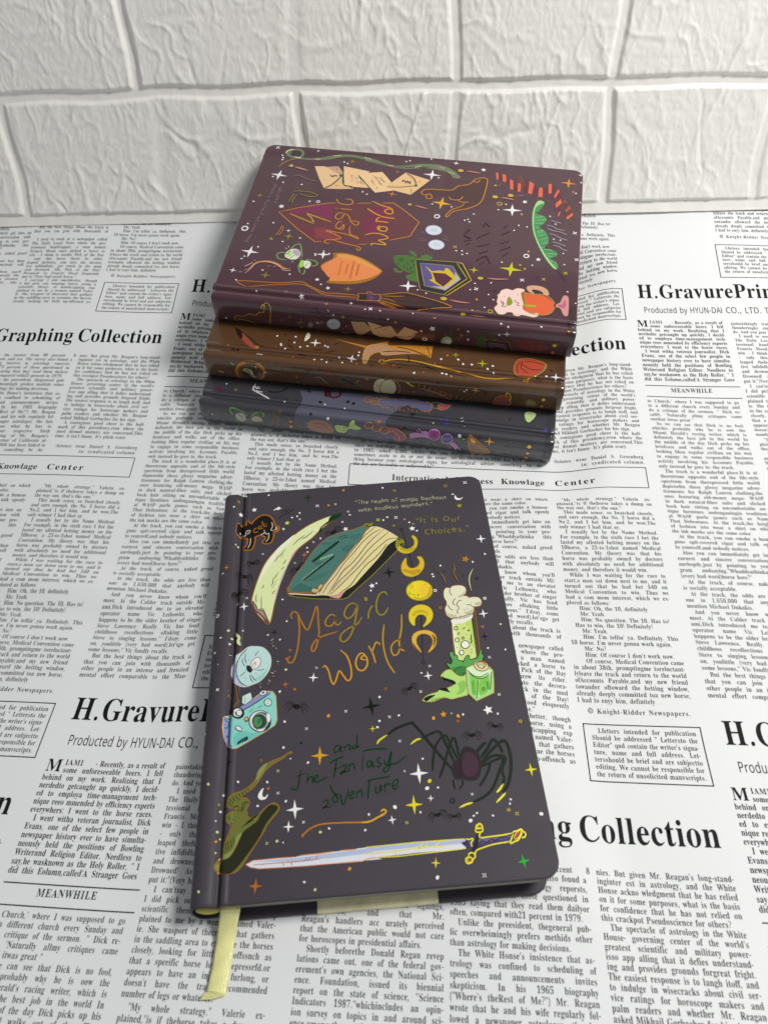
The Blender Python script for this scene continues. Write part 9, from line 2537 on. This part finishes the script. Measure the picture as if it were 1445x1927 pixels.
def run(entries, sf, L, parent, shift=0.):
    pr = Press(sf, L); rng = np.random.default_rng(3)
    for e in entries:
        k, ink, lay = e[:3]
        if k in (0, 1):
            P = np.array(e[3:], float).reshape(-1, 2)/20000
            pr.area(catmull(P, True) if k == 0 else P, ink, lay)
        elif k in (2, 9):
            P = np.array(e[5:], float).reshape(-1, 2)/20000
            closed = len(P) > 3 and np.allclose(P[0], P[-1])
            if k == 2: C = catmull(P[:-1], True, 5) if closed else catmull(P, False, 5)
            else: C = P
            if closed and k == 2: C = np.concatenate([C, C[:2]])
            if k == 9: C = np.concatenate([np.linspace(a, b, 4)[:-1] for a, b in zip(C[:-1], C[1:])]+[C[-1:]])
            pr.ribbon(C, e[3]*1e-6, e[4], ink, lay)
        elif k in (3, 4, 5, 6, 7):
            r = e[3]*1e-6; c = np.array(e[4:6], float)/20000; j = rng.uniform(-.25, .25)
            if k == 3:
                a = np.linspace(0, 2*math.pi, 13)[:-1]; wob = 1+.12*np.sin(2*a+j*20)
                pr.area(np.stack([c[0]+r*wob*np.cos(a), c[1]+r*wob*np.sin(a)], 1), ink, lay)
            elif k == 4: pr.star(c, r, 4, .25, ink, lay, j*.5)
            elif k == 5: pr.star(c, r, 5, .45, ink, lay, j*2)
            elif k == 6:
                for a in (.8+j, 2.35+j): 
                    v = np.array([math.cos(a), math.sin(a)])*r; pr.ribbon(np.linspace(c-v, c+v, 3), r*.5, 0, ink, lay)
            else:
                a = np.linspace(0, 2*math.pi, 15); pr.ribbon(np.stack([c[0]+r*np.cos(a), c[1]+r*np.sin(a)], 1), r*.45+.00012, 0, ink, lay)
        elif k == 8:
            size, thin, txt = e[3]*1e-6, e[4]/1000, e[5]; a = np.array(e[6:8], float)/20000; b = np.array(e[8:10], float)/20000
            L_ = np.linalg.norm(b-a); d = (b-a)/L_; n = np.array([-d[1], d[0]])
            nat = width('s', txt, size, 1, 0); tr = (L_-nat)/max(1, len(txt)-1); sx = 1.
            if tr < 0: sx = L_/nat; tr = 0
            x = 0
            for ch in txt:
                if ch == ' ': x += .24*size*sx+tr; continue
                g = glyph('s' if ch in GL['s'] else 'b', ch, thin, 1)
                if g is None: continue
                P = a+np.outer(x+g[1][:, 0]*size*sx, d)+np.outer(g[1][:, 1]*size+.06*size*math.sin(x*900), n)
                P[:, 0] = np.clip(P[:, 0], .0007, L-.0007)
                pr.put(sf.at(P[:, 0], P[:, 1], .00003+lay*.000007), g[2], ink); x += g[0]*size*sx+tr
    for foil, nm in ((0, 'cover_print'), (1, 'foil_print')):
        V, T, C, n = pr.b[foil]
        if not n: continue
        o = tri_mesh(nm, np.concatenate(V), np.concatenate(T), ART_MATS[parent][foil], parent=parent)
        ca = o.data.color_attributes.new('ink', 'FLOAT_COLOR', 'POINT')
        cc = np.concatenate(C).astype(np.float32)
        if len(cc) == len(o.data.vertices): ca.data.foreach_set('color', cc.ravel())
        # faces drawn either way round all look outwards
        o.data.update()
mats_matte = (art_mat('printed_colours', 0, .5, 0, .2), art_mat('foil', .55, .38, 0))
mats_gloss = (art_mat('printed_colours_laminated', 0, .45, .5), art_mat('foil_laminated', .55, .36, .3))
ART_MATS = {front: mats_matte, plum_b: mats_gloss, brown_b: mats_gloss, black_b: mats_gloss}
for root, ents, (W_, L_, T_, k_) in zip((front, plum_b, brown_b, black_b), PRINT, ((WF, LF, TF, 1.),)+((WS, LS, TS, 0.72),)*3):
    run(ents, Surf(W_, T_, k_), L_, root)

# ------------------------------------------------------------------ ribbon, paper tab and film
ribbon_m = mat('yellow_satin', (.88, .86, .38), rough=.32, spec=.5)
_nt = ribbon_m.node_tree; _p = _nt.nodes['Principled BSDF']; _tc = _nt.nodes.new('ShaderNodeTexCoord')
_p.inputs['Anisotropic'].default_value = .5
_v = _nt.nodes.new('ShaderNodeTexVoronoi'); _v.inputs['Scale'].default_value = 1500
_b = _nt.nodes.new('ShaderNodeBump'); _b.inputs['Strength'].default_value = .35; _b.inputs['Distance'].default_value = .0003
_nt.links.new(_tc.outputs['Object'], _v.inputs['Vector']); _nt.links.new(_v.outputs['Distance'], _b.inputs['Height']); _nt.links.new(_b.outputs[0], _p.inputs['Normal'])
RB = np.array([[0.01249, 0.00169, 0.0118, 0.02024, 0.00146, 0.0118], [0.01167, -0.00066, 0.009, 0.01945, -0.00108, 0.009], [0.00985, -0.00627, 0.0032, 0.01724, -0.00703, 0.0032], [0.00861, -0.01435, 0.0014, 0.01593, -0.01546, 0.0014], [0.00756, -0.02051, 0.001, 0.01484, -0.0223, 0.001], [0.00651, -0.02551, 0.0009, 0.01411, -0.02713, 0.0009]])                       # rows of left and right edge points, book coordinates
Lc, Rc = np.concatenate([[RB[0, :3]+[0, .02, .0006]], RB[:, :3]]), np.concatenate([[RB[0, 3:]+[0, .02, .0006]], RB[:, 3:]])
def cat3(P, n=6):
    Q = np.concatenate([2*P[:1]-P[1:2], P, 2*P[-1:]-P[-2:-1]]); out = []
    for i in range(1, len(Q)-2):
        a, b, c, d = Q[i-1:i+3]
        for t in np.arange(n)/n: out.append(.5*(2*b+(c-a)*t+(2*a-5*b+4*c-d)*t*t+(3*b-3*c+d-a)*t**3))
    return np.array(out+[P[-1]])
Lc, Rc = cat3(Lc), cat3(Rc)
V = []; F = []; nw = 9
for k_, (a, b) in enumerate(zip(Lc, Rc)):
    for j in range(nw):
        t = j/(nw-1); p = a*(1-t)+b*t; p = p+np.array([0, 0, .0007*math.sin(math.pi*t)*min(1, k_/8)+.0002*math.sin(k_*.9+j*.8)]); V.append(p)
for i in range(len(Lc)-1):
    for j in range(nw-1):
        a = i*nw+j; F.append((a, a+1, a+nw+1, a+nw))
rib = mesh_obj('bookmark_ribbon', V, F, ribbon_m, front, smooth=True)
sm = rib.modifiers.new('thick', 'SOLIDIFY'); sm.thickness = .00025; sm.offset = 1
tip = np.array([0.00418, -0.02786, 0.0004]); e0, e1 = Lc[-1], Rc[-1]
mesh_obj('frayed_end', [e0+[0, 0, .0006], (e0+e1)/2+[0, 0, .0012], e1+[0, 0, .0005], tip, (tip+e1)/2+[0, -.0006, .0002]], [(0, 3, 1), (1, 3, 4), (1, 4, 2)], ribbon_m, rib)
tab_m = mat('cream_paper', (.88, .83, .54), rough=.75, vary=(160, .10), bump=[(900, .2, .0003)])
x0_, x1_ = [0.04949, 0.09821]; e_ = .0016
prof = [(.0042, .00262), (-e_+.0002, .00258), (-e_-.00022, .0021), (-e_-.00025, .0002), (-e_+.0002, -.0001)]
V = [(x, y, z) for x in np.linspace(x0_, x1_, 8) for y, z in prof]; n_ = len(prof)
F = [(i*n_+j, i*n_+j+1, (i+1)*n_+j+1, (i+1)*n_+j) for i in range(7) for j in range(n_-1)]
mesh_obj('paper_tab', V, F, tab_m, front)
film = bpy.data.materials.new('clear_film'); film.use_nodes = True
nt = film.node_tree; nt.nodes.clear(); o_ = nt.nodes.new('ShaderNodeOutputMaterial'); mx = nt.nodes.new('ShaderNodeMixShader'); tr_ = nt.nodes.new('ShaderNodeBsdfTransparent'); gl_ = nt.nodes.new('ShaderNodeBsdfGlossy'); fr_ = nt.nodes.new('ShaderNodeFresnel')
gl_.inputs['Roughness'].default_value = .2; fr_.inputs[0].default_value = 1.5; tr_.inputs[0].default_value = (.95, .95, .95, 1)
ml_ = nt.nodes.new('ShaderNodeMath'); ml_.operation = 'MULTIPLY'; ml_.inputs[1].default_value = .4; nt.links.new(fr_.outputs[0], ml_.inputs[0]); nt.links.new(ml_.outputs[0], mx.inputs[0]); nt.links.new(tr_.outputs[0], mx.inputs[1]); nt.links.new(gl_.outputs[0], mx.inputs[2]); nt.links.new(mx.outputs[0], o_.inputs[0])
for root, seed in ((plum_b, 1), (brown_b, 2), (black_b, 3)):
    rg = np.random.default_rng(seed); sf = Surf(WS, TS, 0.72)
    for end in (0,):
        qs = np.concatenate([np.linspace(sf.q[1]-.012, sf.q[1], 5)[:-1], np.linspace(sf.q[1], sf.q[-2]-.004, 26)])
        ys = np.array([.0052, .0042, .0031, .0020, .0010, .0001, -.0006])
        V = []; m_ = len(qs)
        for r_, y in enumerate(ys):
            lift = .00022+rg.uniform(0, .00028, m_)*min(1, r_/3)*(1 if end == 0 else .15); lift[0] = .00022
            if r_ == len(ys)-1: lift -= .0011
            yy = np.full(m_, y)+rg.uniform(-.0006, .0006, m_)*(r_ < 5)
            V.append(sf.at(yy if end == 0 else LS-yy, qs+rg.uniform(-.0003, .0003, m_), 0)+np.stack([np.interp(qs, sf.q, sf.vn[:, 0])*lift, 0*qs, np.interp(qs, sf.q, sf.vn[:, 1])*lift], -1))
        V = np.concatenate(V); F = []
        for i in range(len(ys)-1):
            for j in range(m_-1):
                a = i*m_+j; F += [(a, a+1, a+m_+1), (a, a+m_+1, a+m_)]
        mesh_obj('shrink_film', V, F, film, root, smooth=True)
